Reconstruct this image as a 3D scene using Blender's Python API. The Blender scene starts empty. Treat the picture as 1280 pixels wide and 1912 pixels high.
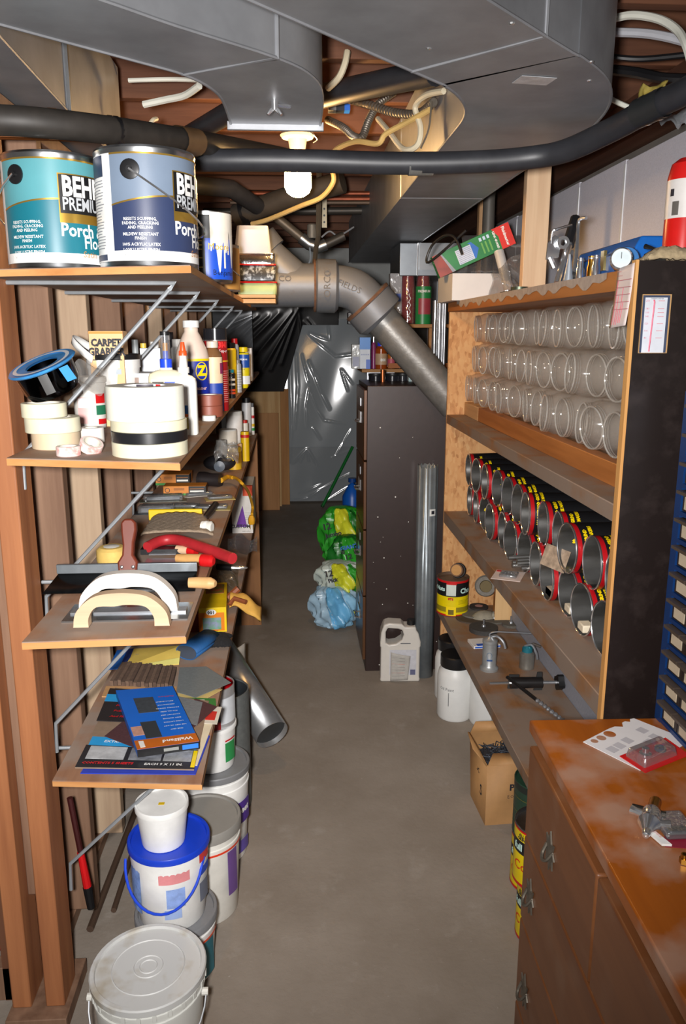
import bpy, math, random
from mathutils import Matrix, Vector
random.seed(7)
PI = math.pi
S = bpy.context.scene
COL = S.collection

# ------------------------------------------------------------------ camera
F_PX, W_PX, H_PX = 1480.0, 1280.0, 1912.0
CAM_H, PITCH, YAW = 1.544, math.radians(12.8), math.radians(3.5)
cd = bpy.data.cameras.new('camera')
cd.sensor_fit = 'VERTICAL'; cd.sensor_height = 36.0; cd.lens = F_PX / H_PX * 36.0
cd.clip_start = 0.02; cd.clip_end = 60
cam = bpy.data.objects.new('camera', cd); COL.objects.link(cam)
cam.location = (0, 0, CAM_H)
cam.rotation_euler = (PI / 2 - PITCH, 0, -YAW)
S.camera = cam

# ------------------------------------------------------------------ world, lights, exposure
w = bpy.data.worlds.new('world'); S.world = w; w.use_nodes = True
w.node_tree.nodes['Background'].inputs[0].default_value = (1.0, 0.92, 0.86, 1)
w.node_tree.nodes['Background'].inputs[1].default_value = 0.10
fl = bpy.data.lights.new('camera_flash', 'SPOT'); fl.shadow_soft_size = .035; fl.spot_size = math.radians(106); fl.spot_blend = 1.0; fl.energy = 330
fl.color = (1.0, 0.97, 0.95)
fl.use_nodes = True; _n = fl.node_tree; _f = _n.nodes.new('ShaderNodeLightFalloff'); _f.inputs['Strength'].default_value = 1.0; _f.inputs['Smooth'].default_value = 3.0
_n.links.new(_f.outputs['Quadratic'], _n.nodes['Emission'].inputs['Strength'])
flo = bpy.data.objects.new('camera_flash', fl); COL.objects.link(flo)
flo.location = (-0.068, -0.02, 1.56); flo.rotation_euler = (PI / 2 - math.radians(8), 0, math.radians(2.5))
S.view_settings.view_transform = 'Standard'; S.view_settings.look = 'None'
S.view_settings.gamma = 1.0; S.view_settings.use_curve_mapping = False
S.view_settings.exposure = 0.55
try:
    S.cycles.transparent_max_bounces = 72
    S.cycles.max_bounces = 8
    S.cycles.use_denoising = True
except Exception:
    pass

# ------------------------------------------------------------------ pixel -> place helpers (measured on the photograph)
_fw = Vector((math.sin(YAW) * math.cos(PITCH), math.cos(YAW) * math.cos(PITCH), -math.sin(PITCH)))
_rt = Vector((math.cos(YAW), -math.sin(YAW), 0)); _up = _rt.cross(_fw)
def at(px, py, X=None, Y=None, Z=None):
    d = _fw + _rt * ((px - 640) / F_PX) + _up * ((956 - py) / F_PX)
    t = X / d.x if X is not None else (Y / d.y if Y is not None else (Z - CAM_H) / d.z)
    return Vector((0, 0, CAM_H)) + d * t
def spx(p):                       # metres per pixel at a place
    return (Vector(p) - Vector((0, 0, CAM_H))).dot(_fw) / F_PX
def spot(cx, yb, Z, wpx, yt):     # upright round thing standing at height Z: x, y of its axis, radius, height
    p = at(cx, yb, Z=Z); s = spx(p); r = wpx * s / 2
    p2 = at(cx, yb, Y=p.y + r)
    x = at(cx, (yb + yt) / 2, Y=p.y + r * .4).x
    h = at(cx, yt, Y=p.y + r * .6).z - Z
    return x, p.y + r, r, h

# ------------------------------------------------------------------ materials (all procedural)
def lin(c):
    c = c.lstrip('#'); v = [int(c[i:i + 2], 16) / 255 for i in (0, 2, 4)]
    return [x / 12.92 if x <= .04045 else ((x + .055) / 1.055) ** 2.4 for x in v]
_MC = {}
def pm(col, rough=.5, metal=0.0, var=.1, scale=14, bump=0.0, stretch=(1, 1, 1), col2=None, spec=.5, coat=0.0, detail=4, sharp=None, bscale=None, emit=0):
    key = (col, rough, metal, var, scale, bump, stretch, col2, spec, coat, detail, sharp, bscale, emit)
    if key in _MC: return _MC[key]
    m = bpy.data.materials.new('mat_' + col.strip('#')); m.use_nodes = True
    nt = m.node_tree; b = nt.nodes['Principled BSDF']
    c1 = lin(col); c2 = lin(col2) if col2 else None
    tc = nt.nodes.new('ShaderNodeTexCoord'); mp = nt.nodes.new('ShaderNodeMapping'); nz = nt.nodes.new('ShaderNodeTexNoise')
    mp.inputs['Scale'].default_value = stretch
    nt.links.new(tc.outputs['Object'], mp.inputs['Vector']); nt.links.new(mp.outputs[0], nz.inputs['Vector'])
    nz.inputs['Scale'].default_value = scale; nz.inputs['Detail'].default_value = detail; nz.inputs['Roughness'].default_value = .6
    rp = nt.nodes.new('ShaderNodeValToRGB')
    if c2 is None:
        a = [x * (1 - var) for x in c1]; d = [min(1, x * (1 + var)) for x in c1]
    else:
        a, d = c1, c2
    lo, hi = sharp if sharp else (.3, .7)
    rp.color_ramp.elements[0].position = lo; rp.color_ramp.elements[0].color = (*a, 1)
    rp.color_ramp.elements[1].position = hi; rp.color_ramp.elements[1].color = (*d, 1)
    nt.links.new(nz.outputs['Fac'], rp.inputs[0]); nt.links.new(rp.outputs[0], b.inputs['Base Color'])
    b.inputs['Roughness'].default_value = rough; b.inputs['Metallic'].default_value = metal
    b.inputs['Specular IOR Level'].default_value = spec; b.inputs['Coat Weight'].default_value = coat
    if bump:
        n2 = nz
        if bscale:
            n2 = nt.nodes.new('ShaderNodeTexNoise'); n2.inputs['Scale'].default_value = bscale; n2.inputs['Detail'].default_value = 3
            nt.links.new(mp.outputs[0], n2.inputs['Vector'])
        bp = nt.nodes.new('ShaderNodeBump'); bp.inputs['Strength'].default_value = min(1, bump); bp.inputs['Distance'].default_value = .004
        nt.links.new(n2.outputs['Fac'], bp.inputs['Height']); nt.links.new(bp.outputs[0], b.inputs['Normal'])
    if emit:
        b.inputs['Emission Color'].default_value = (*c1, 1); b.inputs['Emission Strength'].default_value = emit
    _MC[key] = m
    return m
def wood(c1, c2, axis='y', scale=7, rough=.65, bump=.25, dust=None):
    st = {'x': (.06, 1, 1), 'y': (1, .06, 1), 'z': (1, 1, .06)}[axis]
    m = pm(c1, rough, 0, .1, scale * 4, bump, st, c2, .35, 0, 5, (.32, .68))
    if dust is None: return m
    key = ('dust', m.name, dust)
    if key in _MC: return _MC[key]
    m = m.copy(); nt = m.node_tree; b = nt.nodes['Principled BSDF']
    base = b.inputs['Base Color'].links[0].from_socket
    nz = nt.nodes.new('ShaderNodeTexNoise'); nz.inputs['Scale'].default_value = 9; nz.inputs['Detail'].default_value = 6
    tc = nt.nodes.new('ShaderNodeTexCoord'); nt.links.new(tc.outputs['Object'], nz.inputs['Vector'])
    rp = nt.nodes.new('ShaderNodeValToRGB'); rp.color_ramp.elements[0].position = dust[2] if len(dust) > 2 else .45
    rp.color_ramp.elements[1].position = (dust[2] if len(dust) > 2 else .45) + .2
    mx = nt.nodes.new('ShaderNodeMix'); mx.data_type = 'RGBA'
    ml = nt.nodes.new('ShaderNodeMath'); ml.operation = 'MULTIPLY'; ml.inputs[1].default_value = dust[1]
    nt.links.new(nz.outputs['Fac'], rp.inputs[0]); nt.links.new(rp.outputs[0], ml.inputs[0]); nt.links.new(ml.outputs[0], mx.inputs[0])
    nt.links.new(base, mx.inputs[6]); mx.inputs[7].default_value = (*lin(dust[0]), 1)
    nt.links.new(mx.outputs[2], b.inputs['Base Color'])
    _MC[key] = m
    return m
def film(col, rough=.12, tint=.9, fac=.12, bump=0.0, diff=0.0):      # clear plastic: transparent + Fresnel gloss (+ a little milky diffuse)
    key = ('film', col, rough, tint, fac, bump, diff)
    if key in _MC: return _MC[key]
    m = bpy.data.materials.new('mat_film'); m.use_nodes = True; nt = m.node_tree; nt.nodes.remove(nt.nodes['Principled BSDF'])
    out = nt.nodes['Material Output']
    tr = nt.nodes.new('ShaderNodeBsdfTransparent'); tr.inputs[0].default_value = (*[tint * (.65 + .35 * x) for x in lin(col)], 1)
    gl = nt.nodes.new('ShaderNodeBsdfGlossy'); gl.inputs['Roughness'].default_value = rough; gl.inputs[0].default_value = (1, 1, 1, 1)
    lw = nt.nodes.new('ShaderNodeLayerWeight'); lw.inputs[0].default_value = .5; fr = nt.nodes.new('ShaderNodeMath'); fr.operation = 'POWER'; fr.inputs[1].default_value = 4.0; nt.links.new(lw.outputs['Facing'], fr.inputs[0])
    ad = nt.nodes.new('ShaderNodeMath'); ad.operation = 'MULTIPLY_ADD'; ad.inputs[1].default_value = .45; ad.inputs[2].default_value = fac; ad.use_clamp = True
    nt.links.new(fr.outputs[0], ad.inputs[0])
    mx = nt.nodes.new('ShaderNodeMixShader'); nt.links.new(ad.outputs[0], mx.inputs[0])
    src = tr.outputs[0]
    if diff:
        df = nt.nodes.new('ShaderNodeBsdfDiffuse'); df.inputs[0].default_value = (*lin(col), 1)
        m2 = nt.nodes.new('ShaderNodeMixShader'); m2.inputs[0].default_value = diff
        nt.links.new(tr.outputs[0], m2.inputs[1]); nt.links.new(df.outputs[0], m2.inputs[2]); src = m2.outputs[0]
    nt.links.new(src, mx.inputs[1]); nt.links.new(gl.outputs[0], mx.inputs[2]); nt.links.new(mx.outputs[0], out.inputs[0])
    if bump:
        nz = nt.nodes.new('ShaderNodeTexNoise'); nz.inputs['Scale'].default_value = 30
        bp = nt.nodes.new('ShaderNodeBump'); bp.inputs['Strength'].default_value = bump; bp.inputs['Distance'].default_value = .01
        tc = nt.nodes.new('ShaderNodeTexCoord'); nt.links.new(tc.outputs['Object'], nz.inputs['Vector'])
        nt.links.new(nz.outputs['Fac'], bp.inputs['Height']); nt.links.new(bp.outputs[0], gl.inputs['Normal'])
    _MC[key] = m
    return m
def osb():
    if 'osb' in _MC: return _MC['osb']
    m = bpy.data.materials.new('mat_osb'); m.use_nodes = True; nt = m.node_tree; b = nt.nodes['Principled BSDF']
    tc = nt.nodes.new('ShaderNodeTexCoord'); mp = nt.nodes.new('ShaderNodeMapping'); mp.inputs['Rotation'].default_value = (.3, .5, .6); mp.inputs['Scale'].default_value = (1, 1, .45)
    v = nt.nodes.new('ShaderNodeTexVoronoi'); v.inputs['Scale'].default_value = 95
    nz = nt.nodes.new('ShaderNodeTexNoise'); nz.inputs['Scale'].default_value = 22; nz.inputs['Detail'].default_value = 5
    nt.links.new(tc.outputs['Object'], mp.inputs[0]); nt.links.new(mp.outputs[0], v.inputs['Vector']); nt.links.new(tc.outputs['Object'], nz.inputs['Vector'])
    sp = nt.nodes.new('ShaderNodeSeparateColor'); nt.links.new(v.outputs['Color'], sp.inputs[0])
    ad = nt.nodes.new('ShaderNodeMath'); ad.operation = 'MULTIPLY_ADD'; ad.inputs[1].default_value = .38; nt.links.new(sp.outputs[0], ad.inputs[0])
    ml = nt.nodes.new('ShaderNodeMath'); ml.operation = 'MULTIPLY'; ml.inputs[1].default_value = .6; nt.links.new(nz.outputs['Fac'], ml.inputs[0]); nt.links.new(ml.outputs[0], ad.inputs[2])
    rp = nt.nodes.new('ShaderNodeValToRGB'); e = rp.color_ramp.elements
    e[0].position = .2; e[0].color = (*lin('#9a6434'), 1); e[1].position = .8; e[1].color = (*lin('#c99c68'), 1)
    k = e.new(.45); k.color = (*lin('#c08c58'), 1)
    nt.links.new(ad.outputs[0], rp.inputs[0]); nt.links.new(rp.outputs[0], b.inputs['Base Color']); b.inputs['Roughness'].default_value = .7
    _MC['osb'] = m
    return m

# ------------------------------------------------------------------ mesh helpers
class MB:
    def __init__(s): s.v = []; s.f = []; s.m = []
    def add(s, vs, fs, mi=0):
        o = len(s.v); s.v += [tuple(p) for p in vs]; s.f += [tuple(i + o for i in q) for q in fs]; s.m += [mi] * len(fs); return s
    def box(s, x0, x1, y0, y1, z0, z1, mi=0):
        return s.add([(x0, y0, z0), (x1, y0, z0), (x1, y1, z0), (x0, y1, z0), (x0, y0, z1), (x1, y0, z1), (x1, y1, z1), (x0, y1, z1)],
                     [(0, 3, 2, 1), (4, 5, 6, 7), (0, 1, 5, 4), (1, 2, 6, 5), (2, 3, 7, 6), (3, 0, 4, 7)], mi)
    def lathe(s, prof, n=24, mi=0, c=(0, 0, 0), a0=0, a1=2 * PI):
        full = abs(a1 - a0 - 2 * PI) < 1e-6; k = n if full else n + 1; vs = []; fs = []
        for r, z in prof:
            for i in range(k):
                a = a0 + (a1 - a0) * i / n; vs.append((c[0] + r * math.sin(a), c[1] - r * math.cos(a), c[2] + z))
        for j in range(len(prof) - 1):
            for i in range(n):
                i2 = (i + 1) % k; fs.append((j * k + i, j * k + i2, (j + 1) * k + i2, (j + 1) * k + i))
        return s.add(vs, fs, mi)
    def tube(s, pts, r, n=8, mi=0, caps=True, close=False):
        pts = [Vector(p) for p in pts]; N = len(pts); rs = r if isinstance(r, (list, tuple)) else [r] * N; vs = []; fs = []
        up = None
        for i, p in enumerate(pts):
            if close: t = pts[(i + 1) % N] - pts[i - 1]
            else: t = pts[min(i + 1, N - 1)] - pts[max(i - 1, 0)]
            t.normalize()
            if up is None:
                up = Vector((0, 0, 1)) if abs(t.z) < .9 else Vector((1, 0, 0))
            u = t.cross(up).normalized(); vv = u.cross(t).normalized(); up = vv
            for k in range(n):
                a = 2 * PI * k / n; vs.append(p + (u * math.cos(a) + vv * math.sin(a)) * rs[i])
        L = N if close else N - 1
        for i in range(L):
            j = (i + 1) % N
            for k in range(n):
                k2 = (k + 1) % n; fs.append((i * n + k, i * n + k2, j * n + k2, j * n + k))
        if caps and not close: fs.append(tuple(range(n))[::-1]); fs.append(tuple((N - 1) * n + k for k in range(n)))
        return s.add(vs, fs, mi)
    def cyl(s, p0, p1, r0, r1=None, n=18, mi=0): return s.tube([p0, p1], [r0, r0 if r1 is None else r1], n, mi)
    def prism(s, poly, z0, z1, mi=0, M=None):
        n = len(poly); vs = [Vector((x, y, z0)) for x, y in poly] + [Vector((x, y, z1)) for x, y in poly]
        if M is not None: vs = [M @ p for p in vs]
        return s.add(vs, [tuple(range(n))[::-1], tuple(range(n, 2 * n))] + [(i, (i + 1) % n, n + (i + 1) % n, n + i) for i in range(n)], mi)
    def grid(s, fn, nu, nv, mi=0):
        vs = [fn(i / nu, j / nv) for j in range(nv + 1) for i in range(nu + 1)]
        return s.add(vs, [(j * (nu + 1) + i, j * (nu + 1) + i + 1, (j + 1) * (nu + 1) + i + 1, (j + 1) * (nu + 1) + i) for j in range(nv) for i in range(nu)], mi)
    def strip(s, L, R, mi=0):      # quad strip between two polylines
        n = len(L); return s.add(list(L) + list(R), [(i, i + 1, n + i + 1, n + i) for i in range(n - 1)], mi)
    def xf(s, M):
        s.v = [tuple(M @ Vector(p)) for p in s.v]; return s
    def build(s, name, mat, parent=None, bev=0, smooth=True, solid=0, ang=35):
        me = bpy.data.meshes.new(name); me.from_pydata(s.v, [], s.f)
        for mm in (mat if isinstance(mat, (list, tuple)) else [mat]): me.materials.append(mm)
        me.polygons.foreach_set('material_index', s.m)
        if smooth:
            me.polygons.foreach_set('use_smooth', [True] * len(me.polygons))
            try: me.set_sharp_from_angle(angle=math.radians(ang))
            except Exception: pass
        me.validate(); me.update()
        o = bpy.data.objects.new(name, me); COL.objects.link(o)
        if parent is not None: o.parent = parent
        if bev:
            b = o.modifiers.new('bevel', 'BEVEL'); b.width = bev; b.segments = 2; b.limit_method = 'ANGLE'; b.angle_limit = math.radians(40)
        if solid:
            b = o.modifiers.new('solid', 'SOLIDIFY'); b.thickness = solid; b.offset = 0
        return o
def bx(x0, x1, y0, y1, z0, z1): return MB().box(x0, x1, y0, y1, z0, z1)
def tag(o, label, cat, group=None):
    o['label'] = label; o['category'] = cat
    if group: o['group'] = group
    return o
def T(name, label, cat, loc=(0, 0, 0), rot=(0, 0, 0), group=None):
    o = bpy.data.objects.new(name, None); COL.objects.link(o); o.empty_display_size = .03
    o.location = loc; o.rotation_euler = rot
    return tag(o, label, cat, group)
def put(o, loc=(0, 0, 0), rot=(0, 0, 0)):
    o.location = loc; o.rotation_euler = rot; return o
def struct(o): o['kind'] = 'structure'; return o
def dup(root, loc, rot=None, label=None):
    r = root.copy(); COL.objects.link(r); r.location = loc
    if rot is not None: r.rotation_euler = rot
    if label: r['label'] = label
    for ch in list(root.children):
        c = ch.copy(); COL.objects.link(c); c.parent = r
        for g in list(ch.children):
            d = g.copy(); COL.objects.link(d); d.parent = c
    return r
_FC = {}
def text(parent, s, size, mat, M=None, bend=None, bold=0.0, name='lettering', xs=1.0, align='CENTER'):
    cu = bpy.data.curves.new('lettering', 'FONT'); cu.body = s; cu.size = size; cu.resolution_u = 2 if size >= .02 else 1; cu.align_x = align; cu.align_y = 'CENTER'; cu.offset = bold
    o = bpy.data.objects.new('tmp', cu); me = bpy.data.meshes.new_from_object(o); bpy.data.objects.remove(o); bpy.data.curves.remove(cu)
    for v in me.vertices: v.co.x *= xs
    if bend:                                   # (radius, angle, z): wrapped round a can, angle 0 faces the viewer
        R, a0, z = bend
        for v in me.vertices:
            a = a0 + v.co.x / R; v.co = Vector((R * math.sin(a), -R * math.cos(a), z + v.co.y))
    elif M is not None:
        me.transform(M)
    me.materials.append(mat); me.name = name
    ob = bpy.data.objects.new(name, me); COL.objects.link(ob); ob.parent = parent
    return ob
def RX(a): return Matrix.Rotation(a, 4, 'X')
def RY(a): return Matrix.Rotation(a, 4, 'Y')
def RZ(a): return Matrix.Rotation(a, 4, 'Z')
def TR(x, y, z): return Matrix.Translation((x, y, z))
FRONT = RX(PI / 2)                       # text facing -Y
LEFT = RZ(-PI / 2) @ RX(PI / 2)          # text facing -X
RIGHT = RZ(PI / 2) @ RX(PI / 2)          # text facing +X
def wrap(parent, name, mat, r, z0, z1, a0, a1, n=14, off=.0006):     # a label patch round a can; z0 / z1 may depend on the angle
    b = MB(); f0 = z0 if callable(z0) else (lambda a: z0); f1 = z1 if callable(z1) else (lambda a: z1)
    R = r + off; A = [a0 + (a1 - a0) * i / n for i in range(n + 1)]
    b.strip([(R * math.sin(a), -R * math.cos(a), f1(a)) for a in A][::-1], [(R * math.sin(a), -R * math.cos(a), f0(a)) for a in A][::-1])
    return b.build(name, mat, parent)
def D(x): return math.radians(x)
def catmull(pts, k=6):
    P = [Vector(p) for p in pts]; out = []
    for i in range(len(P) - 1):
        p0 = P[max(i - 1, 0)]; p1 = P[i]; p2 = P[i + 1]; p3 = P[min(i + 2, len(P) - 1)]
        for j in range(k):
            t = j / k
            out.append(.5 * ((2 * p1) + (p2 - p0) * t + (2 * p0 - 5 * p1 + 4 * p2 - p3) * t * t + (3 * p1 - p0 - 3 * p2 + p3) * t ** 3))
    return out + [P[-1]]
ORD = ['first', 'second', 'third', 'fourth', 'fifth', 'sixth', 'seventh', 'eighth', 'ninth', 'tenth', 'eleventh', 'twelfth', 'thirteenth', 'fourteenth', 'fifteenth', 'sixteenth']

# shared looks
WHITE = pm('#e9e9e6', .35); OFFWH = pm('#dcdad2', .45); BLACK = pm('#161618', .4); STEEL = pm('#a6a8ac', .32, .75, .08, 40)
CHROME = pm('#eef0f2', .18, .93, .02); BRASS = pm('#b98a3a', .3, 1.0); TIN = pm('#b4b6b8', .28, 1.0, .1, 30); RED = pm('#c01418', .4); YEL = pm('#f0d000', .45)
GALV = pm('#95979b', .45, .5, .14, 9, .12, (1, 1, 1)); INK = pm('#22222a', .6); GOLD = pm('#c9a24a', .3, .8); PAPER = pm('#e4e0d8', .7)
# ================================================================== the setting
# floor: one concrete slab
def floor_mat():
    m = bpy.data.materials.new('mat_concrete'); m.use_nodes = True; nt = m.node_tree; b = nt.nodes['Principled BSDF']
    tc = nt.nodes.new('ShaderNodeTexCoord')
    def nz(sc, det, lo, hi, c0, c1):
        n = nt.nodes.new('ShaderNodeTexNoise'); n.inputs['Scale'].default_value = sc; n.inputs['Detail'].default_value = det; n.inputs['Roughness'].default_value = .65
        nt.links.new(tc.outputs['Object'], n.inputs['Vector']); r = nt.nodes.new('ShaderNodeValToRGB')
        r.color_ramp.elements[0].position = lo; r.color_ramp.elements[0].color = (*c0, 1); r.color_ramp.elements[1].position = hi; r.color_ramp.elements[1].color = (*c1, 1)
        nt.links.new(n.outputs['Fac'], r.inputs[0]); return n, r
    n1, r1 = nz(2.2, 6, .3, .7, lin('#84796d'), lin('#9a9085'))
    n2, r2 = nz(7, 7, .58, .70, (0, 0, 0), (.5, .5, .5))
    n3, r3 = nz(60, 3, .70, .76, (0, 0, 0), (.4, .4, .4))
    def mix(a, f, c):
        x = nt.nodes.new('ShaderNodeMix'); x.data_type = 'RGBA'; nt.links.new(f, x.inputs[0]); nt.links.new(a, x.inputs[6]); x.inputs[7].default_value = (*lin(c), 1); return x.outputs[2]
    o = mix(r1.outputs[0], r2.outputs[0], '#a39b92'); o = mix(o, r3.outputs[0], '#c4beb6')
    nt.links.new(o, b.inputs['Base Color']); b.inputs['Roughness'].default_value = .72; b.inputs['Specular IOR Level'].default_value = .3
    bp = nt.nodes.new('ShaderNodeBump'); bp.inputs['Strength'].default_value = .25; bp.inputs['Distance'].default_value = .004
    nt.links.new(n3.outputs['Fac'], bp.inputs['Height']); nt.links.new(bp.outputs[0], b.inputs['Normal'])
    return m
struct(bx(-2.2, 1.6, -1.5, 7.7, -.12, 0).build('floor', floor_mat()))

# ceiling: subfloor boards on joists that run across the aisle
SUBW = wood('#5a3f2e', '#785a42', 'x', 5); JOW = wood('#543424', '#724a34', 'x', 6, .7)
ceil = struct(bx(-2.2, 1.5, -.4, 7.6, 2.46, 2.48).build('ceiling', SUBW))
jb = bx(-2.2, 1.5, -.019, .019, 2.255, 2.455); jo = None
y = .32
while y < 7.4:
    if jo is None: jo = jb.build('joist', JOW, ceil, bev=.003); jo.location.y = y
    else:
        c = jo.copy(); COL.objects.link(c); c.parent = ceil; c.location.y = y
    y += .405
pb = bx(-2.2, 1.5, 0, .13, 2.455, 2.462).build('subfloor_board', SUBW, ceil); pb.location.y = -.3
for k in range(1, 57):
    c = pb.copy(); COL.objects.link(c); c.parent = ceil; c.location.y = -.3 + .137 * k; c.location.z = random.uniform(-.002, .001)

# left stud wall: sheathing behind, plate, studs
STUDA = wood('#8e5838', '#ab7048', 'z', 6, .6); STUDB = wood('#6f5240', '#8d6e58', 'z', 6, .7); STUDC = wood('#a58b72', '#bda488', 'z', 6, .65)
wl = struct(bx(-.70, -.665, 1.62, 7.3, 0.0, 1.985).build('wall_left', wood('#4a2c1c', '#6b4530', 'z', 4, .8)))
bx(-.665, -.530, 1.520, 1.70, .0005, .038).build('sill_plate', STUDB, wl, bev=.002); bx(-.665, -.60, 1.702, 6.0, .0005, .038).build('sill_plate', STUDB, wl, bev=.002)
bx(-.66, -.55, 1.556, 6.0, 1.952, 1.988).build('top_plate', STUDB, wl, bev=.002)
sd = [('stud', STUDA, 1.556, 1.645, -.585, -.542), ('stud', STUDA, 1.556, 1.645, -.66, -.617)]
for n, m, y0, y1, x0, x1 in sd: bx(x0, x1, y0, y1, .038, 1.952).build(n, m, wl, bev=.003)
bx(-.617, -.585, 1.60, 1.69, .30, 1.95).build('spacer_block', STUDB, wl, bev=.002)
for k, yy in enumerate([1.87, 2.2, 2.62, 3.03, 3.43, 3.84, 4.25, 4.66, 5.1, 5.5]):
    bx(-.64, -.545, yy, yy + .038, .038, 1.952).build('stud', [STUDB, STUDC, STUDB, STUDB, STUDC][k % 5], wl, bev=.003)
for k in range(7):       # sheathing boards between the studs
    yy = 1.66 + k * .62
    bx(-.668, -.652, yy, yy + .6, .04, 1.95).build('sheathing_board', wood('#51301f', '#74492f', 'z', 5, .75), wl)

# right wall: foam insulation panels with pale taped seams
wr = struct(bx(1.12, 1.2, .9, 7.6, 0, 2.12).build('wall_right', pm('#77726c', .8, 0, .15, 6, .2)))
FOAM = pm('#dadae4', .6, 0, .08, 260, .15)
for k in range(12):
    y0 = 1.40 + k * .425
    bx(1.075, 1.118, y0, y0 + .421, .9, 2.085 + .006 * math.sin(k * 2.1)).build('insulation_panel', FOAM, wr, bev=.002)
    bx(1.072, 1.0752, y0 - .006, y0 + .008, .9, 2.07).build('seam_tape', pm('#dfe2e4', .4), wr)
bx(1.05, 1.2, .9, 7.6, 2.13, 2.25).build('sill_beam', wood('#4b2d20', '#63402c', 'y', 5, .8), wr)

# back wall: concrete
wb = struct(bx(-2.2, 1.6, 7.48, 7.68, 0, 2.45).build('wall_back', pm('#b4b6b4', .8, 0, .12, 3, .2)))
bx(-1.0, 1.5, 7.42, 7.48, 0, .48).build('footing', pm('#6d6658', .85, 0, .25, 5, .3), wb)

# dressing of the back wall: black sheet, clear sheet, each with its own creases
def sheet(name, x0, x1, z0, z1, y, mat, label, creases, nu, nv, wob=.012, hs=.9, lean=0, cut=None, ws=1.0):
    segs = []
    for pts, w_, h_ in creases:
        P_ = [at(px, py, Y=y) for px, py in pts]
        for a, b in zip(P_[:-1], P_[1:]): segs.append((a.x, a.z, b.x, b.z, w_ * ws, h_))
    def fn(u, v):
        x = x0 + (x1 - x0) * u; z = z0 + (z1 - z0) * v; d = 0
        if cut: z = max(z, cut(x))
        for ax, az, bx_, bz, w_, h_ in segs:
            ux, uz = bx_ - ax, bz - az; L = ux * ux + uz * uz + 1e-9; t_ = max(0, min(1, ((x - ax) * ux + (z - az) * uz) / L))
            q = math.hypot(x - ax - ux * t_, z - az - uz * t_) / w_
            if q < 2.2: d = max(d, hs * w_ * max(0, 1 - q / 2.2) ** 1.6 * (.35 + .65 * math.sin(PI * (.12 + .76 * t_))))
        return (x, y - d - wob * (math.sin(x * 7 + z * 2.3) + .5 * math.sin(x * 15 - z * 6)) * .5 - wob + lean * (z1 - z), z)
    return tag(MB().grid(fn, nu, nv).build(name, mat, None, ang=80), label, 'plastic sheet')
BLKF = pm('#0d0d10', .3, 0, .1, 30, spec=1.0)
sheet('black_sheet', -.62, .36, 1.06, 1.80, 6.55, BLKF, 'black plastic sheet hung in slanting folds behind the far left shelves',
      [([(557, 577), (488, 692)], .018, .05), ([(552, 583), (505, 692)], .012, .04), ([(545, 583), (470, 672)], .02, .05), ([(556, 585), (525, 680)], .012, .035), ([(557, 577), (566, 640)], .012, .04), ([(520, 585), (455, 650)], .02, .045), ([(500, 590), (440, 640)], .02, .045), ([(480, 590), (430, 625)], .018, .04), ([(566, 600), (600, 628)], .01, .03), ([(575, 595), (610, 640)], .01, .03)], 150, 110, .02, .6, .22, lambda x: 1.06 if x < -.09 else (1.06 + (x + .09) / .16 * .54 if x < .07 else 1.60))
CLR = film('#bcc4ca', .11, .97, .035, 0, .5)
sheet('clear_sheet', -.26, 1.05, .02, 1.66, 7.28, CLR, 'clear plastic sheet draped over the far concrete wall down to the floor',
      [([(540, 660), (545, 790), (540, 860)], .014, .03), ([(552, 660), (556, 720), (550, 800)], .012, .03), ([(563, 662), (575, 712)], .01, .03), ([(577, 725), (571, 760), (573, 795)], .012, .04), ([(577, 725), (592, 765), (604, 783), (642, 790)], .011, .035), ([(576, 674), (588, 703), (600, 735), (614, 762)], .014, .035), ([(576, 674), (596, 708)], .01, .03), ([(636, 690), (648, 728)], .011, .04), ([(638, 690), (657, 716)], .009, .03), ([(584, 798), (597, 817)], .012, .035), ([(572, 836), (547, 862)], .012, .035), ([(572, 836), (560, 860)], .01, .035), ([(573, 836), (576, 858)], .01, .035), ([(574, 836), (592, 866)], .012, .035), ([(577, 625), (625, 665), (690, 658)], .012, .035), ([(577, 622), (612, 634)], .012, .03), ([(612, 610), (615, 634)], .01, .03), ([(655, 800), (640, 825), (625, 850)], .012, .03), ([(650, 840), (618, 852)], .01, .03), ([(530, 935), (575, 925), (600, 908), (652, 882)], .014, .04), ([(560, 918), (600, 900)], .012, .03), ([(610, 930), (650, 905)], .012, .03)], 190, 240, .01, .55, -.06, None, .75)
sheet('translucent_sheet', -.66, -.30, 1.30, 1.78, 6.0, pm('#6d7176', .25, .2, .1, 20), 'silvery translucent sheet sagging behind the far end of the bottle shelf',
      [([(478, 590), (400, 640)], .02, .05), ([(470, 590), (395, 620)], .02, .05), ([(480, 600), (430, 650)], .018, .05), ([(482, 610), (455, 660)], .015, .05), ([(478, 640), (470, 670)], .015, .04)], 70, 70, .02, .7, .2)

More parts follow.
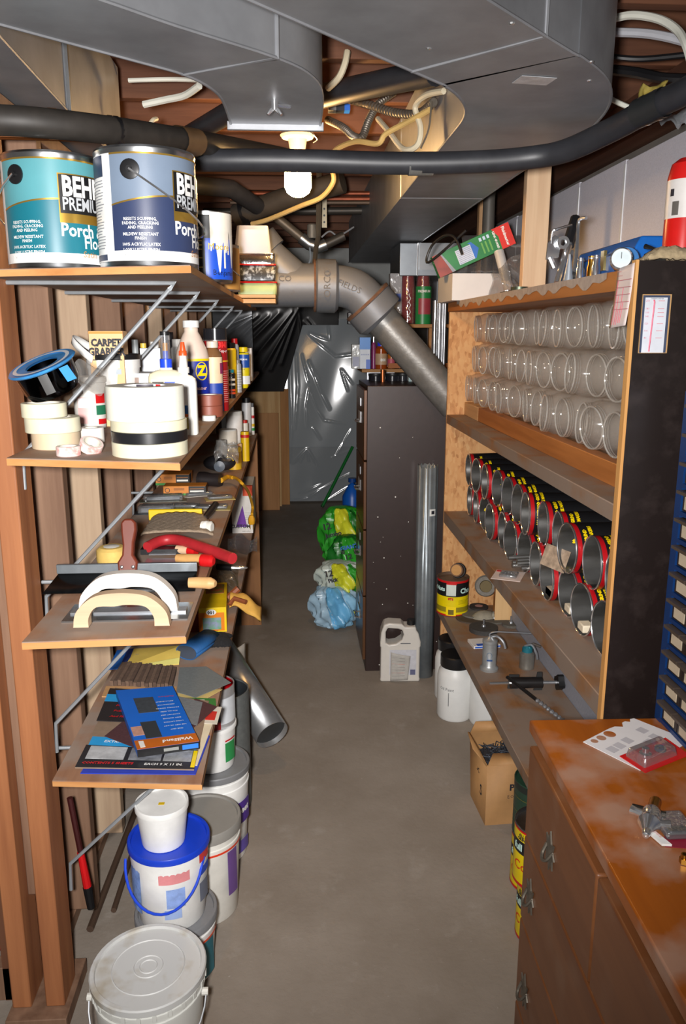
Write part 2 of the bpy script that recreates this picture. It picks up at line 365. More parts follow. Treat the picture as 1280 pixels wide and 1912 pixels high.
# plywood and boards leaning near the back left
def leaner(name, px0, px1, pyb, pyt, Y, th, mat, label, tilt=.03, cat='board'):
    a = at(px0, pyb, Y=Y); b_ = at(px1, pyb, Y=Y); t = at(px0, pyt, Y=Y + tilt)
    o = bx(0, b_.x - a.x, 0, th, 0, t.z).build(name, mat, None, bev=.002)
    o.location = (a.x, Y, .0); o.rotation_euler = (-math.atan2(tilt, t.z), 0, 0)
    return tag(o, label, cat)
PLY = wood('#b98c54', '#d6b07a', 'z', 5, .6, .15)
leaner('plywood_sheet', 440, 526, 941, 690, 7.05, .018, PLY, 'tall plywood sheet standing on edge beside the clear plastic', .12, 'plywood')
leaner('plywood_offcut', 462, 522, 948, 770, 6.9, .016, wood('#a8733f', '#c08a55', 'z', 5, .6), 'shorter darker plywood piece in front of the tall plywood sheet', .1, 'plywood')
leaner('narrow_board', 523, 541, 933, 725, 7.12, .019, wood('#a06c3a', '#bb8850', 'z', 5), 'narrow upright board between the plywood and the clear plastic', .1)

# ================================================================== ducts and pipes overhead
def duct(name, L, R, z0, z1, label, mat, seams=(), cap=True, lip=True):
    t = T(name, label, 'duct')
    L = [(p.x, p.y) for p in catmull([(x, y, 0) for x, y in L], 4)]; R = [(p.x, p.y) for p in catmull([(x, y, 0) for x, y in R], 4)]; seams = [4 * i for i in seams]
    b = MB(); n = len(L)
    P = lambda e, z: [(x, y, z) for x, y in e]
    b.strip(P(R, z0), P(L, z0)); b.strip(P(L, z1), P(R, z1)); b.strip(P(L, z0), P(L, z1)); b.strip(P(R, z1), P(R, z0))
    if cap:
        for i in (0, n - 1): b.add([(*L[i], z0), (*R[i], z0), (*R[i], z1), (*L[i], z1)], [(0, 1, 2, 3)])
    b.build('duct_body', mat, t, ang=25)
    for i in seams:
        q = MB(); q.tube([(*L[i], z1), (*L[i], z0), (*R[i], z0), (*R[i], z1)], .0045, 6)
        q.build('standing_seam', GALV, t)
    if lip:
        for e in (L, R):
            q = MB().tube([(x, y, z0) for x, y in e], .003, 6); q.build('folded_edge', GALV, t)
    return t
ZB = 1.994
DL = [(-.46, .80), (.217, 1.53), (.285, 1.605), (.33, 1.68), (.36, 1.76), (.374, 1.85), (.375, 2.0), (.375, 2.36), (.375, 2.88), (.375, 5.5)]
DR = [(-.28, .62), (.40, 1.35), (.49, 1.44), (.575, 1.55), (.635, 1.68), (.668, 1.82), (.68, 2.0), (.662, 2.36), (.66, 2.88), (.66, 5.5)]
big = duct('trunk_duct', DL, DR, ZB, 2.253, 'wide galvanized duct bending overhead and running back along the ceiling', GALV, (1, 8))
AL = [(-.76, 1.05), (-.445, 1.337), (-.26, 1.505), (-.19, 1.572), (-.15, 1.65), (-.134, 1.74), (-.132, 1.92)]
AR = [(-.56, .97), (-.28, 1.23), (-.17, 1.34), (-.02, 1.476), (.04, 1.57), (.063, 1.69), (.066, 1.92)]
da = duct('branch_duct', AL, AR, ZB, 2.25, 'galvanized elbow duct ending just above the bulb, wing nut underneath', GALV, (3, 6))
q = MB(); q.box(-.14, .074, 1.915, 1.925, ZB - .012, ZB + .006); q.build('end_flange', GALV, da, bev=.001)
# damper stem with wing nut under the elbow
p = at(512, 190, Z=ZB); wn = MB()
wn.tube([p + Vector((.03, .03, -.002)), p + Vector((0, 0, -.006))], .004, 8); wn.cyl(p + Vector((0, 0, 0)), p + Vector((0, 0, -.016)), .008)
for s_ in (-1, 1): wn.tube([p + Vector((0, 0, -.01)), p + Vector((s_ * .008, -.004, -.018)), p + Vector((s_ * .014, -.008, -.026))], [.004, .005, .003], 8)
wn.build('wing_nut', CHROME, da)
# foil tape patch and paper-clean patch on the big elbow
p = at(997, 150, Z=ZB - .001); pt = bx(-.034, .034, -.022, .022, 0, .0008).build('foil_tape', pm('#d4d8dc', .3, .45, .2, 40, .4), big); put(pt, p - Vector((0, 0, .0008)), (0, 0, D(8)))
# small screws on the elbow
for px, py in ((955, 43), (800, 90), (1103, 115), (1100, 150)):
    p = at(px, py, Z=ZB); put(MB().lathe([(0, -.003), (.004, -.002), (.005, 0)], 8).build('screw', CHROME, big), p)
# transition duct at the far left
t = T('transition_duct', 'squared duct box at upper left glowing amber on its side', 'duct')
b = MB(); z0, z1 = 2.0, 2.25
poly = [(-1.3, 1.37), (-.456, 1.37), (-.470, 1.86), (-.470, 2.42), (-1.3, 2.42)]
b.prism(poly, z0, z1); b.build('duct_body', GALV, t, ang=20)
for a_, c_ in ((1, 2), (2, 3)): MB().tube([(*poly[a_], z0), (*poly[c_], z0)], .003, 6).build('folded_edge', GALV, t)
MB().tube([(-.466, 1.856, z0), (-.466, 1.856, z1)], .005, 6).build('standing_seam', pm('#c9cbcd', .3, .9), t)

PIPEB = pm('#2b2c30', .45, 0, .2, 20); PIPEBR = pm('#4a4038', .5, .2, .25, 14)
# black pipe crossing the aisle
pts = catmull([at(345, 300, Y=2.02), at(420, 299, Y=2.0), at(560, 300, Y=1.99), at(740, 305, Y=1.985), at(900, 302, Y=1.97), at(1000, 293, Y=1.95), at(1060, 280, Y=1.90), at(1140, 243, Y=1.80), at(1210, 205, Y=1.70), at(1290, 165, Y=1.60), at(1400, 110, Y=1.5)], 5)
t = T('drain_pipe', 'long black pipe crossing the aisle under the ducts', 'pipe'); MB().tube(pts, .0255, 16).build('pipe', PIPEB, t)
def sleeve(t, name, pts, r, mat): MB().tube(pts, r, 16, caps=False).build(name, mat, t)
sleeve(t, 'foil_tape', [at(762, 306, Y=1.985), at(808, 306, Y=1.984)], .0264, pm('#aeb2b0', .25, .8, .1, 40, .2))
sleeve(t, 'coupling', [at(1190, 213, Y=1.722), at(1240, 190, Y=1.66)], .0285, pm('#4a4d4f', .35, .7, .1))
for px, py, yy in ((1203, 207, 1.708), (1226, 197, 1.68)):
    a_ = at(px, py, Y=yy); b_ = at(px + 5, py - 2.4, Y=yy - .006); sleeve(t, 'hose_clamp', [a_, b_], .0295, CHROME)
# second black pipe higher up between the ducts
tag(MB().tube([at(560, 190, Y=2.55), at(640, 170, Y=2.4), at(760, 145, Y=2.2), at(812, 135, Y=2.11)], .032, 14).build('black_pipe', PIPEB, None), 'black pipe slanting up behind the big duct elbow', 'pipe')
# pipes at upper left behind the paint cans
t = T('drain_pipe', 'dark pipe with tan strapping above the paint cans', 'pipe')
MB().tube(catmull([at(-60, 222, Y=1.475), at(60, 228, Y=1.49), at(200, 243, Y=1.58), at(340, 262, Y=1.80), at(440, 276, Y=2.2), at(560, 298, Y=2.6)], 5), .0245, 16).build('pipe', pm('#2e2a26', .55, .1, .3, 18), t); t.children[0].name = 'pipe'
sleeve(t, 'coupling', [at(330, 261, Y=1.78), at(365, 266, Y=1.865)], .028, pm('#6d5236', .5, .2, .2))
sleeve(t, 'strap', [at(92, 231, Y=1.507), at(104, 232, Y=1.514)], .0255, pm('#7a5230', .6, .3))
sleeve(t, 'strap', [at(205, 244, Y=1.586), at(215, 245, Y=1.6)], .0262, BLACK)
tag(MB().tube(catmull([at(-60, 250, Y=1.62), at(100, 254, Y=1.66), at(250, 262, Y=1.80), at(330, 275, Y=2.0)], 5), .009, 10).build('copper_pipe', pm('#7c4a26', .45, .7, .25, 20), None), 'thin coppery pipe running under the dark strapped pipe', 'pipe')
tag(MB().tube([at(350, 255, Y=2.75), at(436, 205, Y=2.5), at(520, 170, Y=2.3)], .03, 14).build('black_pipe', PIPEB, None), 'short black pipe rising behind the left elbow duct', 'pipe')
# far ceiling pipes behind the bulb
t = T('waste_pipe', 'dusty dark pipe slanting behind the bulb toward the left', 'pipe')
MB().tube([at(440, 402, Y=3.7), at(530, 372, Y=3.6), at(640, 340, Y=3.5)], .045, 14).build('pipe', pm('#3a332b', .7, 0, .3, 12), t); sleeve(t, 'hanger_strap', [at(452, 398, Y=3.69), at(464, 394, Y=3.68)], .05, BLACK)
tag(MB().tube([at(355, 345, Y=3.3), at(430, 352, Y=3.4), at(480, 385, Y=3.6)], .035, 12).build('black_pipe', PIPEB, None), 'black pipe angling down behind the drippy paint can', 'pipe')
for k, (py, r, mt_, lb) in enumerate(((361, .010, pm('#8b4a30', .4, .6, .2, 30), 'upper of the thin copper pipes strung across the far ceiling'), (371, .010, pm('#9a5238', .4, .6, .2, 30), 'middle copper pipe strung across the far ceiling'), (378, .011, pm('#5b4a3c', .5, .5), 'lowest brownish pipe strung across the far ceiling'))):
    tag(MB().tube([at(430, py, Y=4.1), at(720, py, Y=4.05)], r, 10).build('copper_pipe', mt_, None), lb, 'pipe')
tag(MB().tube([at(380, 396, Y=4.5), at(700, 393, Y=4.5)], .02, 12).build('steel_pipe', pm('#4b4640', .5, .5), None), 'dark steel pipe across the ceiling behind the copper ones', 'pipe')
# valve assembly
t = T('valve_assembly', 'steel pipes meeting at a union with a small motor on top', 'valve')
MB().tube([at(512, 403, Y=3.75), at(572, 452, Y=3.75)], .021, 12).build('pipe', pm('#5d564c', .5, .4), t)
MB().tube([at(605, 458, Y=3.75), at(642, 440, Y=3.75)], .021, 12).build('pipe', pm('#3b3834', .5, .3), t)
MB().tube([at(562, 444, Y=3.75), at(577, 456, Y=3.75), at(594, 462, Y=3.75), at(608, 456, Y=3.75)], .027, 12).build('union_fitting', pm('#8b8f92', .35, .9), t)
c_ = at(582, 436, Y=3.75); MB().lathe([(0, -.02), (.022, -.02), (.022, .035), (.018, .04), (0, .04)], 14).build('actuator', pm('#67655f', .5, .2), t).location = c_
MB().tube(catmull([at(578, 462, Y=3.72), at(579, 485, Y=3.72), at(570, 502, Y=3.72)], 5), .004, 6).build('wire', pm('#6f7a86', .4), t)
MB().tube(catmull([at(600, 443, Y=3.74), at(615, 432, Y=3.74), at(632, 440, Y=3.76), at(660, 424, Y=3.8)], 5), .004, 6).build('wire', pm('#7a8088', .4), t)
# perforated strap
t = T('hanger_strap', 'perforated metal hanger strap hanging from the ceiling behind the bulb', 'strap')
a_ = at(605, 385, Y=4.0); b_ = at(600, 425, Y=4.0); MB().box(a_.x - .012, a_.x + .012, 4.0, 4.002, b_.z, 2.255).build('strap', pm('#8d8470', .45, .7), t)
for k in range(3): MB().cyl((a_.x, 3.9985, b_.z + .025 + .03 * k), (a_.x, 3.9999, b_.z + .025 + .03 * k), .005, n=10).build('hole', BLACK, t)
t = T('hanger_strap', 'perforated metal strap running down to the cast iron pipe', 'strap')
a_ = at(590, 462, Y=3.7); b_ = at(586, 500, Y=3.55); MB().tube([Vector((at(594, 440, Y=3.75).x, 3.56, 2.256)), at(594, 440, Y=3.75), a_, b_], .011, 4).build('strap', pm('#7d7466', .5, .6), t)

# cast-iron soil pipe
IRON = pm('#75787d', .5, .3, .15, 16, .2, col2='#6a5c50', sharp=(.6, .9))
t = T('soil_pipe', 'grey cast iron soil pipe with wye fitting, elbow and long slanting run', 'pipe')
YP = 3.352
A = at(425, 533, Y=YP); B = at(587, 533, Y=YP); C = at(640, 535, Y=YP); E1 = at(690, 562, Y=YP); Fp = at(700, 580, Y=YP); G = at(850, 756, Y=YP)
MB().tube([A, B], .086, 22).build('pipe', IRON, t)
MB().tube([at(494, 475, Y=YP), at(520, 500, Y=YP), at(560, 530, Y=YP)], [.075, .078, .07], 18).build('wye_branch', IRON, t)
MB().tube([at(478, 458, Y=YP), at(499, 480, Y=YP)], [.098, .092], 18).build('branch_hub', IRON, t)
MB().tube([at(586, 534, Y=YP), at(592, 534, Y=YP), at(625, 535, Y=YP), at(630, 535, Y=YP)], [.09, .106, .106, .092], 22).build('hub', IRON, t)
MB().tube(catmull([at(620, 534, Y=YP), at(645, 536, Y=YP), at(668, 546, Y=YP), at(690, 568, Y=YP), at(703, 585, Y=YP)], 5), .082, 22).build('elbow', IRON, t)
MB().tube([at(684, 563, Y=YP), at(688, 567, Y=YP), at(708, 591, Y=YP), at(712, 595, Y=YP)], [.09, .108, .108, .092], 22).build('hub', IRON, t)
RUST = pm('#6b4c38', .8, .1, .3, 40)
MB().tube([at(683.5, 562, Y=YP), at(687, 566, Y=YP)], .110, 22, caps=False).build('rust_ring', RUST, t)
MB().tube([at(585, 534, Y=YP), at(589, 534, Y=YP)], .104, 22, caps=False).build('rust_ring', RUST, t)
MB().tube([at(706, 590, Y=YP), G], .071, 22).build('slanting_pipe', pm('#85837f', .42, .5, .15, 30, .3), t)
dd = pm('#55504a', .6, .3)
text(t, 'ORCO', .038, dd, TR(*(at(611, 528, Y=YP - .107))) @ RX(PI / 2) @ RZ(PI / 2))
text(t, 'FIELDS', .034, dd, TR(*(at(652, 535, Y=YP - .086))) @ RX(PI / 2) @ RZ(D(-22)))
text(t, 'CO', .034, dd, TR(*(at(532, 520, Y=YP - .0875))) @ RX(PI / 2))

# wires and flexible conduit between the ducts
NM = pm('#c9bda2', .5, 0, .08); NMW = pm('#d8d8cc', .45, 0, .05)
def wire(pp, r, mat, label, name='cable', n=8, cat='cable'):
    return tag(MB().tube(catmull(pp, 6), r, n).build(name, mat, None), label, cat)
wire([at(828, 170, Y=2.05), at(795, 178, Y=2.12), at(775, 200, Y=2.18), at(785, 240, Y=2.16), at(778, 272, Y=2.16), at(752, 278, Y=2.2), at(725, 245, Y=2.3), at(705, 222, Y=2.4)], .0076, NM, 'tan flat cable looping between the big duct and joist')
wire([at(802, 205, Y=2.13), at(760, 228, Y=2.2), at(720, 250, Y=2.26), at(705, 268, Y=2.28), at(665, 264, Y=2.35), at(632, 276, Y=2.45), at(618, 290, Y=2.5)], .0074, pm('#c8a666', .5), 'yellowish cable running from the loop toward the bulb holder')
wire([at(648, 96, Y=2.25), at(643, 120, Y=2.24), at(632, 145, Y=2.25), at(612, 165, Y=2.3)], .0085, NM, 'pale cable dropping behind the left elbow duct near the top')
def flex(pp, r, label):
    P = catmull(pp, 26); rr = [r * (1.0 + .16 * math.sin(i * 2.1)) for i in range(len(P))]
    return tag(MB().tube(P, rr, 10).build('flexible_conduit', pm('#6a6258', .45, .5, .2, 30), None), label, 'conduit')
flex([at(735, 172, Y=2.62), at(705, 195, Y=2.58), at(688, 225, Y=2.55), at(676, 255, Y=2.52), at(660, 255, Y=2.55), at(640, 238, Y=2.6), at(612, 224, Y=2.7)], .011, 'ribbed metal conduit bending in a v below the joist')
flex([at(645, 184, Y=2.66), at(690, 196, Y=2.5), at(735, 210, Y=2.38), at(780, 212, Y=2.26), at(810, 190, Y=2.15)], .011, 'ribbed metal conduit sagging across behind the tan cable loop')
tag(MB().tube(catmull([at(805, 190, Y=2.13), at(800, 240, Y=2.12), at(785, 277, Y=2.14)], 5), .0025, 6).build('thin_wire', pm('#5b5348', .5), None), 'thin dark wire hanging beside the big duct wall', 'wire')
t = T('junction_box', 'small metal electrical box with a blue side on a joist', 'electrical box')
a_ = at(612, 210, Y=2.69); b_ = at(652, 187, Y=2.69)
bx(a_.x, a_.x + .024, 2.66, 2.70, a_.z, b_.z).build('metal_plate', pm('#a8aaa8', .35, .8), t); bx(a_.x + .024, a_.x + .05, 2.665, 2.70, a_.z, b_.z).build('box_body', pm('#151a26', .5), t)
bx(a_.x + .05, b_.x, 2.66, 2.70, a_.z, b_.z).build('blue_side', pm('#1d63c8', .4), t)
# left and right ceiling cables
wire([at(268, 195, Y=2.3), at(310, 186, Y=2.28), at(345, 178, Y=2.25), at(372, 160, Y=2.2)], .009, NMW, 'white cable curving below the left elbow duct')
wire([at(240, 150, Y=2.42), at(330, 148, Y=2.4), at(400, 152, Y=2.4)], .006, NMW, 'thin white cable strung straight along a joist at left')
wire([at(275, 238, Y=2.3), at(285, 225, Y=2.3), at(292, 222, Y=2.32)], .006, NM, 'short cable stub poking up behind the strapped pipe')
wire([at(1140, 36, Y=1.9), at(1180, 28, Y=1.86), at(1230, 36, Y=1.82), at(1265, 58, Y=1.78), at(1282, 90, Y=1.74), at(1292, 130, Y=1.74)], .0085, NMW, 'white cable arching at the top right corner')
wire([at(1140, 60, Y=1.95), at(1200, 62, Y=1.9), at(1250, 70, Y=1.85), at(1300, 84, Y=1.8)], .0095, pm('#b9bac0', .45), 'flat grey white cable below the arching one at top right')
wire([at(1140, 106, Y=2.05), at(1200, 110, Y=2.02), at(1300, 100, Y=1.95)], .007, BLACK, 'thin black cable along a joist at top right')
wire([at(1140, 130, Y=2.1), at(1190, 136, Y=2.05), at(1240, 146, Y=2.0), at(1310, 148, Y=1.95)], .012, BLACK, 'thick black cable just above the black pipe at right')
wire([at(1120, 172, Y=2.15), at(1150, 190, Y=2.12), at(1185, 205, Y=2.1)], .006, NMW, 'short white cable dipping behind the black pipe at right')
wire([at(620, 318, Y=3.0), at(622, 340, Y=3.0), at(600, 368, Y=3.05), at(560, 385, Y=3.1), at(500, 410, Y=3.2), at(470, 418, Y=3.25)], .009, pm('#9a8a60', .5), 'tan cable drooping past the bulb to the left')
wire([at(870, 430, Y=3.0), at(800, 490, Y=3.1), at(805, 460, Y=3.1), at(830, 440, Y=3.05), at(850, 445, Y=3.0), at(862, 475, Y=2.98)], .005, BLACK, 'thin black cable coiled above the green box')
# scrap of yellow insulation on the black pipe
t_ = MB().grid(lambda u, v: (lambda p: (p.x, p.y + .01 * math.sin(9 * u) * math.sin(5 * v), p.z))(at(1200 + 46 * u - 12 * v, 155 + 38 * v + 8 * math.sin(4 * u), Y=1.74)), 10, 10)
tag(t_.build('insulation_scrap', pm('#8a7a34', .8, 0, .3, 30, .3), None, solid=.006), 'scrap of yellow insulation stuffed above the black pipe at right', 'insulation')
t_ = MB().grid(lambda u, v: (lambda p: (p.x, p.y + .015 * math.sin(7 * u + 3 * v), p.z + .01 * math.sin(12 * u)))(at(1235 + 70 * u, 205 + 30 * v, Y=1.95)), 12, 8)
tag(t_.build('plastic_scrap', film('#c4ccd2', .15, .9, .15, .4, .3), None), 'crumpled clear plastic above the insulation panels at far right', 'plastic scrap')

# bulb in a porcelain holder
t = T('ceiling_lamp', 'glowing bare bulb in a white porcelain ceiling holder', 'lamp', at(555, 258, Y=2.75))
MB().lathe([(0, .02), (.05, .02), (.056, .008), (.05, 0), (.03, -.004), (.026, -.03), (.022, -.045), (0, -.045)], 28).build('porcelain_holder', pm('#e8e2d2', .25), t)
MB().lathe([(0, .02), (.05, .02), (.05, .10), (0, .10)], 8).build('electrical_box', GALV, t)
bm = bpy.data.materials.new('mat_bulb'); bm.use_nodes = True; nt = bm.node_tree; nt.nodes.remove(nt.nodes['Principled BSDF'])
em = nt.nodes.new('ShaderNodeEmission'); em.inputs[0].default_value = (1.0, .58, .22, 1); em.inputs[1].default_value = 92; nt.links.new(em.outputs[0], nt.nodes['Material Output'].inputs[0])
MB().lathe([(0, -.178), (.02, -.176), (.036, -.165), (.043, -.15), (.043, -.105), (.036, -.085), (.016, -.07), (.014, -.045)], 24).build('bulb', bm, t)
MB().tube(catmull([(.035, -.04, .012), (.05, -.05, .0), (.062, -.04, -.012), (.05, -.03, -.02)], 4), .0015, 5).build('pull_chain', CHROME, t)
# ================================================================== left shelves
S1, S2, S3, S4 = 1.653, 1.334, 1.040, .642
SHW = wood('#87614a', '#a37c60', 'y', 5, .7, .15, dust=('#94877c', .8, .38)); EDGE = wood('#b57a45', '#d09a62', 'x', 6, .65)
def shelf(x0, x1, yn, yf, z, label, yl=None, th=.013):
    yl = yn if yl is None else yl           # near edge may run askew
    t = T('plywood_shelf', label, 'shelf', group='plywood shelves on wire brackets')
    MB().prism([(x0, yl), (x1, yn), (x1, yf), (x0, yf)], z - th, z).build('board', SHW, t)
    e = .0012
    MB().add([(x0, yl - e, z - th), (x1 + e, yn - e, z - th), (x1 + e, yn - e, z - .0015), (x0, yl - e, z - .0015)], [(0, 1, 2, 3)]).build('cut_edge', EDGE, t)
    MB().add([(x1 + e, yn - e, z - th), (x1 + e, yf, z - th), (x1 + e, yf, z - .0015), (x1 + e, yn - e, z - .0015)], [(0, 1, 2, 3)]).build('cut_edge', wood('#9a6a40', '#b5824f', 'y', 6), t)
shelf(-.540, -.17, 1.393, 3.81, S1, 'topmost plywood shelf carrying the paint cans', 1.51)
shelf(-.492, -.19, 1.305, 4.40, S2, 'plywood shelf of tape rolls, glue and bottles', 1.375)
shelf(-.458, -.19, 1.281, 4.05, S3, 'dusty plywood shelf of trowels and drywall knives', 1.27)
shelf(-.508, -.20, 1.473, 4.0, S4, 'lowest plywood shelf piled with sandpaper packs', 1.505)
ROD = pm('#9fa4a8', .4, .45, .1, 30)
def bracket(y, zs, lab, drop=.33, xf=-.225):
    t = T('wire_bracket', lab, 'bracket', group='bent wire shelf brackets')
    z = zs - .0175
    MB().tube([(-.543, y, z), (-.26, y, z), (xf, y, z), (xf - .012, y, z - .012), (-.54, y, z - drop), (-.543, y, z - drop - .07)], .0042, 8).build('rod', ROD, t)
for k, y in enumerate((1.60, 2.0, 2.5, 3.13, 3.66)):
    bracket(y, S1, 'bent wire bracket under the paint can shelf, %s from the camera' % ORD[k])
for k, y in enumerate((1.665, 2.62, 3.45)): bracket(y, S2, 'bent wire bracket under the bottle shelf, %s from the camera' % ORD[k])
for k, y in enumerate((1.655, 2.62)): bracket(y, S3, 'bent wire bracket under the trowel shelf, %s from the camera' % ORD[k])
for k, y in enumerate((1.67, 2.62)): bracket(y, S4, 'bent wire bracket under the sandpaper shelf, %s from the camera' % ORD[k], .30)

# ---- paint cans
def paint_can(loc, rotz, r, h, up, lo, plaque_a, label, ear_a, bail_side, strip=(-80, -42, -32)):
    t = T('paint_can', label, 'paint can', loc, (0, 0, rotz))
    MB().lathe([(0, .003), (r - .004, .003), (r - .001, 0), (r + .001, .003), (r, .006), (r, h - .008), (r + .0015, h - .004), (r, h), (r - .004, h), (r - .008, h - .008), (r - .02, h - .008), (r - .022, h - .004), (0, h - .004)], 48).build('can_body', TIN, t)
    s0, s1, s2 = [D(x) for x in strip]; zt, zb, zm = h - .012, .011, h * .58
    curve = lambda a: h * .52 + .016 * math.sin(min(PI / 2, (a - s2) * 1.1))
    wrap(t, 'lower_label', pm(lo, .38, 0, .05), r, zb + .017, curve, s2, D(150), 40)
    wrap(t, 'upper_label', pm(up, .38, 0, .05), r, curve, zt, s2, D(150), 40)
    wrap(t, 'white_band', WHITE, r, zb, zb + .017, s2, D(150), 40)
    wrap(t, 'gold_line', GOLD, r, lambda a: curve(a) - .0016, lambda a: curve(a) + .0012, s2, D(150), 40, off=.0011)
    wrap(t, 'gold_rim_line', GOLD, r, zt - .003, zt, s2, D(150), 30, off=.0012)
    side = wrap(t, 'text_panel', WHITE, r, zb, zt, s0 - D(60), s2, 24)
    wrap(side, 'heading_bar', pm('#27324f' if lo == '#2f3a5a' else '#1f5c6c', .45), r, zt - .036, zt - .002, s0 - D(60), s1 - D(2), 14, off=.0012)
    wrap(side, 'footer_bar', pm('#27324f', .45), r, zb + .002, zb + .012, s0 - D(60), s1 - D(2), 14, off=.0012)
    for k in range(24):
        z = zt - .043 - k * (zt - zb - .06) / 24
        wrap(side, 'print_line', pm('#8d9096', .6), r, z, z + .0016, s0 - D(50), s1 - D(2 + 9 * random.random()), 8, off=.0012)
    a = D(plaque_a); pw = 1.0
    wrap(t, 'gold_plaque', GOLD, r, h * .40, h * .815, a, a + pw + D(3), 16, off=.0010)
    pl = wrap(t, 'brand_plaque', BLACK, r, h * .48, h * .805, a + D(1.2), a + pw, 16, off=.0016)
    text(pl, 'BEHR', .046, WHITE, bend=(r + .0028, a + .07, h * .70), bold=.0016, xs=.72, align='LEFT')
    text(pl, 'PREMIUM', .030, pm('#b8bcc0', .4), bend=(r + .0028, a + .06, h * .555), bold=.0006, xs=.72, align='LEFT')
    text(t, 'Porch &', .031, WHITE, bend=(r + .002, a, h * .335), bold=.0007, xs=.85, align='LEFT')
    text(t, 'Floor', .030, WHITE, bend=(r + .002, a + D(26), h * .235), bold=.0005, xs=.85, align='LEFT')
    text(t, 'Satin', .016, pm('#b8803a', .5), bend=(r + .002, a + D(24), h * .135), align='LEFT')
    c = a - D(39)
    for z, s_ in ((.40, 'RESISTS SCUFFING,'), (.365, 'FADING, CRACKING'), (.33, 'AND PEELING'), (.275, 'MILDEW RESISTANT'), (.24, 'FINISH'), (.19, '100% ACRYLIC LATEX'), (.145, 'LOW LUSTRE FINISH')):
        text(t, s_, .0072, WHITE, bend=(r + .002, c, h * z), bold=.0001, xs=.95)
    text(t, 'INTERIOR - EXTERIOR', .010, WHITE, bend=(r + .002, c + D(4), h * .095), bold=.0003, xs=.95)
    ea = D(ear_a); ep = (r * math.sin(ea), -r * math.cos(ea)); en = Vector((math.sin(ea), -math.cos(ea), 0))
    p0 = Vector((*ep, h * .80)); e_ = MB(); e_.tube([p0, p0 + en * .003, p0 + en * .0045], [.0165, .0165, .012], 20); e_.tube([p0 + en * .004, p0 + en * .008], .005, 10)
    e_.build('bail_ear', BLACK, t)
    pts = []
    for i in range(11):                       # wire bail hanging round the front
        q_ = i / 10; aa = ea + bail_side * q_ * D(150); rr = r + .008 + .006 * math.sin(PI * q_)
        pts.append((rr * math.sin(aa), -rr * math.cos(aa), h * .80 - math.sin(min(1, q_ * 1.15) * PI * .5) * .095))
    MB().tube(pts, .0018, 6).build('bail_wire', CHROME, t)
    return t
def on(px, py, z): p = at(px, py, Z=z); return p
p1 = on(92, 499, S1); p2 = on(272, 494, S1)
cr, ch = .0875, .198
paint_can((-.437, 1.585, S1), D(0), cr, ch, '#56969e', '#176c7c', 20, 'teal paint can at the left end of the top shelf', -28, -1, (-95, -66, -55))
paint_can((-.260, 1.535, S1), D(0), cr, ch, '#707f92', '#2f3a5a', 40, 'slate blue paint can beside the teal one on the top shelf', -7, 1)
# drippy can
x, y, r, h = spot(383, 527, S1, 66, 372)
t = T('paint_can', 'dark blue paint can with white drips behind the slate blue one', 'paint can', (x, y, S1)); r = .056; h = .15
MB().lathe([(0, .003), (r - .002, 0), (r, .004), (r, h - .004), (r + .001, h), (r - .006, h), (r - .008, h - .006), (0, h - .006)], 36).build('can_body', TIN, t)
wrap(t, 'black_label', BLACK, r, .006, h - .008, D(-120), D(15), 20); wrap(t, 'blue_label', pm('#1c4fc0', .35), r, .006, h * .62, D(2), D(100), 20, off=.0012)
wrap(t, 'paint_drips', pm('#efe6d6', .3), r, lambda a: h * (.45 + .32 * math.sin(a * 13) * math.cos(a * 5.3)), h - .002, D(14), D(110), 60, off=.0020)
for k, (a, z) in enumerate(((20, .55), (33, .28), (46, .2), (58, .4))): wrap(t, 'paint_drip', pm('#efe6d6', .3), r, h * z, h * .8, D(a), D(a + 5), 3, off=.0022)
text(t, 'Benjamin', .017, BLACK, bend=(r + .003, D(48), .020)); text(t, 'Moore', .02, pm('#d8b020', .4), bend=(r + .003, D(35), .075))
for z in (.086, .077, .068, .05, .03): wrap(t, 'print_line', pm('#b09040', .5), r, z, z + .0025, D(-30), D(-4), 6, off=.0011)
# tan can behind
x, y, r, h = spot(412, 545, S1, 34, 425); t = T('paint_can', 'tan labelled quart can behind the drippy can', 'paint can', (x, y, S1)); r = .05; h = .125
MB().lathe([(0, 0), (r, .002), (r, h - .003), (r + .001, h), (r - .006, h), (0, h - .006)], 30).build('can_body', TIN, t); wrap(t, 'label', pm('#b5803c', .5), r, .006, h - .008, D(-110), D(110), 24)
MB().tube([(r * math.sin(a), -r * math.cos(a) - .006, .075 - .03 * math.sin((a - .3) * 1.4)) for a in [.3 + i * .2 for i in range(9)]], .0015, 6).build('bail_wire', CHROME, t)
# black bottle
x, y, r, h = spot(434, 560, S1, 22, 432); t = T('bottle', 'black plastic bottle between the tan can and the paint trays', 'bottle', (x, y, S1))
MB().lathe([(0, 0), (.03, .001), (.033, .006), (.033, .09), (.026, .11), (.014, .12), (0, .12)], 24).build('bottle_body', BLACK, t); MB().lathe([(0, .12), (.016, .12), (.016, .14), (0, .14)], 16).build('cap', BLACK, t); wrap(t, 'warning_label', RED, .033, .03, .045, D(10), D(70))
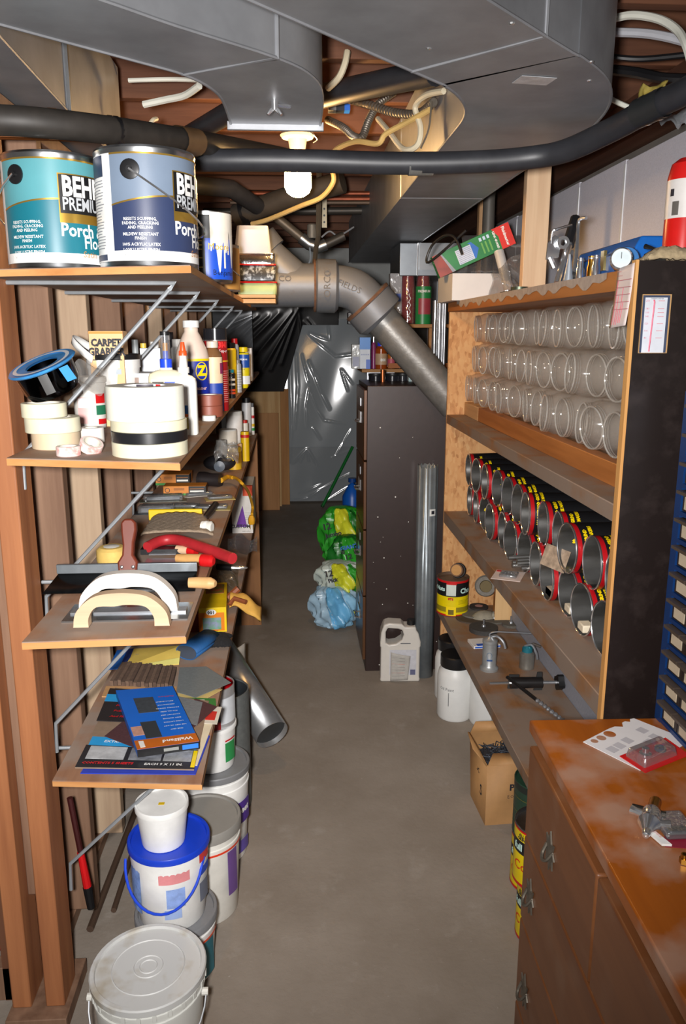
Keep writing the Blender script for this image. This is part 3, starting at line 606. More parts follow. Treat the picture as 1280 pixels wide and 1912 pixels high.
# stack of tubs
def tub(mb_size, z0, z1, taper): pass
yy = 2.82; s_ = spx(at(478, 500, Y=yy))
def tray(name, px0, px1, pyb, pyt, mat, label, tap=.9, rim=None, depth=.13, lip=True, flip=False):
    a = at(px0, pyb, Y=yy); b = at(px1, pyb, Y=yy); h = at(px0, pyt, Y=yy).z - a.z; w_ = (b.x - a.x) / 2; cx = (a.x + b.x) / 2
    t = T(name, label, 'tray', (cx, yy + depth / 2, a.z)); d_ = depth / 2; k0, k1 = (1, tap) if flip else (tap, 1)
    def ring(k, z, n=6):
        pts = []
        for sx, sy in ((1, 1), (-1, 1), (-1, -1), (1, -1)):
            rr = .012
            for i in range(n):
                a_ = math.atan2(sy, sx) - PI / 4 + (PI / 2) * i / (n - 1); pts.append((sx * (w_ * k - rr) + rr * math.cos(a_), sy * (d_ * k - rr) + rr * math.sin(a_), z))
        return pts
    b_ = MB(); R0, R1 = ring(k0, 0), ring(k1, h); n = len(R0)
    b_.add(R0 + R1, [tuple(range(n))[::-1]] + [(i, (i + 1) % n, n + (i + 1) % n, n + i) for i in range(n)] + ([tuple(range(n, 2 * n))] if flip else []))
    b_.build('tray_body', mat, t, solid=0 if flip else .002)
    if lip: MB().tube(ring(k1 if not flip else k0, h if not flip else 0), .003, 6, close=True).build('rim', rim or mat, t)
    return t
zt0 = at(478, 560, Y=yy).z
for k, (pa, pb_) in enumerate(((566, 558), (556, 550))):
    a = at(440, pa, Y=yy); b = at(514, pa, Y=yy); tag(bx(a.x, b.x, yy, yy + .12, a.z, at(440, pb_, Y=yy).z).build('wood_strip', wood('#c79a68', '#e0b988', 'x', 6), None, bev=.001), ('lower' if k == 0 else 'upper') + ' pale wood strip under the stacked paint trays', 'wood strip', 'wood strips under the trays')
tray('paint_tray', 443, 516, 549, 527, pm('#a9bd88', .5, 0, .1), 'pale green paint tray at the bottom of the tray stack', .96, RED)
tray('paint_tray', 441, 514, 523, 494, pm('#9aa4ae', .45, .1, .5, 60, 0, col2='#33363a', sharp=(.38, .5)), 'paint spattered tray with red rim in the tray stack', .97, RED)
tray('foil_tray', 443, 512, 493, 474, pm('#d0d2d4', .2, 1, .1, 60, .5), 'shiny foil tray in the tray stack', .97)
tray('plastic_tub', 437, 506, 473, 420, film('#c4c8d8', .3, .9, .08, 0, .5), 'cloudy plastic tub upside down on the tray stack', .84, None, flip=True)

# ---- shelf two: tape, tubs, bottles
def roll(loc, ro, ri, h, mat, label, rot=(0, 0, 0), core=None, name='tape_roll', group='rolls of tape', cat='tape roll'):
    t = T(name, label, cat, loc, rot, group)
    MB().lathe([(ri, 0), (ro - .001, 0), (ro, .001), (ro, h - .001), (ro - .001, h), (ri, h)], 44).build('tape', mat, t)
    MB().lathe([(ri, 0), (ri - .0025, 0), (ri - .0025, h), (ri, h), (ri, 0)], 36).build('core', core or pm('#d8d2c4', .6), t)
    return t
CREAM = pm('#dcd7bb', .55, 0, .06, 30); TAN = pm('#cdb89a', .6, 0, .06)
b0 = at(92, 842, Z=S2); sc = spx(b0); x0, y0 = b0.x, b0.y + .047
roll((x0 + .0, y0, S2), .043, .034, .030, TAN, 'tan masking tape roll at the bottom of the left stack')
roll((x0 - .004, y0, S2 + .030), .049, .036, .027, CREAM, 'wide cream masking tape roll in the middle of the left stack')
roll((x0 - .018, y0 + .002, S2 + .057), .040, .032, .026, CREAM, 'smaller cream masking tape roll topping the left stack')
# foil tape roll in torn wrap, leaning on the stack
p = at(98, 715, Y=y0 + .01)
t = T('foil_tape_roll', 'shiny foil tape roll with blue liner tilted on the masking tape', 'tape roll', (x0 + .002, y0 + .01, S2 + .104), (D(14), D(-20), D(10)))
MB().lathe([(.038, 0), (.046, 0), (.052, .014), (.054, .05), (.038, .05)], 40).build('foil_tape', pm('#2a2c34', .12, 1.0, .3, 10), t)
MB().lathe([(.030, .0505), (.060, .0505), (.063, .053), (.060, .056), (.030, .054)], 40).build('blue_liner', pm('#3f8fd0', .3, .2, .35, 25), t)
MB().lathe([(.046, .0565), (.053, .0565)], 40).build('white_ring', pm('#d9dde0', .3), t)
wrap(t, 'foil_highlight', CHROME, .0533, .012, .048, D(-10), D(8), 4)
wr_ = MB().grid(lambda u, v: (.045 + .045 * u + .004 * math.sin(9 * v), -.035 + .06 * v + .006 * math.sin(8 * u), -.02 + .055 * v * (1 - .5 * u) + .008 * math.sin(7 * u + 5 * v)), 10, 10)
wr_.build('torn_wrapper', film('#c8c4be', .08, .95, .12, .3, .2), t)
MB().add([(.03, -.056, .05), (.046, -.052, .05), (.05, -.046, .02), (.034, -.055, .022)], [(0, 1, 2, 3)]).build('blue_strip', pm('#3f8fd0', .4), t)
PINK = pm('#e6cfc8', .5, 0, .3, 60, 0, col2='#d89a94', sharp=(.5, .62))
p = on(122, 854, S2); roll((p.x, p.y + .021, S2), .0205, .017, .017, PINK, 'tiny pink printed tape roll lying flat')
p = on(158, 850, S2); roll((p.x + .002, p.y + .03, S2 + .006), .0205, .017, .016, PINK, 'tiny pink printed tape roll propped on another', (D(18), D(24), 0))
p = on(166, 830, S2); roll((p.x, p.y + .026, S2), .0235, .015, .030, pm('#e6e3da', .5), 'small white tape roll behind the tiny pink ones')
# big stack
p = on(268, 858, S2); xs, ys = p.x, p.y + .068
roll((xs, ys, S2), .0655, .038, .024, CREAM, 'cream tape roll at the bottom of the big stack')
roll((xs, ys, S2 + .0242), .0655, .038, .019, pm('#1b1c1f', .3), 'black electrical style tape roll inside the big stack')
roll((xs, ys, S2 + .0435), .0655, .038, .018, pm('#d9d4b6', .5), 'cream tape roll just under the big white one')
t = roll((xs - .004, ys, S2 + .0618), .0665, .038, .058, pm('#e6e6d8', .5, 0, .03, 60), 'big white tape roll on top of the big stack', core=WHITE)
MB().lathe([(.0352, .0), (.0352, .0575)], 8, a0=D(140), a1=D(158)).build('red_stripe', RED, t); MB().lathe([(.0352, .0), (.0352, .0575)], 8, a0=D(165), a1=D(215)).build('printed_band', pm('#3a3440', .5), t)

def label_lines(t, r, z0, z1, a0, a1, n, mat):
    for k in range(n):
        z = z0 + (z1 - z0) * (k + .5) / n; wrap(t, 'print_line', mat, r, z - .0008, z + .0008, a0, a1 - (a1 - a0) * .3 * random.random(), 6, off=.0014)
# white tub with red and green label
x, y, r, h = spot(163, 803, S2, 62, 703)
t = T('plastic_tub', 'white tub with pink and green label behind the masking tape', 'tub', (x, y, S2), (0, 0, 0))
MB().lathe([(0, 0), (r * .86, .001), (r * .9, .004), (r * .97, h - .022), (r, h - .022), (r, h - .016), (r * .96, h - .014), (r * 1.04, h - .012), (r * 1.04, h - .002), (r * .98, h), (0, h - .003)], 36).build('tub_body', OFFWH, t)
wrap(t, 'pink_panel', pm('#e2b6b2', .5), r * .95, h * .12, h * .62, D(-30), D(22), 10, off=.002); wrap(t, 'white_panel', WHITE, r * .95, h * .42, h * .60, D(-27), D(20), 10, off=.0026)
wrap(t, 'red_text_block', RED, r * .96, h * .5, h * .68, D(34), D(72), 8, off=.002); wrap(t, 'green_text_block', pm('#1f6a4a', .5), r * .96, h * .28, h * .46, D(34), D(75), 8, off=.002); wrap(t, 'red_text_block', RED, r * .95, h * .1, h * .2, D(40), D(75), 8, off=.002)
label_lines(t, r * .955, h * .16, h * .40, D(-26), D(18), 7, pm('#c06a6a', .6))
# big white bucket with black rim and raised plastic bail
x, y, r, h = spot(203, 800, S2, 100, 668); y += .03
t = T('bucket', 'white bucket with black lid rim and raised band handle', 'bucket', (x, y, S2)); h = max(h, .16)
MB().lathe([(0, 0), (r * .84, .001), (r * .88, .005), (r * .97, h - .03), (r * 1.0, h - .03), (r * 1.0, h - .012), (r * .98, h - .01), (r * .98, h - .004)], 40).build('bucket_body', WHITE, t)
MB().lathe([(r * .98, h - .012), (r * 1.02, h - .010), (r * 1.02, h), (r * .94, h + .001), (r * .93, h - .006), (0, h - .006)], 40).build('lid', BLACK, t)
pts = [(-.03 - .055 * math.sin(PI * i / 14), -r * 1.0 * math.cos(PI * i / 14), h - .008 + .045 * math.sin(PI * i / 14)) for i in range(15)]
hb = MB(); hb.strip([(p_[0], p_[1], p_[2] + .006) for p_ in pts], [(p_[0] - .004, p_[1], p_[2] - .010) for p_ in pts]); hb.build('band_handle', WHITE, t, solid=.002)
st = [(math.cos(PI / 2 + k * PI / 7) * (.02 if k % 2 == 0 else .009), math.sin(PI / 2 + k * PI / 7) * (.014 if k % 2 == 0 else .006)) for k in range(14)]
MB().prism(st, 0, .0006, M=TR(r * math.sin(D(30)), -r * math.cos(D(30)) - .001, h * .52) @ RZ(D(30)) @ RX(PI / 2)).build('red_burst', pm('#b52a34', .5), t)
# carpet box
def carton(name, px0, px1, pyb, pyt, Z, depth, mat, label, cat='box', rz=0, yoff=0, bev=.001):
    Yp = yoff; a = at(px0, pyb, Y=Yp); b = at(px1, pyb, Y=Yp); zt = at((px0 + px1) / 2, pyt, Y=Yp).z
    w_ = b.x - a.x; t = T(name, label, cat, ((a.x + b.x) / 2, Yp, Z), (0, 0, rz)); h_ = zt - Z
    bx(-w_ / 2, w_ / 2, 0, depth, 0, h_).build('carton', mat, t, bev=bev)
    return t, w_, h_
t, w_, h_ = carton('carpet_tape_box', 171, 234, 712, 618, S2, .05, pm('#e2b886', .6, 0, .05), 'tan box with bold black lettering behind the white bucket', yoff=1.83)
text(t, 'CARPET', .0215, INK, TR(0, -.0012, h_ - .026) @ FRONT, bold=.0012, xs=.85); text(t, 'GRABBER', .023, INK, TR(0, -.0012, h_ - .046) @ FRONT, bold=.0012, xs=.82)
MB().box(-w_ * .45, w_ * .45, -.0008, 0, h_ - .064, h_ - .062).build('rule', INK, t); MB().box(-w_ / 2, w_ / 2, -.0008, 0, h_ - .006, h_ - .001).build('orange_band', pm('#d88a30', .5), t); MB().prism([(-.01, 0), (.03, 0), (.03, .012), (.0, .010)], 0, .0008, M=TR(0, -.0004, h_ - .095) @ FRONT).build('picture', pm('#aab4bc', .5), t)
p = at(242, 660, Y=1.9); o = MB().grid(lambda u, v: (p.x - .01 + .035 * u + .006 * math.sin(11 * v), 1.90 + .02 * math.sin(6 * u + 7 * v), S2 + .001 + .155 * v * (1 - .1 * u)), 8, 14).build('clear_bag', film('#c8c4bc', .1, .88, .18, .6, .12), None)
tag(o, 'crumpled clear bag standing beside the tan lettered box', 'plastic bag')
def bottle(name, cx, yb, wpx, yt, Z, prof, mat, label, n=32, cat='bottle', rz=0):
    x, y, r, h = spot(cx, yb, Z, wpx, yt)
    t = T(name, label, cat, (x, y, Z), (0, 0, rz))
    MB().lathe([(max(0, a * r), b * h) for a, b in prof], n).build('bottle_body', mat, t)
    return t, r, h
def cap(t, r0, z0, z1, mat, r1=None, name='cap'):
    r1 = r0 if r1 is None else r1
    return MB().lathe([(0, z0), (r0, z0), (r0 * 1.0, z0 + .002), (r1, z1 - .001), (r1 * .9, z1), (0, z1)], 24).build(name, mat, t)
STD = [(0, 0), (.94, 0), (1, .02), (1, .70), (.9, .78), (.45, .86), (.4, .88), (.4, .9), (0, .9)]
# small dark bottle, green bottle, grey flat can, photo box
t, r, h = bottle('small_bottle', 217, 806, 25, 722, S2, STD, BLACK, 'small black bottle squeezed behind the big white tape roll'); cap(t, r * .9, h * .80, h, pm('#3a3c42', .35))
t, r, h = bottle('green_bottle', 254, 768, 17, 634, S2, [(0, 0), (1, .01), (1, .74), (.6, .8), (0, .8)], pm('#1f6a3e', .4), 'slim green bottle with grey cap beside the clear bag'); cap(t, r * .7, h * .78, h, pm('#9aa0a2', .4)); wrap(t, 'red_label', RED, r, h * .45, h * .65, D(0), D(60))
t, w_, h_ = carton('solvent_can', 264, 302, 715, 650, S2, .055, pm('#c3c8ce', .35, .6, .08), 'flat rectangular grey metal can behind the tape stack', 'can', yoff=2.12)
MB().lathe([(0, 0), (.011, 0), (.011, .016), (0, .016)], 16).build('screw_cap', WHITE, t).location = (.008, .025, h_); MB().lathe([(0, 0), (.008, 0), (.008, .012), (0, .012)], 14).build('yellow_plug', pm('#d8b84a', .4), t).location = (-.022, .03, h_)
text(t, 'K 10', .009, INK, TR(0, -.0012, h_ * .62) @ FRONT); [bx(-.018, .016, -.0006, 0, h_ * z, h_ * z + .0015).build('print_line', pm('#85888c', .5), t) for z in (.42, .38, .34)]
t, w_, h_ = carton('photo_box', 240, 300, 765, 697, S2, .09, pm('#dcdde0', .5), 'white box with brown pictures behind the tape stack', yoff=1.86)
bx(-w_ / 2 + .002, -w_ * .13, -.0008, 0, h_ * .55, h_ * .92).build('picture', pm('#8a7468', .5, 0, .4, 60), t); bx(-w_ / 2 + .002, -w_ * .13, -.0008, 0, h_ * .12, h_ * .5).build('picture', pm('#9a8272', .5, 0, .4, 60), t); [bx(.0, w_ * .42, -.0006, 0, h_ * z, h_ * z + .0015).build('print_line', pm('#9a9ca2', .5), t) for z in (.8, .72, .64, .5, .42)]
# carpenter's glue: flat bottle, blue cap, clear tube
x, y, r, h = spot(310, 815, S2, 66, 690); GLUE = pm('#d9d2b2', .4, 0, .06)
def flat_bottle(x, y, Z, w_, d_, h_, mat, label, name='glue_bottle', sh=.12, rz=0):
    t = T(name, label, 'bottle', (x, y, Z), (0, 0, rz)); b = MB(); n = 28; vs = []
    prof = [(.0, 0), (.93, 0), (1, .02), (1, 1 - sh), (.93, 1 - sh * .5), (.6, 1 - sh * .12), (.36, 1), (.34, 1.03), (0, 1.03)]
    for k, (s_, z) in enumerate(prof):
        for i in range(n):
            a = 2 * PI * i / n; c, s2 = math.cos(a), math.sin(a); e = .55
            q_ = min(1, max(0, (1.0 - z) / .12))
            kx = w_ / 2 * s_; ky = (d_ / 2 * q_ + min(d_, w_) / 2 * .9 * (1 - q_)) * s_
            vs.append((kx * math.copysign(abs(c) ** e, c), ky * math.copysign(abs(s2) ** e, s2), z * h_))
    b.add(vs, [(k * n + i, k * n + (i + 1) % n, (k + 1) * n + (i + 1) % n, (k + 1) * n + i) for k in range(len(prof) - 1) for i in range(n)])
    b.build('bottle_body', mat, t); return t
W_ = 66 * spx(at(310, 760, Y=y)); h = at(310, 690, Y=y).z - S2
t = flat_bottle(x, y, S2, W_, .032, h, GLUE, 'amber stained wood glue bottle with blue collar and clear tip cover')
lb = bx(-W_ * .40, W_ * .42, -.0172, -.0165, h * .30, h * .86).build('label', pm('#d9cfae', .5), t); bx(-W_ * .36, -W_ * .05, -.0180, -.0172, h * .74, h * .82).build('black_bar', BLACK, lb); bx(-W_ * .03, W_ * .36, -.0180, -.0172, h * .74, h * .82).build('blue_bar', pm('#2554c8', .4), lb)
text(lb, '=========', .0085, INK, TR(0, -.0185, h * .66) @ FRONT); [bx(-W_ * .33, W_ * .3, -.0176, -.0171, h * z, h * z + .001).build('print_line', pm('#8a8470', .6), lb) for z in (.58, .53, .48, .43)]
c0 = h * 1.03; cap(t, .0125, c0, c0 + .018, pm('#1f46d8', .35), name='blue_collar'); cap(t, .006, c0 + .018, c0 + .034, pm('#4a66d0', .4), name='nozzle'); cap(t, .0055, c0 + .034, c0 + .05, pm('#c98a28', .4), name='dried_glue')
MB().lathe([(.0095, c0 + .018), (.0095, c0 + .065)], 18).build('clear_cover', film('#e8eaee', .06, .93, .16, 0, .1), t); cap(t, .0098, c0 + .065, c0 + .073, BLACK, name='cover_lid')
# white glue bottle with orange cap
x2, y2, r2, h2 = spot(342, 815, S2, 44, 692); W2 = .052
h2 = at(342, 700, Y=y2).z - S2
t = flat_bottle(x2, y2 + .01, S2, W2, .03, h2, pm('#e2e2da', .35), 'white glue bottle with orange twist cap', sh=.14); cc = h2 * 1.03
bx(-.018, .012, -.0160, -.0153, h2 * .2, h2 * .85).build('label', pm('#f0f0ee', .5), t); bx(-.018, .008, -.0168, -.016, h2 * .36, h2 * .50).build('blue_block', pm('#2360a8', .5), t); bx(-.018, .008, -.0168, -.016, h2 * .31, h2 * .355).build('orange_block', pm('#d86420', .5), t); bx(-.018, .008, -.0168, -.016, h2 * .1, h2 * .30).build('olive_block', pm('#a8983c', .5), t); bx(-.018, -.004, -.0168, -.016, h2 * .58, h2 * .7).build('red_blue_logo', pm('#b83040', .5), t)
cap(t, .012, cc, cc + .012, OFFWH, name='neck'); cap(t, .009, cc + .012, cc + .035, OFFWH, .007, 'spout'); cap(t, .0085, cc + .035, cc + .045, pm('#e8501c', .4), .008, 'orange_cap'); cap(t, .006, cc + .045, cc + .062, pm('#e8501c', .4), .004, 'cap_tip')
# tall cleaner bottle
t, r, h = bottle('cleaner_bottle', 357, 776, 62, 598, S2, [(0, 0), (.95, 0), (1, .015), (1, .62), (.93, .68), (.55, .84), (.42, .88), (.42, .92), (.30, .93), (0, .93)], pm('#e2cdbc', .35, 0, .05), 'tall cleaner spray bottle with white cap and blue label'); cap(t, r * .48, h * .925, h, WHITE)
lb = wrap(t, 'label', pm('#1a2f9c', .4), r, h * .06, h * .60, D(-8), D(80), 16, off=.001); wrap(lb, 'yellow_band', YEL, r, h * .575, h * .60, D(-8), D(80), 12, off=.002)
text(lb, 'Z', .034, YEL, bend=(r + .003, D(38), h * .47), bold=.002); MB().tube([(lambda a: ((r + .0028) * math.sin(D(38) + .36 * math.cos(a)), -(r + .0028) * math.cos(D(38) + .36 * math.cos(a)), h * .47 + .022 * math.sin(a)))(2 * PI * i / 24) for i in range(24)], .0014, 5, close=True).build('yellow_ring', YEL, lb)
text(lb, 'Cleaner', .013, pm('#d8b0b8', .5), bend=(r + .003, D(28), h * .29), bold=.0004); wrap(lb, 'yellow_burst', pm('#d8a010', .5), r, h * .14, h * .17, D(-2), D(30), 6, off=.002); wrap(lb, 'yellow_burst', pm('#d8a010', .5), r, h * .10, h * .13, D(-2), D(36), 6, off=.002)
# clear brown bottle, cream and blue label
t, r, h = bottle('spray_bottle', 397, 772, 34, 637, S2, [(0, 0), (.95, 0), (1, .01), (1, .78), (.85, .85), (.55, .90), (.5, .92), (0, .92)], pm('#7a5636', .15), 'brown bottle with cream and blue label beside the cleaner'); cap(t, r * .62, h * .91, h, pm('#d8c8b8', .45))
wrap(t, 'cream_label', pm('#e6cba8', .5), r, h * .38, h * .78, D(-90), D(90), 20, off=.0008); wrap(t, 'blue_label', pm('#1c3f9c', .5), r, h * .03, h * .42, D(-20), D(90), 20, off=.0012); wrap(t, 'pale_panel', pm('#e8d8c8', .5), r, h * .03, h * .42, D(-90), D(-20), 12, off=.0012); wrap(t, 'red_rule', RED, r, h * .05, h * .62, D(-48), D(-44), 2, off=.002); wrap(t, 'small_logo', pm('#8a2a5a', .5), r, h * .55, h * .7, D(50), D(85), 6, off=.002)
# red spray can with black cap
t, r, h = bottle('spray_can', 402, 768, 44, 613, S2, [(0, 0), (.98, 0), (1, .01), (1, .84), (.96, .86), (0, .86)], pm('#9c1a1e', .3), 'tall red spray can with black cap on the bottle shelf', cat='spray can'); cap(t, r * 1.0, h * .865, h * 1.0, pm('#26262a', .15, .2))
MB().lathe([(r * 1.01, h * .85), (r * 1.02, h * .856), (r * 1.01, h * .862)], 28).build('silver_ring', CHROME, t); text(t, '3M', .020, pm('#e03030', .4), bend=(r + .002, D(38), h * .80), bold=.001); text(t, 'Super', .012, WHITE, bend=(r + .002, D(44), h * .73)); wrap(t, 'yellow_band', pm('#d8a818', .4), r, h * .60, h * .615, D(-20), D(90), 12, off=.001); label_lines(t, r, h * .1, h * .5, D(20), D(80), 16, pm('#c88a80', .5))
# terracotta tape rolls + cap lid
p = on(388, 780, S2); TER = pm('#8a4a38', .45)
roll((p.x, p.y + .036, S2), .0345, .022, .028, TER, 'lower of two terracotta coloured tape rolls'); roll((p.x, p.y + .036, S2 + .0282), .0345, .022, .027, TER, 'upper of two terracotta coloured tape rolls')
p = on(388, 784, S2); t = T('bottle_cap', 'white bottle cap lying at the shelf edge', 'bottle cap', (p.x + .004, p.y - .012, S2)); MB().lathe([(0, 0), (.0165, 0), (.0165, .010), (.015, .012), (0, .012)], 24).build('cap_shell', WHITE, t); MB().lathe([(.0167, .001), (.0170, .003), (.0167, .005)], 24).build('grip_ring', OFFWH, t)  # loose white bottle cap
# right-hand row
def slim(name, cx, yb, wpx, yt, mat, label, cmat=None, ch=.12, cat='bottle', prof=None):
    t, r, h = bottle(name, cx, yb, wpx, yt, S2, prof or [(0, 0), (1, .0), (1, .86), (.7, .9), (0, .9)], mat, label, 20, cat)
    if cmat: cap(t, r * .75, h * .88, h, cmat)
    return t, r, h
t, r, h = slim('marker_tube', 418, 758, 12, 690, pm('#8a1418', .4), 'thin dark red tube leaning by the red spray can', pm('#5a1012', .4), cat='tube')
p = at(424, 752, Z=S2); tag(bx(p.x - .004, p.x + .006, p.y + .0, p.y + .012, S2, at(424, 684, Y=p.y).z).build('wood_stick', wood('#c79a68', '#e0b988', 'z', 6), None, bev=.001), 'short pale wood stick standing among the bottles', 'stick')
t, r, h = slim('lubricant_bottle', 431, 744, 15, 690, BLACK, 'small black bottle with orange bands and teal cap', pm('#1f8a98', .4))
for z, c in ((.62, '#d8c8b0'), (.45, '#d8c8b0'), (.25, '#d84a1c'), (.15, '#d84a1c')): wrap(t, 'band', pm(c, .5), r, h * z, h * z + h * .07, D(-80), D(80), 8, off=.001)
text(t, 'PX', .010, WHITE, bend=(r + .002, 0, h * .72))
t, r, h = slim('caulk_tube', 444, 733, 13, 672, pm('#8f9294', .4), 'grey ribbed tube between the black bottle and yellow tube', pm('#6a6c70', .4), cat='tube'); label_lines(t, r, h * .1, h * .7, D(-60), D(60), 8, pm('#d0d0d0', .5))
t, r, h = slim('adhesive_tube', 454, 725, 22, 648, pm('#e6d010', .4), 'blue and yellow adhesive tube with yellow cap', YEL, cat='tube', prof=[(0, 0), (.6, 0), (.75, .05), (1, .35), (1, .82), (.9, .86), (0, .86)])
wrap(t, 'blue_label', pm('#1d50a8', .4), r, h * .5, h * .82, D(-80), D(80), 12, off=.001); text(t, 'EVILBON', .0085, WHITE, bend=(r + .002, 0, h * .70), bold=.0004); text(t, 'TOK', .008, INK, bend=(r + .002, 0, h * .46)); wrap(t, 'white_band', WHITE, r * .84, h * .1, h * .3, D(-80), D(80), 12, off=.006)
t, w_, h_ = carton('white_carton', 459, 471, 716, 650, S2, .10, pm('#d9dadc', .5), 'upright white carton near the far end of the bottle shelf', yoff=3.55)
t, r, h = slim('yellow_black_can', 430, 735, 22, 640, pm('#d8b818', .4), 'yellow and black can behind the red spray can', BLACK, cat='can')
t, r, h = slim('red_capped_bottle', 438, 728, 16, 632, pm('#a8a8aa', .35), 'grey bottle with red collar behind the adhesive tube', RED)
t, r, h = slim('red_white_bottle', 331, 762, 22, 633, pm('#c8c8c4', .4), 'pale bottle half hidden behind the orange capped glue', OFFWH)
t, r, h = slim('black_flask', 317, 758, 22, 620, BLACK, 'black flask half hidden behind the clear glue tip', pm('#242428', .4))
# ================================================================== shelf three: trowels, knives, boxes
# magnesium floats: steel plate, two posts, arched wooden handle
def float_trowel(px0, px1, pyb, yfront, handle_mat, label, arch_h, wall=.026, plate=True, rz=0):
    a = at(px0, pyb, Z=S3); b = at(px1, pyb, Z=S3); Lh = b.x - a.x
    t = T('float_trowel', label, 'trowel', ((a.x + b.x) / 2, yfront, S3), (0, 0, rz))
    hw = Lh / 2; outer = []; inner = []
    pts = [(-hw, 0), (-hw + .006, arch_h * .45), (-hw * .62, arch_h * .86), (-hw * .25, arch_h), (hw * .25, arch_h), (hw * .62, arch_h * .86), (hw - .006, arch_h * .45), (hw, 0)]
    pin = [(hw - wall, 0), (hw - wall * 1.05, arch_h * .30), (hw * .5, arch_h * .60), (hw * .12, arch_h * .66), (-hw * .12, arch_h * .62), (-hw * .5, arch_h * .60), (-hw + wall * 1.05, arch_h * .30), (-hw + wall, 0)]
    c1 = catmull([(x, z, 0) for x, z in pts], 5); c2 = catmull([(x, z, 0) for x, z in pin], 5)
    hb = MB(); n1 = len(c1); th = .022
    c2r = list(reversed(c2))                     # same direction as the outer curve
    O = [(p.x, -th / 2, p.y + .006) for p in c1]; I = [(p.x, -th / 2, p.y + .006) for p in c2r]
    O2 = [(x, th / 2, z) for x, _, z in O]; I2 = [(x, th / 2, z) for x, _, z in I]
    hb.strip(O, I); hb.strip(I2, O2); hb.strip(O2, O); hb.strip(I, I2)
    hb.add([O[0], I[0], I2[0], O2[0]], [(0, 1, 2, 3)]); hb.add([O[-1], O2[-1], I2[-1], I[-1]], [(0, 1, 2, 3)])
    hb.build('handle', handle_mat, t, bev=.005, ang=40)
    if plate: bx(-hw - .022, hw + .022, -.045, .045, 0, .003).build('steel_plate', pm('#aab0b4', .25, 1, .1, 20), t); bx(-hw - .015, hw + .015, -.012, .012, .003, .0065).build('mounting_bar', STEEL, t)
    return t
pz = at(220, 1170, Z=S3)
float_trowel(133, 313, 1184, at(220, 1178, Z=S3).y + .015, wood('#c0a284', '#d8bd9c', 'x', 5), 'float with bare tan wooden arch handle at the near edge', .060, plate=False)
float_trowel(140, 326, 1160, at(220, 1150, Z=S3).y + .015, pm('#ddd6cc', .5, 0, .06), 'steel float with whitish arched handle behind the tan one', .072)
# wide drywall knife standing with its blade up
t = T('drywall_knife', 'wide drywall knife with brown riveted handle and dark blade', 'drywall knife', (at(235, 1100, Y=1.56).x, 1.56, S3))
cx_ = t.location.x; L_ = at(100, 1060, Y=1.56).x - cx_; R_ = at(368, 1060, Y=1.56).x - cx_
zt_ = at(235, 1052, Y=1.56).z - S3; zc_ = at(235, 1068, Y=1.56).z - S3
bld = MB(); bld.add([(L_ - .01, -.05, .004), (R_, -.05, .004), (R_, .0, zc_), (L_ + .01, .0, zc_)], [(0, 1, 2, 3)]); bld.build('blade', pm('#17181a', .3, .6, .5, 30), t, solid=.0015)
bx(L_ + .006, R_, -.003, .005, zc_ - .001, zt_).build('back_bar', pm('#8b9297', .4, .7, .12, 30), t, bev=.001)
hz = zt_ - .012
hp = [(-.018, 0), (.018, 0), (.020, .02), (.011, .035), (.012, .06), (.017, .085), (.016, .10), (.009, .108), (-.007, .108), (-.014, .10), (-.013, .08), (-.010, .055), (-.011, .035), (-.020, .02)]
MB().prism(hp, -.010, .010, M=TR(.008, -.006, hz - .005) @ RX(D(72)) ).build('handle', pm('#6b3020', .4, 0, .1), t, bev=.004)
for sx in (-.010, .012): MB().lathe([(0, 0), (.004, 0), (.003, .002), (0, .003)], 10).xf(TR(.008 + sx, -.016, hz + .009) @ RX(PI / 2)).build('rivet', CHROME, t)
# other handles
def rod_tool(name, pts, rs, mat, label, cat='tool', n=14): return tag(MB().tube(catmull(pts, 5) if len(pts) > 2 else pts, rs if not isinstance(rs, list) else sum(([rs[i] + (rs[i + 1] - rs[i]) * k / 5 for k in range(5)] for i in range(len(rs) - 1)), []) + [rs[-1]], n).build(name, mat, None), label, cat)
def s3(px, py, dz=.012): p = at(px, py, Z=S3 + dz); return p
t = T('drywall_rasp', 'long red handled tool lying diagonally across the shelf', 'tool')
MB().tube(catmull([s3(275, 1022, .03), s3(300, 1010, .035), s3(330, 1008, .037), s3(370, 1020, .035), s3(405, 1032, .032), s3(434, 1043, .03)], 5), .0125, 12).build('red_handle', pm('#a8262c', .45, 0, .15, 20), t)
bx(0, .09, 0, .03, 0, .012).build('dark_head', BLACK, t).location = s3(262, 1036, .012)
t = T('putty_knife', 'wooden handled scraper with red painted tip', 'putty knife')
a_ = s3(330, 1042, .018); b_ = s3(376, 1046, .018); c_ = s3(399, 1048, .018)
MB().tube([a_, (a_ + b_) / 2, b_], [.009, .012, .0135], 14).build('wood_handle', wood('#b98a52', '#d2a468', 'x', 6, .5), t); MB().tube([b_, b_ + (c_ - b_) * .2, c_ - (c_ - b_) * .2, c_], [.0135, .0142, .0135, .008], 14).build('red_tip', RED, t); bx(-.07, 0, -.025, .025, -.001, .001).build('blade', STEEL, t).location = a_ - Vector((0, 0, .008))
t = T('putty_knife', 'second scraper with small red band behind the wooden one', 'putty knife'); a_ = s3(330, 1026, .02); b_ = s3(352, 1028, .02)
MB().tube([a_, b_], .010, 12).build('handle', pm('#c9a888', .5), t); MB().tube([b_, s3(366, 1030, .02)], .0102, 12).build('red_band', RED, t); bx(-.06, 0, -.02, .02, -.001, .001).build('blade', STEEL, t).location = a_ - Vector((0, 0, .006))
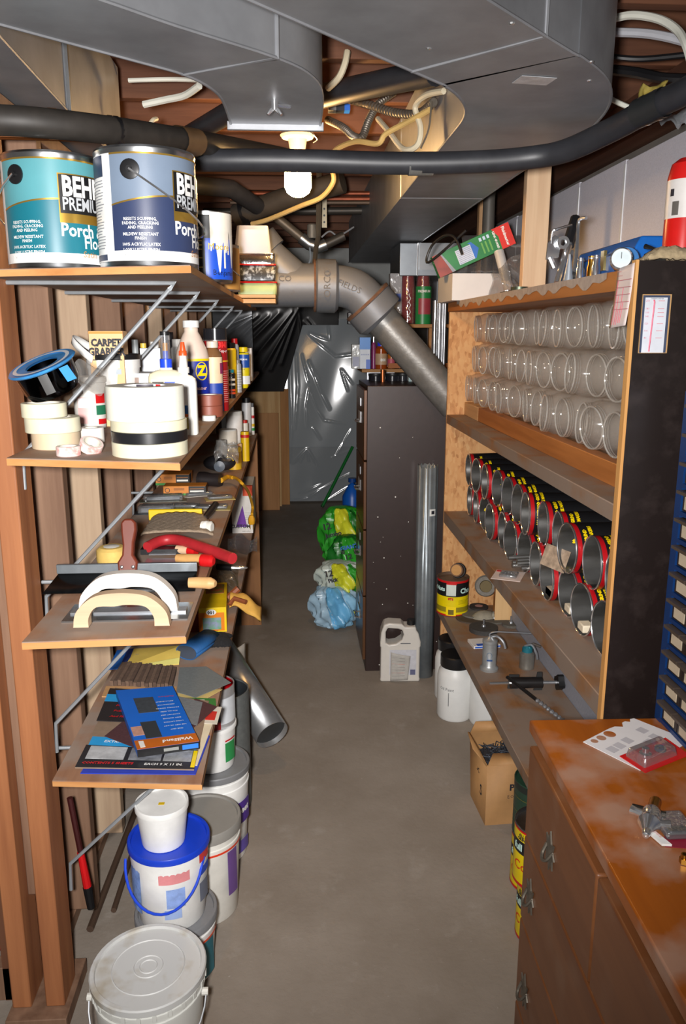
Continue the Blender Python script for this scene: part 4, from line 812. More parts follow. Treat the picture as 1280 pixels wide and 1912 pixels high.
rod_tool('wooden_handle', [s3(352, 1088, .02), s3(372, 1088, .02), s3(392, 1089, .02), s3(402, 1090, .02)], [.010, .0115, .012, .006], wood('#c0935f', '#d8b07c', 'x', 6, .5), 'pale wooden handle end sticking out past the dark blade', 'tool handle')  # end of a wooden tool handle
t = T('sponge_float', 'yellow round sanding sponge with white patch beside the bracket', 'sponge', (at(205, 1040, Y=1.72).x, 1.74, S3)); MB().lathe([(0, 0), (.032, 0), (.034, .008), (.033, .03), (.026, .036), (0, .038)], 28).build('sponge', pm('#d0b060', .7, 0, .12, 40), t); MB().lathe([(0, .0382), (.016, .0372), (.02, .036)], 16).build('plaster_patch', OFFWH, t)
# plaster-caked paint pad with yellow edge
t = T('paint_pad', 'dusty fuzzy paint pad with yellow edged holder', 'paint pad', (0, 0, 0))
a_ = s3(262, 1005, 0); b_ = s3(398, 1004, 0); yb_ = s3(330, 974, 0).y
MB().grid(lambda u, v: (a_.x + (b_.x - a_.x) * u - .03 * v * u, a_.y + (yb_ - a_.y) * v, S3 + .006 + .020 * math.sin(PI * min(1, u * 1.05)) ** .3 * (.5 + .5 * v) + .002 * math.sin(40 * u) * math.sin(31 * v)), 40, 14).build('pad', pm('#95836f', .9, 0, .2, 200, .5), t, solid=.004)
MB().box(a_.x - .01, s3(373, 974).x, yb_, yb_ + .012, S3 + .004, S3 + .034).build('yellow_holder', pm('#e0bc20', .4), t, bev=.003)
t = T('tube_cap', 'white ribbed tube cap lying on its side by the paint pad', 'cap', tuple(s3(387, 984, .016)), (D(90), D(15), D(70))); MB().lathe([(0, -.014), (.015, -.014), (.0155, .01), (.011, .014), (0, .014)], 24).build('cap_shell', OFFWH, t); MB().lathe([(.0157, -.006), (.0162, -.002), (.0157, .002)], 24).build('ring', WHITE, t)  # loose ribbed cap of a tube
# knife packages
CLP = film('#d0d4d8', .08, .9, .2, .4, .12)
def blister(px, py, w_, d_, rz, ccol, label, h_=.012, tool='#a0a4a8'):
    p = s3(px, py, 0); t = T('tool_package', label, 'package', (p.x, p.y, S3 + .0005), (0, 0, rz))
    bx(-w_ / 2, w_ / 2, -d_ / 2, d_ / 2, 0, .0015).build('backing_card', pm(ccol, .5, 0, .25, 60), t); bx(-w_ * .42, w_ * .42, -d_ * .34, d_ * .34, .0016, h_).build('blister', CLP, t, bev=.004)
    bx(-w_ * .36, w_ * .36, -d_ * .12, d_ * .12, .002, h_ * .7).build('tool_inside', pm(tool, .3, .8), t, bev=.002); return t
blister(305, 935, .14, .05, D(6), '#5c5a4a', 'clear packaged blade lying nearest the orange boxes', .02)
blister(292, 958, .12, .05, D(2), '#2a2c30', 'clear packaged knife with dark card left of the others', .024)
blister(345, 948, .10, .05, D(-4), '#8a8250', 'packaged scraper on a yellowish card')
blister(395, 950, .11, .06, D(3), '#9a8a4c', 'packaged blades on a yellow lettered card')
blister(410, 932, .09, .05, D(14), '#b09a58', 'packaged item near the shelf edge by the yellow cord')
blister(372, 926, .10, .03, D(20), '#a8a298', 'narrow pale packaged tool behind the other packages')
rod_tool('tool_handle', [s3(381, 968, .012), s3(392, 955, .014), s3(402, 942, .014)], [.008, .010, .010], pm('#241c1a', .4), 'short black tool handle lying on the packages', 'tool handle')  # short black tool handle, nothing more of the tool modelled
# orange sandpaper boxes
def obox(px0, px1, pyb, pyt, Z, depth, label, yb=0, blackfrac=.6):
    a = at(px0, pyb, Z=Z); a.y += yb; a = at(px0, pyb, Y=a.y); b = at(px1, pyb, Y=a.y); h_ = at(px0, pyt, Y=a.y).z - Z; w_ = b.x - a.x
    t = T('sanding_box', label, 'box', (a.x, a.y, Z)); bx(0, w_, 0, depth, 0, h_).build('carton', pm('#c87a28', .5, 0, .08), t, bev=.001)
    bx(w_ * blackfrac, w_ * 1.003, -.0008, .05, .002, h_ * .97).build('black_panel', BLACK, t); bx(0, w_ * blackfrac, -.0008, .001, 0, h_ * .2).build('green_stripe', pm('#3a8a3a', .5), t)
    bx(w_ * (blackfrac + .03), w_ * .96, -.0014, -.0008, h_ * .34, h_ * .50).build('white_text_bar', OFFWH, t); bx(w_ * (blackfrac + .03), w_ * .96, -.0014, -.0008, h_ * .66, h_ * .72).build('white_text_bar', pm('#a0642c', .5), t); MB().lathe([(.006, 0), (.008, 0)], 18).xf(TR(w_ * .1, -.001, h_ * .55) @ RX(PI / 2)).build('round_logo', INK, t); [bx(w_ * .25, w_ * .5, -.0012, -.0007, h_ * z, h_ * z + .001).build('print_line', INK, t) for z in (.75, .65, .55)]
    return t, h_
t, h_ = obox(305, 384, 925, 908, S3, .06, 'lower orange sanding box with black end', 0)
obox(291, 352, 907, 884, S3 + h_ + .0008, .075, 'upper orange sanding box stacked on another', .02) if False else None
t2, _ = obox(291, 354, 912, 886, S3, .085, 'taller orange sanding box behind the flat one', .055)
# black power tool with short yellow cord
t = T('power_tool', 'black tool grip with short yellow cord and plug over the edge', 'power tool')
a_ = s3(372, 895, .02); b_ = s3(412, 897, .02)
MB().tube([a_, a_ + (b_ - a_) * .25, a_ + (b_ - a_) * .55, b_], [.026, .026, .022, .024], 14).build('grip', pm('#241e1e', .45), t)
YC = pm('#c8931c', .45)
e1 = s3(414, 889, .02); MB().tube(catmull([b_, s3(425, 890, .022), s3(440, 893, .024), s3(452, 903, .02), at(464, 920, X=-.165), at(471, 945, X=-.16), at(470, 960, X=-.16)], 6), .0052, 10).build('cord', YC, t)
MB().tube([b_, s3(424, 890, .022), s3(434, 892, .023)], [.009, .0075, .006], 10).build('strain_relief', YC, t)
pz_ = at(469, 962, X=-.16); MB().tube([pz_, pz_ - Vector((0, 0, .012)), pz_ - Vector((0, 0, .03)), pz_ - Vector((0, 0, .034))], [.007, .012, .012, .009], 8).build('plug', pm('#c8901a', .45), t)
for dx in (-.005, .005): bx(pz_.x + dx - .001, pz_.x + dx + .001, pz_.y - .003, pz_.y + .003, pz_.z - .052, pz_.z - .033).build('prong', BRASS, t)
# sander behind
t = T('finishing_sander', 'dark sander lying on its side with a yellow arc', 'power tool')
c_ = s3(410, 880, 0); MB().grid(lambda u, v: (c_.x + .06 * math.cos(2 * PI * u) * math.sin(PI * v), c_.y + .045 * math.sin(2 * PI * u) * math.sin(PI * v), S3 + .032 - .030 * math.cos(PI * v)), 22, 12).build('housing', pm('#222226', .4), t); MB().lathe([(0, 0), (.02, 0), (.02, .012), (0, .014)], 20).xf(TR(c_.x + .004, c_.y - .038, S3 + .026) @ RX(PI / 2)).build('wheel', pm('#4a525c', .4), t); MB().tube([(c_.x + .035 + .018 * math.cos(a), c_.y - .02, S3 + .038 + .018 * math.sin(a)) for a in [.2 + .2 * i for i in range(10)]], .0022, 6).build('yellow_arc', YEL, t)
def far3(name, cx, yb, wpx, yt, mat, label, cat='can', cmat=None, bands=()):
    x, y, r, h = spot(cx, yb, S3, wpx, yt); t = T(name, label, cat, (x, y, S3)); MB().lathe([(0, 0), (r, .001), (r, h * .96), (r * .96, h), (0, h)], 26).build('can_body', mat, t)
    for z0, z1, c in bands: wrap(t, 'band', pm(c, .45), r, h * z0, h * z1, D(-110), D(110), 18, off=.0008)
    if cmat: MB().lathe([(0, h), (r * .8, h), (r * .8, h * 1.14), (0, h * 1.14)], 20).build('cap', cmat, t)
    return t
far3('spackle_can', 437, 845, 30, 768, OFFWH, 'white can with orange base on the trowel shelf', bands=((.02, .2, '#d84a18'), (.3, .9, '#e8e4de')))
far3('filler_tub', 425, 850, 34, 802, OFFWH, 'short cream and yellow tub in front of the orange based can', 'tub', bands=((.05, .4, '#b89a28'), (.45, .95, '#e6dccb')))
far3('white_jar', 413, 858, 20, 822, OFFWH, 'small white jar beside the short cream tub', 'jar')
far3('glue_tube', 457, 862, 16, 806, pm('#d8b010', .4), 'standing bright yellow tube with red band', 'tube', bands=((.8, .9, '#c02018'),))
far3('stain_can', 437, 878, 26, 835, pm('#c9a020', .4), 'low yellow can near the shelf edge', bands=((.3, .8, '#a87818'),))
far3('white_bottle', 456, 830, 14, 790, OFFWH, 'slim white bottle behind the yellow tube', 'bottle', pm('#c03028', .4))
far3('white_canister', 460, 815, 18, 752, pm('#c9cacc', .4), 'tall white canister with black cap under the bottle shelf', 'can', BLACK)
far3('marker_tube', 471, 812, 7, 760, pm('#e4e4e0', .4), 'thin striped tube at the far end of the trowel shelf', 'tube', pm('#5a5c60', .4), bands=((.3, .4, '#d8b010'), (.6, .7, '#c02028'), (.15, .25, '#2a8a3a')))
p = s3(449, 872, 0); tag(bx(p.x - .006, p.x + .006, p.y, p.y + .02, S3, S3 + .09).build('wood_block', wood('#b58d60', '#cda678', 'z', 6), None, bev=.001), 'small upright wood block beside the yellow tube', 'wood block')
o = MB().grid(lambda u, v: (lambda p: (p.x, p.y + .02 * math.sin(5 * u + 7 * v), p.z + .01 * math.sin(9 * u) + .02 * math.sin(PI * u)))(at(400 + 45 * u, 868 - 34 * v, Y=2.66)), 16, 10).build('plastic_bag', film('#c4c4c2', .12, .85, .2, .5, .25), None); tag(o, 'crumpled clear bag with yellow tag on the trowel shelf', 'plastic bag')

# ================================================================== shelf four: sandpaper
def s4(px, py, dz=0): return at(px, py, Z=S4 + dz)
def sheet4(pix, dz, mat, label, name='sandpaper_sheet', th=.0012, cat='sandpaper'):
    P_ = [s4(px, py, dz) for px, py in pix]; b = MB(); n = len(P_)
    b.add([(p.x, p.y, p.z) for p in P_] + [(p.x, p.y, p.z + th) for p in P_], [tuple(range(n)), tuple(range(n, 2 * n))[::-1]] + [(i, n + i, n + (i + 1) % n, (i + 1) % n) for i in range(n)])
    return tag(b.build(name, mat, None), label, cat)
sheet4([(150, 1445), (365, 1447), (392, 1375), (200, 1370)], .0005, pm('#2a3fae', .5), 'deep blue folder at the bottom of the sandpaper pile', 'paper_folder', .002, 'folder')
sheet4([(170, 1420), (368, 1430), (408, 1322), (240, 1310)], .0028, pm('#d8ccb0', .6), 'curled cream card under the sandpaper packs', 'card', .0012, 'card')
# sandpaper pack with printed header
P0, P1, P2, P3 = s4(140, 1434, .005), s4(362, 1438, .005), s4(390, 1310, .005), s4(215, 1285, .005)
def quad(P0, P1, P2, P3, u0, u1, v0, v1, dz):
    f = lambda u, v: (P0 * (1 - u) + P1 * u) * (1 - v) + (P3 * (1 - u) + P2 * u) * v + Vector((0, 0, dz)); return [f(u0, v0), f(u1, v0), f(u1, v1), f(u0, v1)]
def plate(t, name, q_, mat, th=.0006):
    b = MB(); b.add([tuple(p) for p in q_] + [tuple(p - Vector((0, 0, th))) for p in q_], [(0, 1, 2, 3), (7, 6, 5, 4), (0, 4, 5, 1), (1, 5, 6, 2), (2, 6, 7, 3), (3, 7, 4, 0)]); return b.build(name, mat, t)
t = T('sandpaper_pack', 'sandpaper pack printed extra fine under the bright blue box', 'sandpaper pack')
plate(t, 'backing_sheet', quad(P0, P1, P2, P3, 0, 1, 0, 1, .002), pm('#8a7460', .7, 0, .08, 60), .003)
plate(t, 'black_footer', quad(P0, P1, P2, P3, 0, 1, 0, .24, .0026), pm('#26262a', .5)); plate(t, 'sky_blue_band', quad(P0, P1, P2, P3, .02, .98, .24, .34, .0026), pm('#2a9ad8', .5)); plate(t, 'grey_photo', quad(P0, P1, P2, P3, .05, .38, .09, .23, .0032), pm('#b0b2b4', .5, 0, .2, 50)); plate(t, 'grey_photo', quad(P0, P1, P2, P3, .42, .70, .09, .23, .0032), pm('#7a7c80', .5, 0, .4, 50)); plate(t, 'grey_photo', quad(P0, P1, P2, P3, .72, .96, .09, .23, .0032), pm('#9a9c9e', .5, 0, .3, 50)); plate(t, 'yellow_tab', quad(P0, P1, P2, P3, .965, 1, .02, .23, .0034), YEL)
def qtext(t, s, q_, size, mat, bold=0, flip=False):
    o_ = (q_[0] + q_[1] + q_[2] + q_[3]) / 4; ex = (q_[1] - q_[0]).normalized(); ez = ex.cross(q_[3] - q_[0]).normalized(); ey = ez.cross(ex)
    if flip: ex, ey = -ex, -ey
    M = Matrix(((ex.x, ey.x, ez.x, o_.x), (ex.y, ey.y, ez.y, o_.y), (ex.z, ey.z, ez.z, o_.z + .0004), (0, 0, 0, 1))); return text(t, s, size, mat, M, bold=bold)
qtext(t, 'CONTENTS 5 SHEETS', quad(P0, P1, P2, P3, .02, .5, .015, .075, .0030), .0115, pm('#d02028', .5), .0004); qtext(t, 'EACH 9 X 11 IN.', quad(P0, P1, P2, P3, .52, .95, .015, .075, .0030), .0115, WHITE, .0003); qtext(t, 'EXTRA FINE 220', quad(P0, P1, P2, P3, .06, .6, .25, .33, .0030), .013, WHITE, .0003)
t = T('sandpaper_pack', 'black and red lettered sandpaper pack tucked left of the blue box', 'sandpaper pack')
q0, q1, q2, q3 = s4(180, 1345, .011), s4(300, 1350, .011), s4(315, 1290, .011), s4(205, 1285, .011)
plate(t, 'backing_sheet', quad(q0, q1, q2, q3, 0, 1, 0, 1, 0), pm('#2a2628', .5), .002); plate(t, 'blue_band', quad(q0, q1, q2, q3, 0, 1, .58, .80, .0006), pm('#2a9ad8', .5)); qtext(t, 'For Fine', quad(q0, q1, q2, q3, .1, .6, .38, .52, .0008), .012, RED, .0004); qtext(t, 'Polishing', quad(q0, q1, q2, q3, .1, .6, .22, .36, .0008), .012, RED, .0004); qtext(t, 'And Finish', quad(q0, q1, q2, q3, .1, .6, .05, .2, .0008), .012, RED, .0004); qtext(t, 'ALL PURPOSE', quad(q0, q1, q2, q3, .1, .9, .6, .78, .0008), .009, WHITE)
MAR = pm('#4a2a2c', .8, 0, .15, 150, .2); GRY = pm('#6f7274', .85, 0, .12, 150, .2)
sheet4([(195, 1375), (255, 1398), (300, 1370), (245, 1335)], .0095, MAR, 'maroon sandpaper sheet poking out left of the blue box')
sheet4([(335, 1380), (378, 1345), (405, 1320), (365, 1305), (330, 1330)], .0095, MAR, 'maroon sandpaper sheet poking out right of the blue box')
sheet4([(320, 1340), (368, 1355), (378, 1312), (330, 1300)], .0118, GRY, 'grey sandpaper sheet beside the blue box')
t = T('paper_card', 'green and white printed card near the shelf edge', 'card'); q0, q1, q2, q3 = s4(330, 1318, .004), s4(404, 1322, .004), s4(402, 1304, .004), s4(335, 1302, .004)
plate(t, 'card', quad(q0, q1, q2, q3, 0, 1, 0, 1, 0), pm('#3a7a38', .5), .001); plate(t, 'white_lettering_block', quad(q0, q1, q2, q3, .1, .7, .4, .8, .0006), WHITE)
t = T('paper_card', 'red and white card corner hanging over the shelf edge', 'card'); q0, q1, q2, q3 = s4(372, 1350, .006), s4(405, 1352, .006), s4(414, 1320, .006), s4(385, 1318, .006); plate(t, 'card', quad(q0, q1, q2, q3, 0, 1, 0, 1, 0), pm('#d8d0c0', .5), .001); plate(t, 'red_block', quad(q0, q1, q2, q3, .1, .8, .2, .7, .0006), pm('#c83028', .5))
# bright blue box (upside-down lettering)
t = T('sanding_block_box', 'bright blue sanding box lying askew on the sandpaper packs', 'box')
zb = .014; q0, q1, q2, q3 = s4(256, 1400, zb + .018), s4(372, 1384, zb + .018), s4(322, 1281, zb + .018), s4(216, 1289, zb + .018)
b = MB(); b.add([tuple(p) for p in (q0, q1, q2, q3)] + [(p.x, p.y, S4 + zb) for p in (q0, q1, q2, q3)], [(0, 1, 2, 3), (7, 6, 5, 4), (0, 4, 5, 1), (1, 5, 6, 2), (2, 6, 7, 3), (3, 7, 4, 0)]); b.build('carton', pm('#1a66c8', .4, 0, .04), t)
plate(t, 'orange_band', quad(q0, q1, q2, q3, 0, 1, 0, .13, .0006), pm('#b8601c', .5)); plate(t, 'dark_swatch', quad(q0, q1, q2, q3, .24, .58, .55, .82, .0006), pm('#3a3f44', .7, 0, .2, 120)); plate(t, 'dark_swatch', quad(q0, q1, q2, q3, .20, .46, .14, .40, .0006), pm('#2e3236', .7)); plate(t, 'hand_picture', quad(q0, q1, q2, q3, .02, .22, .20, .34, .0005), pm('#b88a78', .6, 0, .2, 80)); plate(t, 'white_tag', quad(q0, q1, q2, q3, .06, .14, .02, .11, .001), OFFWH)
qtext(t, 'WallSand', quad(q0, q1, q2, q3, .35, 1, .0, .13, .001), .017, WHITE, .0006, True); qtext(t, 'Stubborn', quad(q0, q1, q2, q3, .62, .98, .76, .84, .001), .010, pm('#9c4a78', .5), .0004, True)
for k, s_ in enumerate(('REPLACEMENT', 'ABRASIVE FOR', 'DRYWALL SANDER', 'FITS ALL SIZES', 'COMFORT GRIP', 'EASY CHANGE', 'LONG LASTING', 'USE WET OR DRY', 'FINE GRIT')): qtext(t, s_, quad(q0, q1, q2, q3, .5, .98, .68 - .06 * k, .74 - .06 * k, .001), .0062, WHITE, .0001, True)
f0, f1 = Vector((q0.x, q0.y, S4 + zb)), Vector((q1.x, q1.y, S4 + zb)); ff = [f0, f1, q1, q0]; ex = (f1 - f0).normalized(); nrm = Vector((ex.y, -ex.x, 0))
def fplate(name, u0, u1, v0, v1, mat, o_=.0006):
    F = lambda u, v: f0 * (1 - u) + f1 * u + Vector((0, 0, .018 * v)) + nrm * o_; return MB().add([F(u0, v0), F(u1, v0), F(u1, v1), F(u0, v1)], [(0, 1, 2, 3)]).build(name, mat, t)
fplate('black_side', 0, 1, 0, 1, BLACK); fplate('blue_side_logo', .72, .98, .2, .8, pm('#2a78e0', .4), .001); fplate('grey_swatch', .42, .66, .3, .7, pm('#8a8c88', .5), .001)
# belt-sander belt pack
t = T('sanding_belt', 'curled blue sanding belt in a yellow printed sleeve', 'sanding belt', tuple(s4(335, 1228, .0)))
Lb = .10; b = MB(); pr = []
for i in range(25):
    a = 2 * PI * i / 24; pr.append((.033 * math.copysign(abs(math.cos(a)) ** .8, math.cos(a)), .022 + .021 * math.sin(a)))
A_ = [(x_, -.03, z_) for x_, z_ in pr]; B_ = [(x_, .10, z_) for x_, z_ in pr]; b.strip(A_, B_); M_ = TR(.035, .01, 0) @ RZ(D(-25)); b.xf(M_).build('belt', pm('#1d5a96', .7, 0, .1, 100), t, solid=.002)
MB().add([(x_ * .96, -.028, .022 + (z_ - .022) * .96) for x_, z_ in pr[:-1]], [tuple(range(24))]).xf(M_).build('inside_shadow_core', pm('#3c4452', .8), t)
sl = [s4(225, 1248, .004), s4(334, 1240, .004), s4(338, 1205, .03), s4(240, 1212, .012)]; sl = [p - t.location for p in sl]
plate(t, 'yellow_sleeve', quad(*sl, 0, 1, 0, 1, 0), pm('#d0b458', .5), .002); plate(t, 'pale_strip', quad(*sl, 0, 1, 0, .32, .0008), pm('#d8cf78', .5)); plate(t, 'barcode', quad(*sl, .72, .95, .72, .95, .0008), INK); qtext(t, '============', quad(*sl, .1, .7, .55, .75, .001), .010, pm('#2a4aa0', .5)); plate(t, 'blue_end', quad(*sl, -.22, .0, 0, 1, .0), pm('#1c5fb0', .5), .002); plate(t, 'navy_stripe', quad(*sl, -.02, .1, 0, 1, .001), pm('#1a2f6a', .5))
# brown ridged stack, grey sheet
t = T('sandpaper_stack', 'stack of worn brown sanding strips behind the blue box', 'sandpaper')
q0, q1, q2, q3 = s4(205, 1282, 0), s4(322, 1290, 0), s4(330, 1255, 0), s4(228, 1246, 0)
for k in range(16): plate(t, 'strip', quad(q0, q1, q2, q3, k / 16 + .004, (k + 1) / 16 - .004, 0, 1, .016 + .002 * (k % 3)), pm('#5a463a', .9, 0, .2, 80) if k % 2 else pm('#6b5546', .9, 0, .2, 80), .014)
sheet4([(190, 1302), (328, 1303), (330, 1284), (198, 1283)], .001, wood('#b08456', '#c89c6c', 'x', 6), 'thin pale board under the brown sanding strips', 'thin_board', .003, 'board')
sheet4([(330, 1293), (365, 1303), (431, 1275), (385, 1245), (335, 1247)], .006, pm('#6d7272', .85, 0, .1, 150), 'large grey sandpaper sheet reaching past the shelf edge')
sheet4([(328, 1308), (372, 1312), (415, 1288), (335, 1285)], .002, pm('#c8b070', .7), 'yellowish paper under the large grey sandpaper', 'paper', .001, 'paper')
# yellow box of shoe covers / gloves "100"
t = T('glove_box', 'yellow and orange box marked 100 near the shelf edge', 'box'); p = s4(372, 1182, 0)
q0, q1 = s4(372, 1182, 0), s4(422, 1184, 0); w_ = (q1 - q0).length; hh = at(372, 1136, Y=q0.y).z - S4; dp = s4(410, 1140, 0).y - q0.y + .05
t.location = (q0.x, q0.y, S4); t.rotation_euler = (0, 0, D(4))
bx(0, w_, 0, dp, 0, hh).build('carton', pm('#dfc010', .45), t, bev=.001)
bx(-.0006, w_ * .92, -.0006, .02, hh * .06, hh * .80).build('orange_zone', pm('#d87a14', .45), t); MB().lathe([(0, 0), (.0155, 0)], 24).xf(TR(w_ * .45, -.0012, hh * .82) @ RX(PI / 2) @ Matrix.Scale(.62, 4, (0, 1, 0))).build('white_oval', WHITE, t); text(t, '100', .0145, INK, TR(w_ * .45, -.0018, hh * .82) @ FRONT @ RZ(PI), bold=.0006)
bx(w_ * .14, w_ * .80, -.0012, 0, hh * .12, hh * .60).build('front_picture', pm('#8a8ab0', .5, 0, .35, 50, 0, col2='#5a9a5a'), t); bx(w_ * .2, w_ * .9, dp * .55, dp * .93, hh, hh + .0010).build('top_picture', pm('#c04a30', .5, 0, .35, 50, 0, col2='#5a7a30'), t); text(t, '=======', .008, INK, TR(w_ * .5, -.0014, hh * .07) @ FRONT)
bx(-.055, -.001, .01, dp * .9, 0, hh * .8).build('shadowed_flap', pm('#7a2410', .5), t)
# fuzzy black pad
p = s4(400, 1208, 0); o = MB().grid(lambda u, v: (p.x - .045 + .09 * u + .006 * math.sin(7 * v), p.y - .02 + .085 * v, S4 + .006 + .022 * (math.sin(PI * u) * math.sin(PI * v)) ** .4 + .003 * random.random()), 26, 26).build('scrub_pad', pm('#1b1b1d', 1, 0, .4, 200, .6), None, solid=.006); tag(o, 'fuzzy black scouring pad below the yellow glove box', 'pad')
# gloves / cloth bag
t = T('work_glove', 'yellow cloth glove with brown straps hanging off the shelf', 'glove'); c_ = s4(450, 1125, .02)
o = MB().grid(lambda u, v: (c_.x - .035 + .10 * u, c_.y - .05 + .1 * v + .012 * math.sin(6 * u), S4 + .02 + .03 * math.sin(PI * v) - .05 * u * u + .005 * math.sin(9 * u + 5 * v)), 16, 12); o.build('cloth', pm('#d0a048', .8, 0, .1, 40, .2), t, solid=.008)
MB().tube([(c_.x - .035, c_.y - .05, S4 + .03), (c_.x - .02, c_.y - .03, S4 + .045), (c_.x + .02, c_.y - .055, S4 + .04)], .008, 8).build('strap', pm('#8a4a28', .6), t); MB().tube([(c_.x - .045, c_.y + .02, S4 + .03), (c_.x - .01, c_.y + .03, S4 + .06)], .012, 8).build('strap', pm('#8a4a28', .6), t)
o = MB().grid(lambda u, v: (lambda p: (p.x, p.y, p.z + .035 * (math.sin(PI * u) * math.sin(PI * v)) ** .6 + .004 * math.sin(12 * u + 9 * v)))(s4(385 + 60 * u, 1108 - 50 * v, .0)), 16, 14).build('plastic_bag', film('#a89a80', .12, .8, .15, .5, .35), None); tag(o, 'crumpled cloudy plastic bag behind the yellow glove box', 'plastic bag')
t = T('metal_trowel', 'shiny metal blade edge poking past the shelf behind the plastic bag', 'trowel'); MB().tube([s4(432, 1060, .05), s4(455, 1060, .05), s4(462, 1060, .05)], [.009, .008, .002], 10).build('blade', CHROME, t); MB().tube([s4(405, 1058, .05), s4(432, 1060, .05)], .012, 10).build('handle', BLACK, t)

# ================================================================== floor on the left
def bucket(name, loc, r, h, label, body=WHITE, lid=None, lidh=.016, tap=.88, rib=True, cat='bucket', group=None):
    t = T(name, label, cat, loc, (0, 0, 0), group)
    pr = [(0, 0), (r * tap * .97, .001), (r * tap, .006), (r * (.98), h * .80)]
    pr += [(r * 1.0, h * .80), (r * 1.0, h * .82), (r * .975, h * .825), (r * .98, h * .88), (r * 1.0, h * .88), (r * 1.0, h * .90), (r * .98, h * .905)] if rib else []
    pr += [(r * .99, h - lidh)]
    MB().lathe(pr, 44).build('bucket_body', body, t)
    MB().lathe([(r * .99, h - lidh - .002), (r * 1.035, h - lidh), (r * 1.04, h - .003), (r * 1.02, h), (r * .95, h), (r * .935, h - .006), (0, h - .006)], 44).build('lid', lid or body, t)
    return t
p = at(275, 1810, Z=.235); t = bucket('bucket', (p.x + .002, p.y + .003, 0), .116, .245, 'near white pail with dusty lid and wire handle on the floor', pm('#d9dad4', .4, 0, .04), pm('#c9cac8', .5, 0, .1, 8, 0, col2='#b0a898', sharp=(.52, .66)))
for rr in (.018, .03, .075): MB().lathe([(rr - .002, .2385), (rr, .2405), (rr + .002, .2385)], 36).build('lid_ring', pm('#c9cac8', .5), t)
for k in range(24):
    a = 2 * PI * k / 24; MB().box(-.004, .004, -.0015, .0015, 0, .012).xf(TR(.1185 * math.sin(a), -.1185 * math.cos(a), .213) @ RZ(a)).build('lid_tab', pm('#d9dad4', .4), t)
MB().tube([(.119 * math.cos(a) * 1.02, -.02 - .095 * math.sin(a), .19 - .10 * math.sin(a)) for a in [PI * i / 16 for i in range(17)]], .0022, 6).build('wire_handle', STEEL, t)
for s_ in (-1, 1): MB().tube([(s_ * .112, -.02, .19), (s_ * .125, -.02, .19)], .008, 10).build('handle_ear', OFFWH, t)
# stack behind: grey lid pail / blue lid pail / white tub
bxp = at(315, 1600, Z=.40); X_, Y_ = at(315, 1562, Z=.37).x, at(315, 1562, Z=.37).y
t = bucket('bucket', (X_ + .008, Y_, 0), .096, .172, 'pail with grey lid and orange stripe under the blue lidded one', WHITE, pm('#7c7d80', .5), .02)
wrap(t, 'orange_stripe', pm('#d84a20', .4), .094, .122, .128, D(-80), D(100), 24, off=.002); wrap(t, 'teal_panel', pm('#1f6a78', .5), .091, .02, .118, D(48), D(75), 8, off=.002)
z0 = .1663
t = bucket('bucket', (X_, Y_, z0), .0935, .208, 'white pail with bright blue lid and blue plastic handle', WHITE, pm('#1a3fc0', .35, 0, .08), .016, .84, False)
wrap(t, 'pink_panel', pm('#d8898c', .6, 0, .1, 30), 0.0894, .14, .185, D(-8), D(38), 10, off=.002); wrap(t, 'blue_print', pm('#8aa4d8', .6, 0, .2, 60), 0.0854, .075, .125, D(2), D(30), 8, off=.004); wrap(t, 'blue_print', pm('#9ab0dc', .6), 0.0835, .045, .07, D(-2), D(24), 8, off=.004); wrap(t, 'red_bar', pm('#c83a3a', .5), 0.0908, .165, .19, D(56), D(84), 8, off=.002); wrap(t, 'blue_bar', pm('#2448b0', .5), 0.0899, .13, .15, D(56), D(84), 8, off=.002); wrap(t, 'barcode', pm('#6a7080', .5), 0.0872, .06, .11, D(56), D(80), 8, off=.003); wrap(t, 'blue_side_print', pm('#7a98d0', .6, 0, .3, 60), 0.0890, .05, .19, D(-70), D(-40), 8, off=.002)
label_lines(t, .0888, .145, .18, D(-5), D(36), 5, pm('#b84a50', .6))
hp_ = [(-.090 * math.cos(a) - .008, -.03 - .075 * math.sin(a), .170 - .095 * math.sin(a)) for a in [PI * i / 18 for i in range(19)]]; MB().tube(hp_, .0032, 8).build('plastic_handle', pm('#1c46cc', .35), t)
MB().tube([hp_[-1], Vector(hp_[-1]) + Vector((-.004, -.008, -.014))], .007, 8).build('handle_ear', pm('#1c46cc', .35), t)
z1 = z0 + .2025
t = bucket('plastic_tub', (X_ - .010, Y_ - .012, z1), .060, .105, 'small white tub standing on the blue lid', WHITE, WHITE, .014, .84, False, 'tub'); bx(-.007, .007, -.008, .002, .0992, .0998).build('yellow_sticker', pm('#d8b418', .5), t)
# second row of pails
X2, Y2 = -.262, 1.915
t = bucket('bucket', (X2, Y2, 0), .100, .28, 'tall pail with grey lid and purple panel beside the blue lidded stack', OFFWH, pm('#8b8882', .55, 0, .06), .03)
wrap(t, 'red_stripe', pm('#d83a1c', .4), .099, .215, .221, D(-60), D(100), 20, off=.002); wrap(t, 'purple_panel', pm('#6a4a8a', .5), .097, .08, .21, D(46), D(68), 8, off=.002)
X3, Y3 = -.255, 2.155
t = bucket('bucket', (X3, Y3, 0), .104, .30, 'pail with grey lid and purple lettering under the white tub', WHITE, pm('#77787a', .5), .02)
wrap(t, 'purple_label', pm('#4a2a8a', .5), .1025, .13, .20, D(38), D(80), 10, off=.002); text(t, 'Sheet', .03, WHITE, bend=(.1055, D(55), .172), bold=.001); wrap(t, 'purple_footer', pm('#5a4a9a', .5), .0965, .03, .07, D(40), D(80), 10, off=.003)
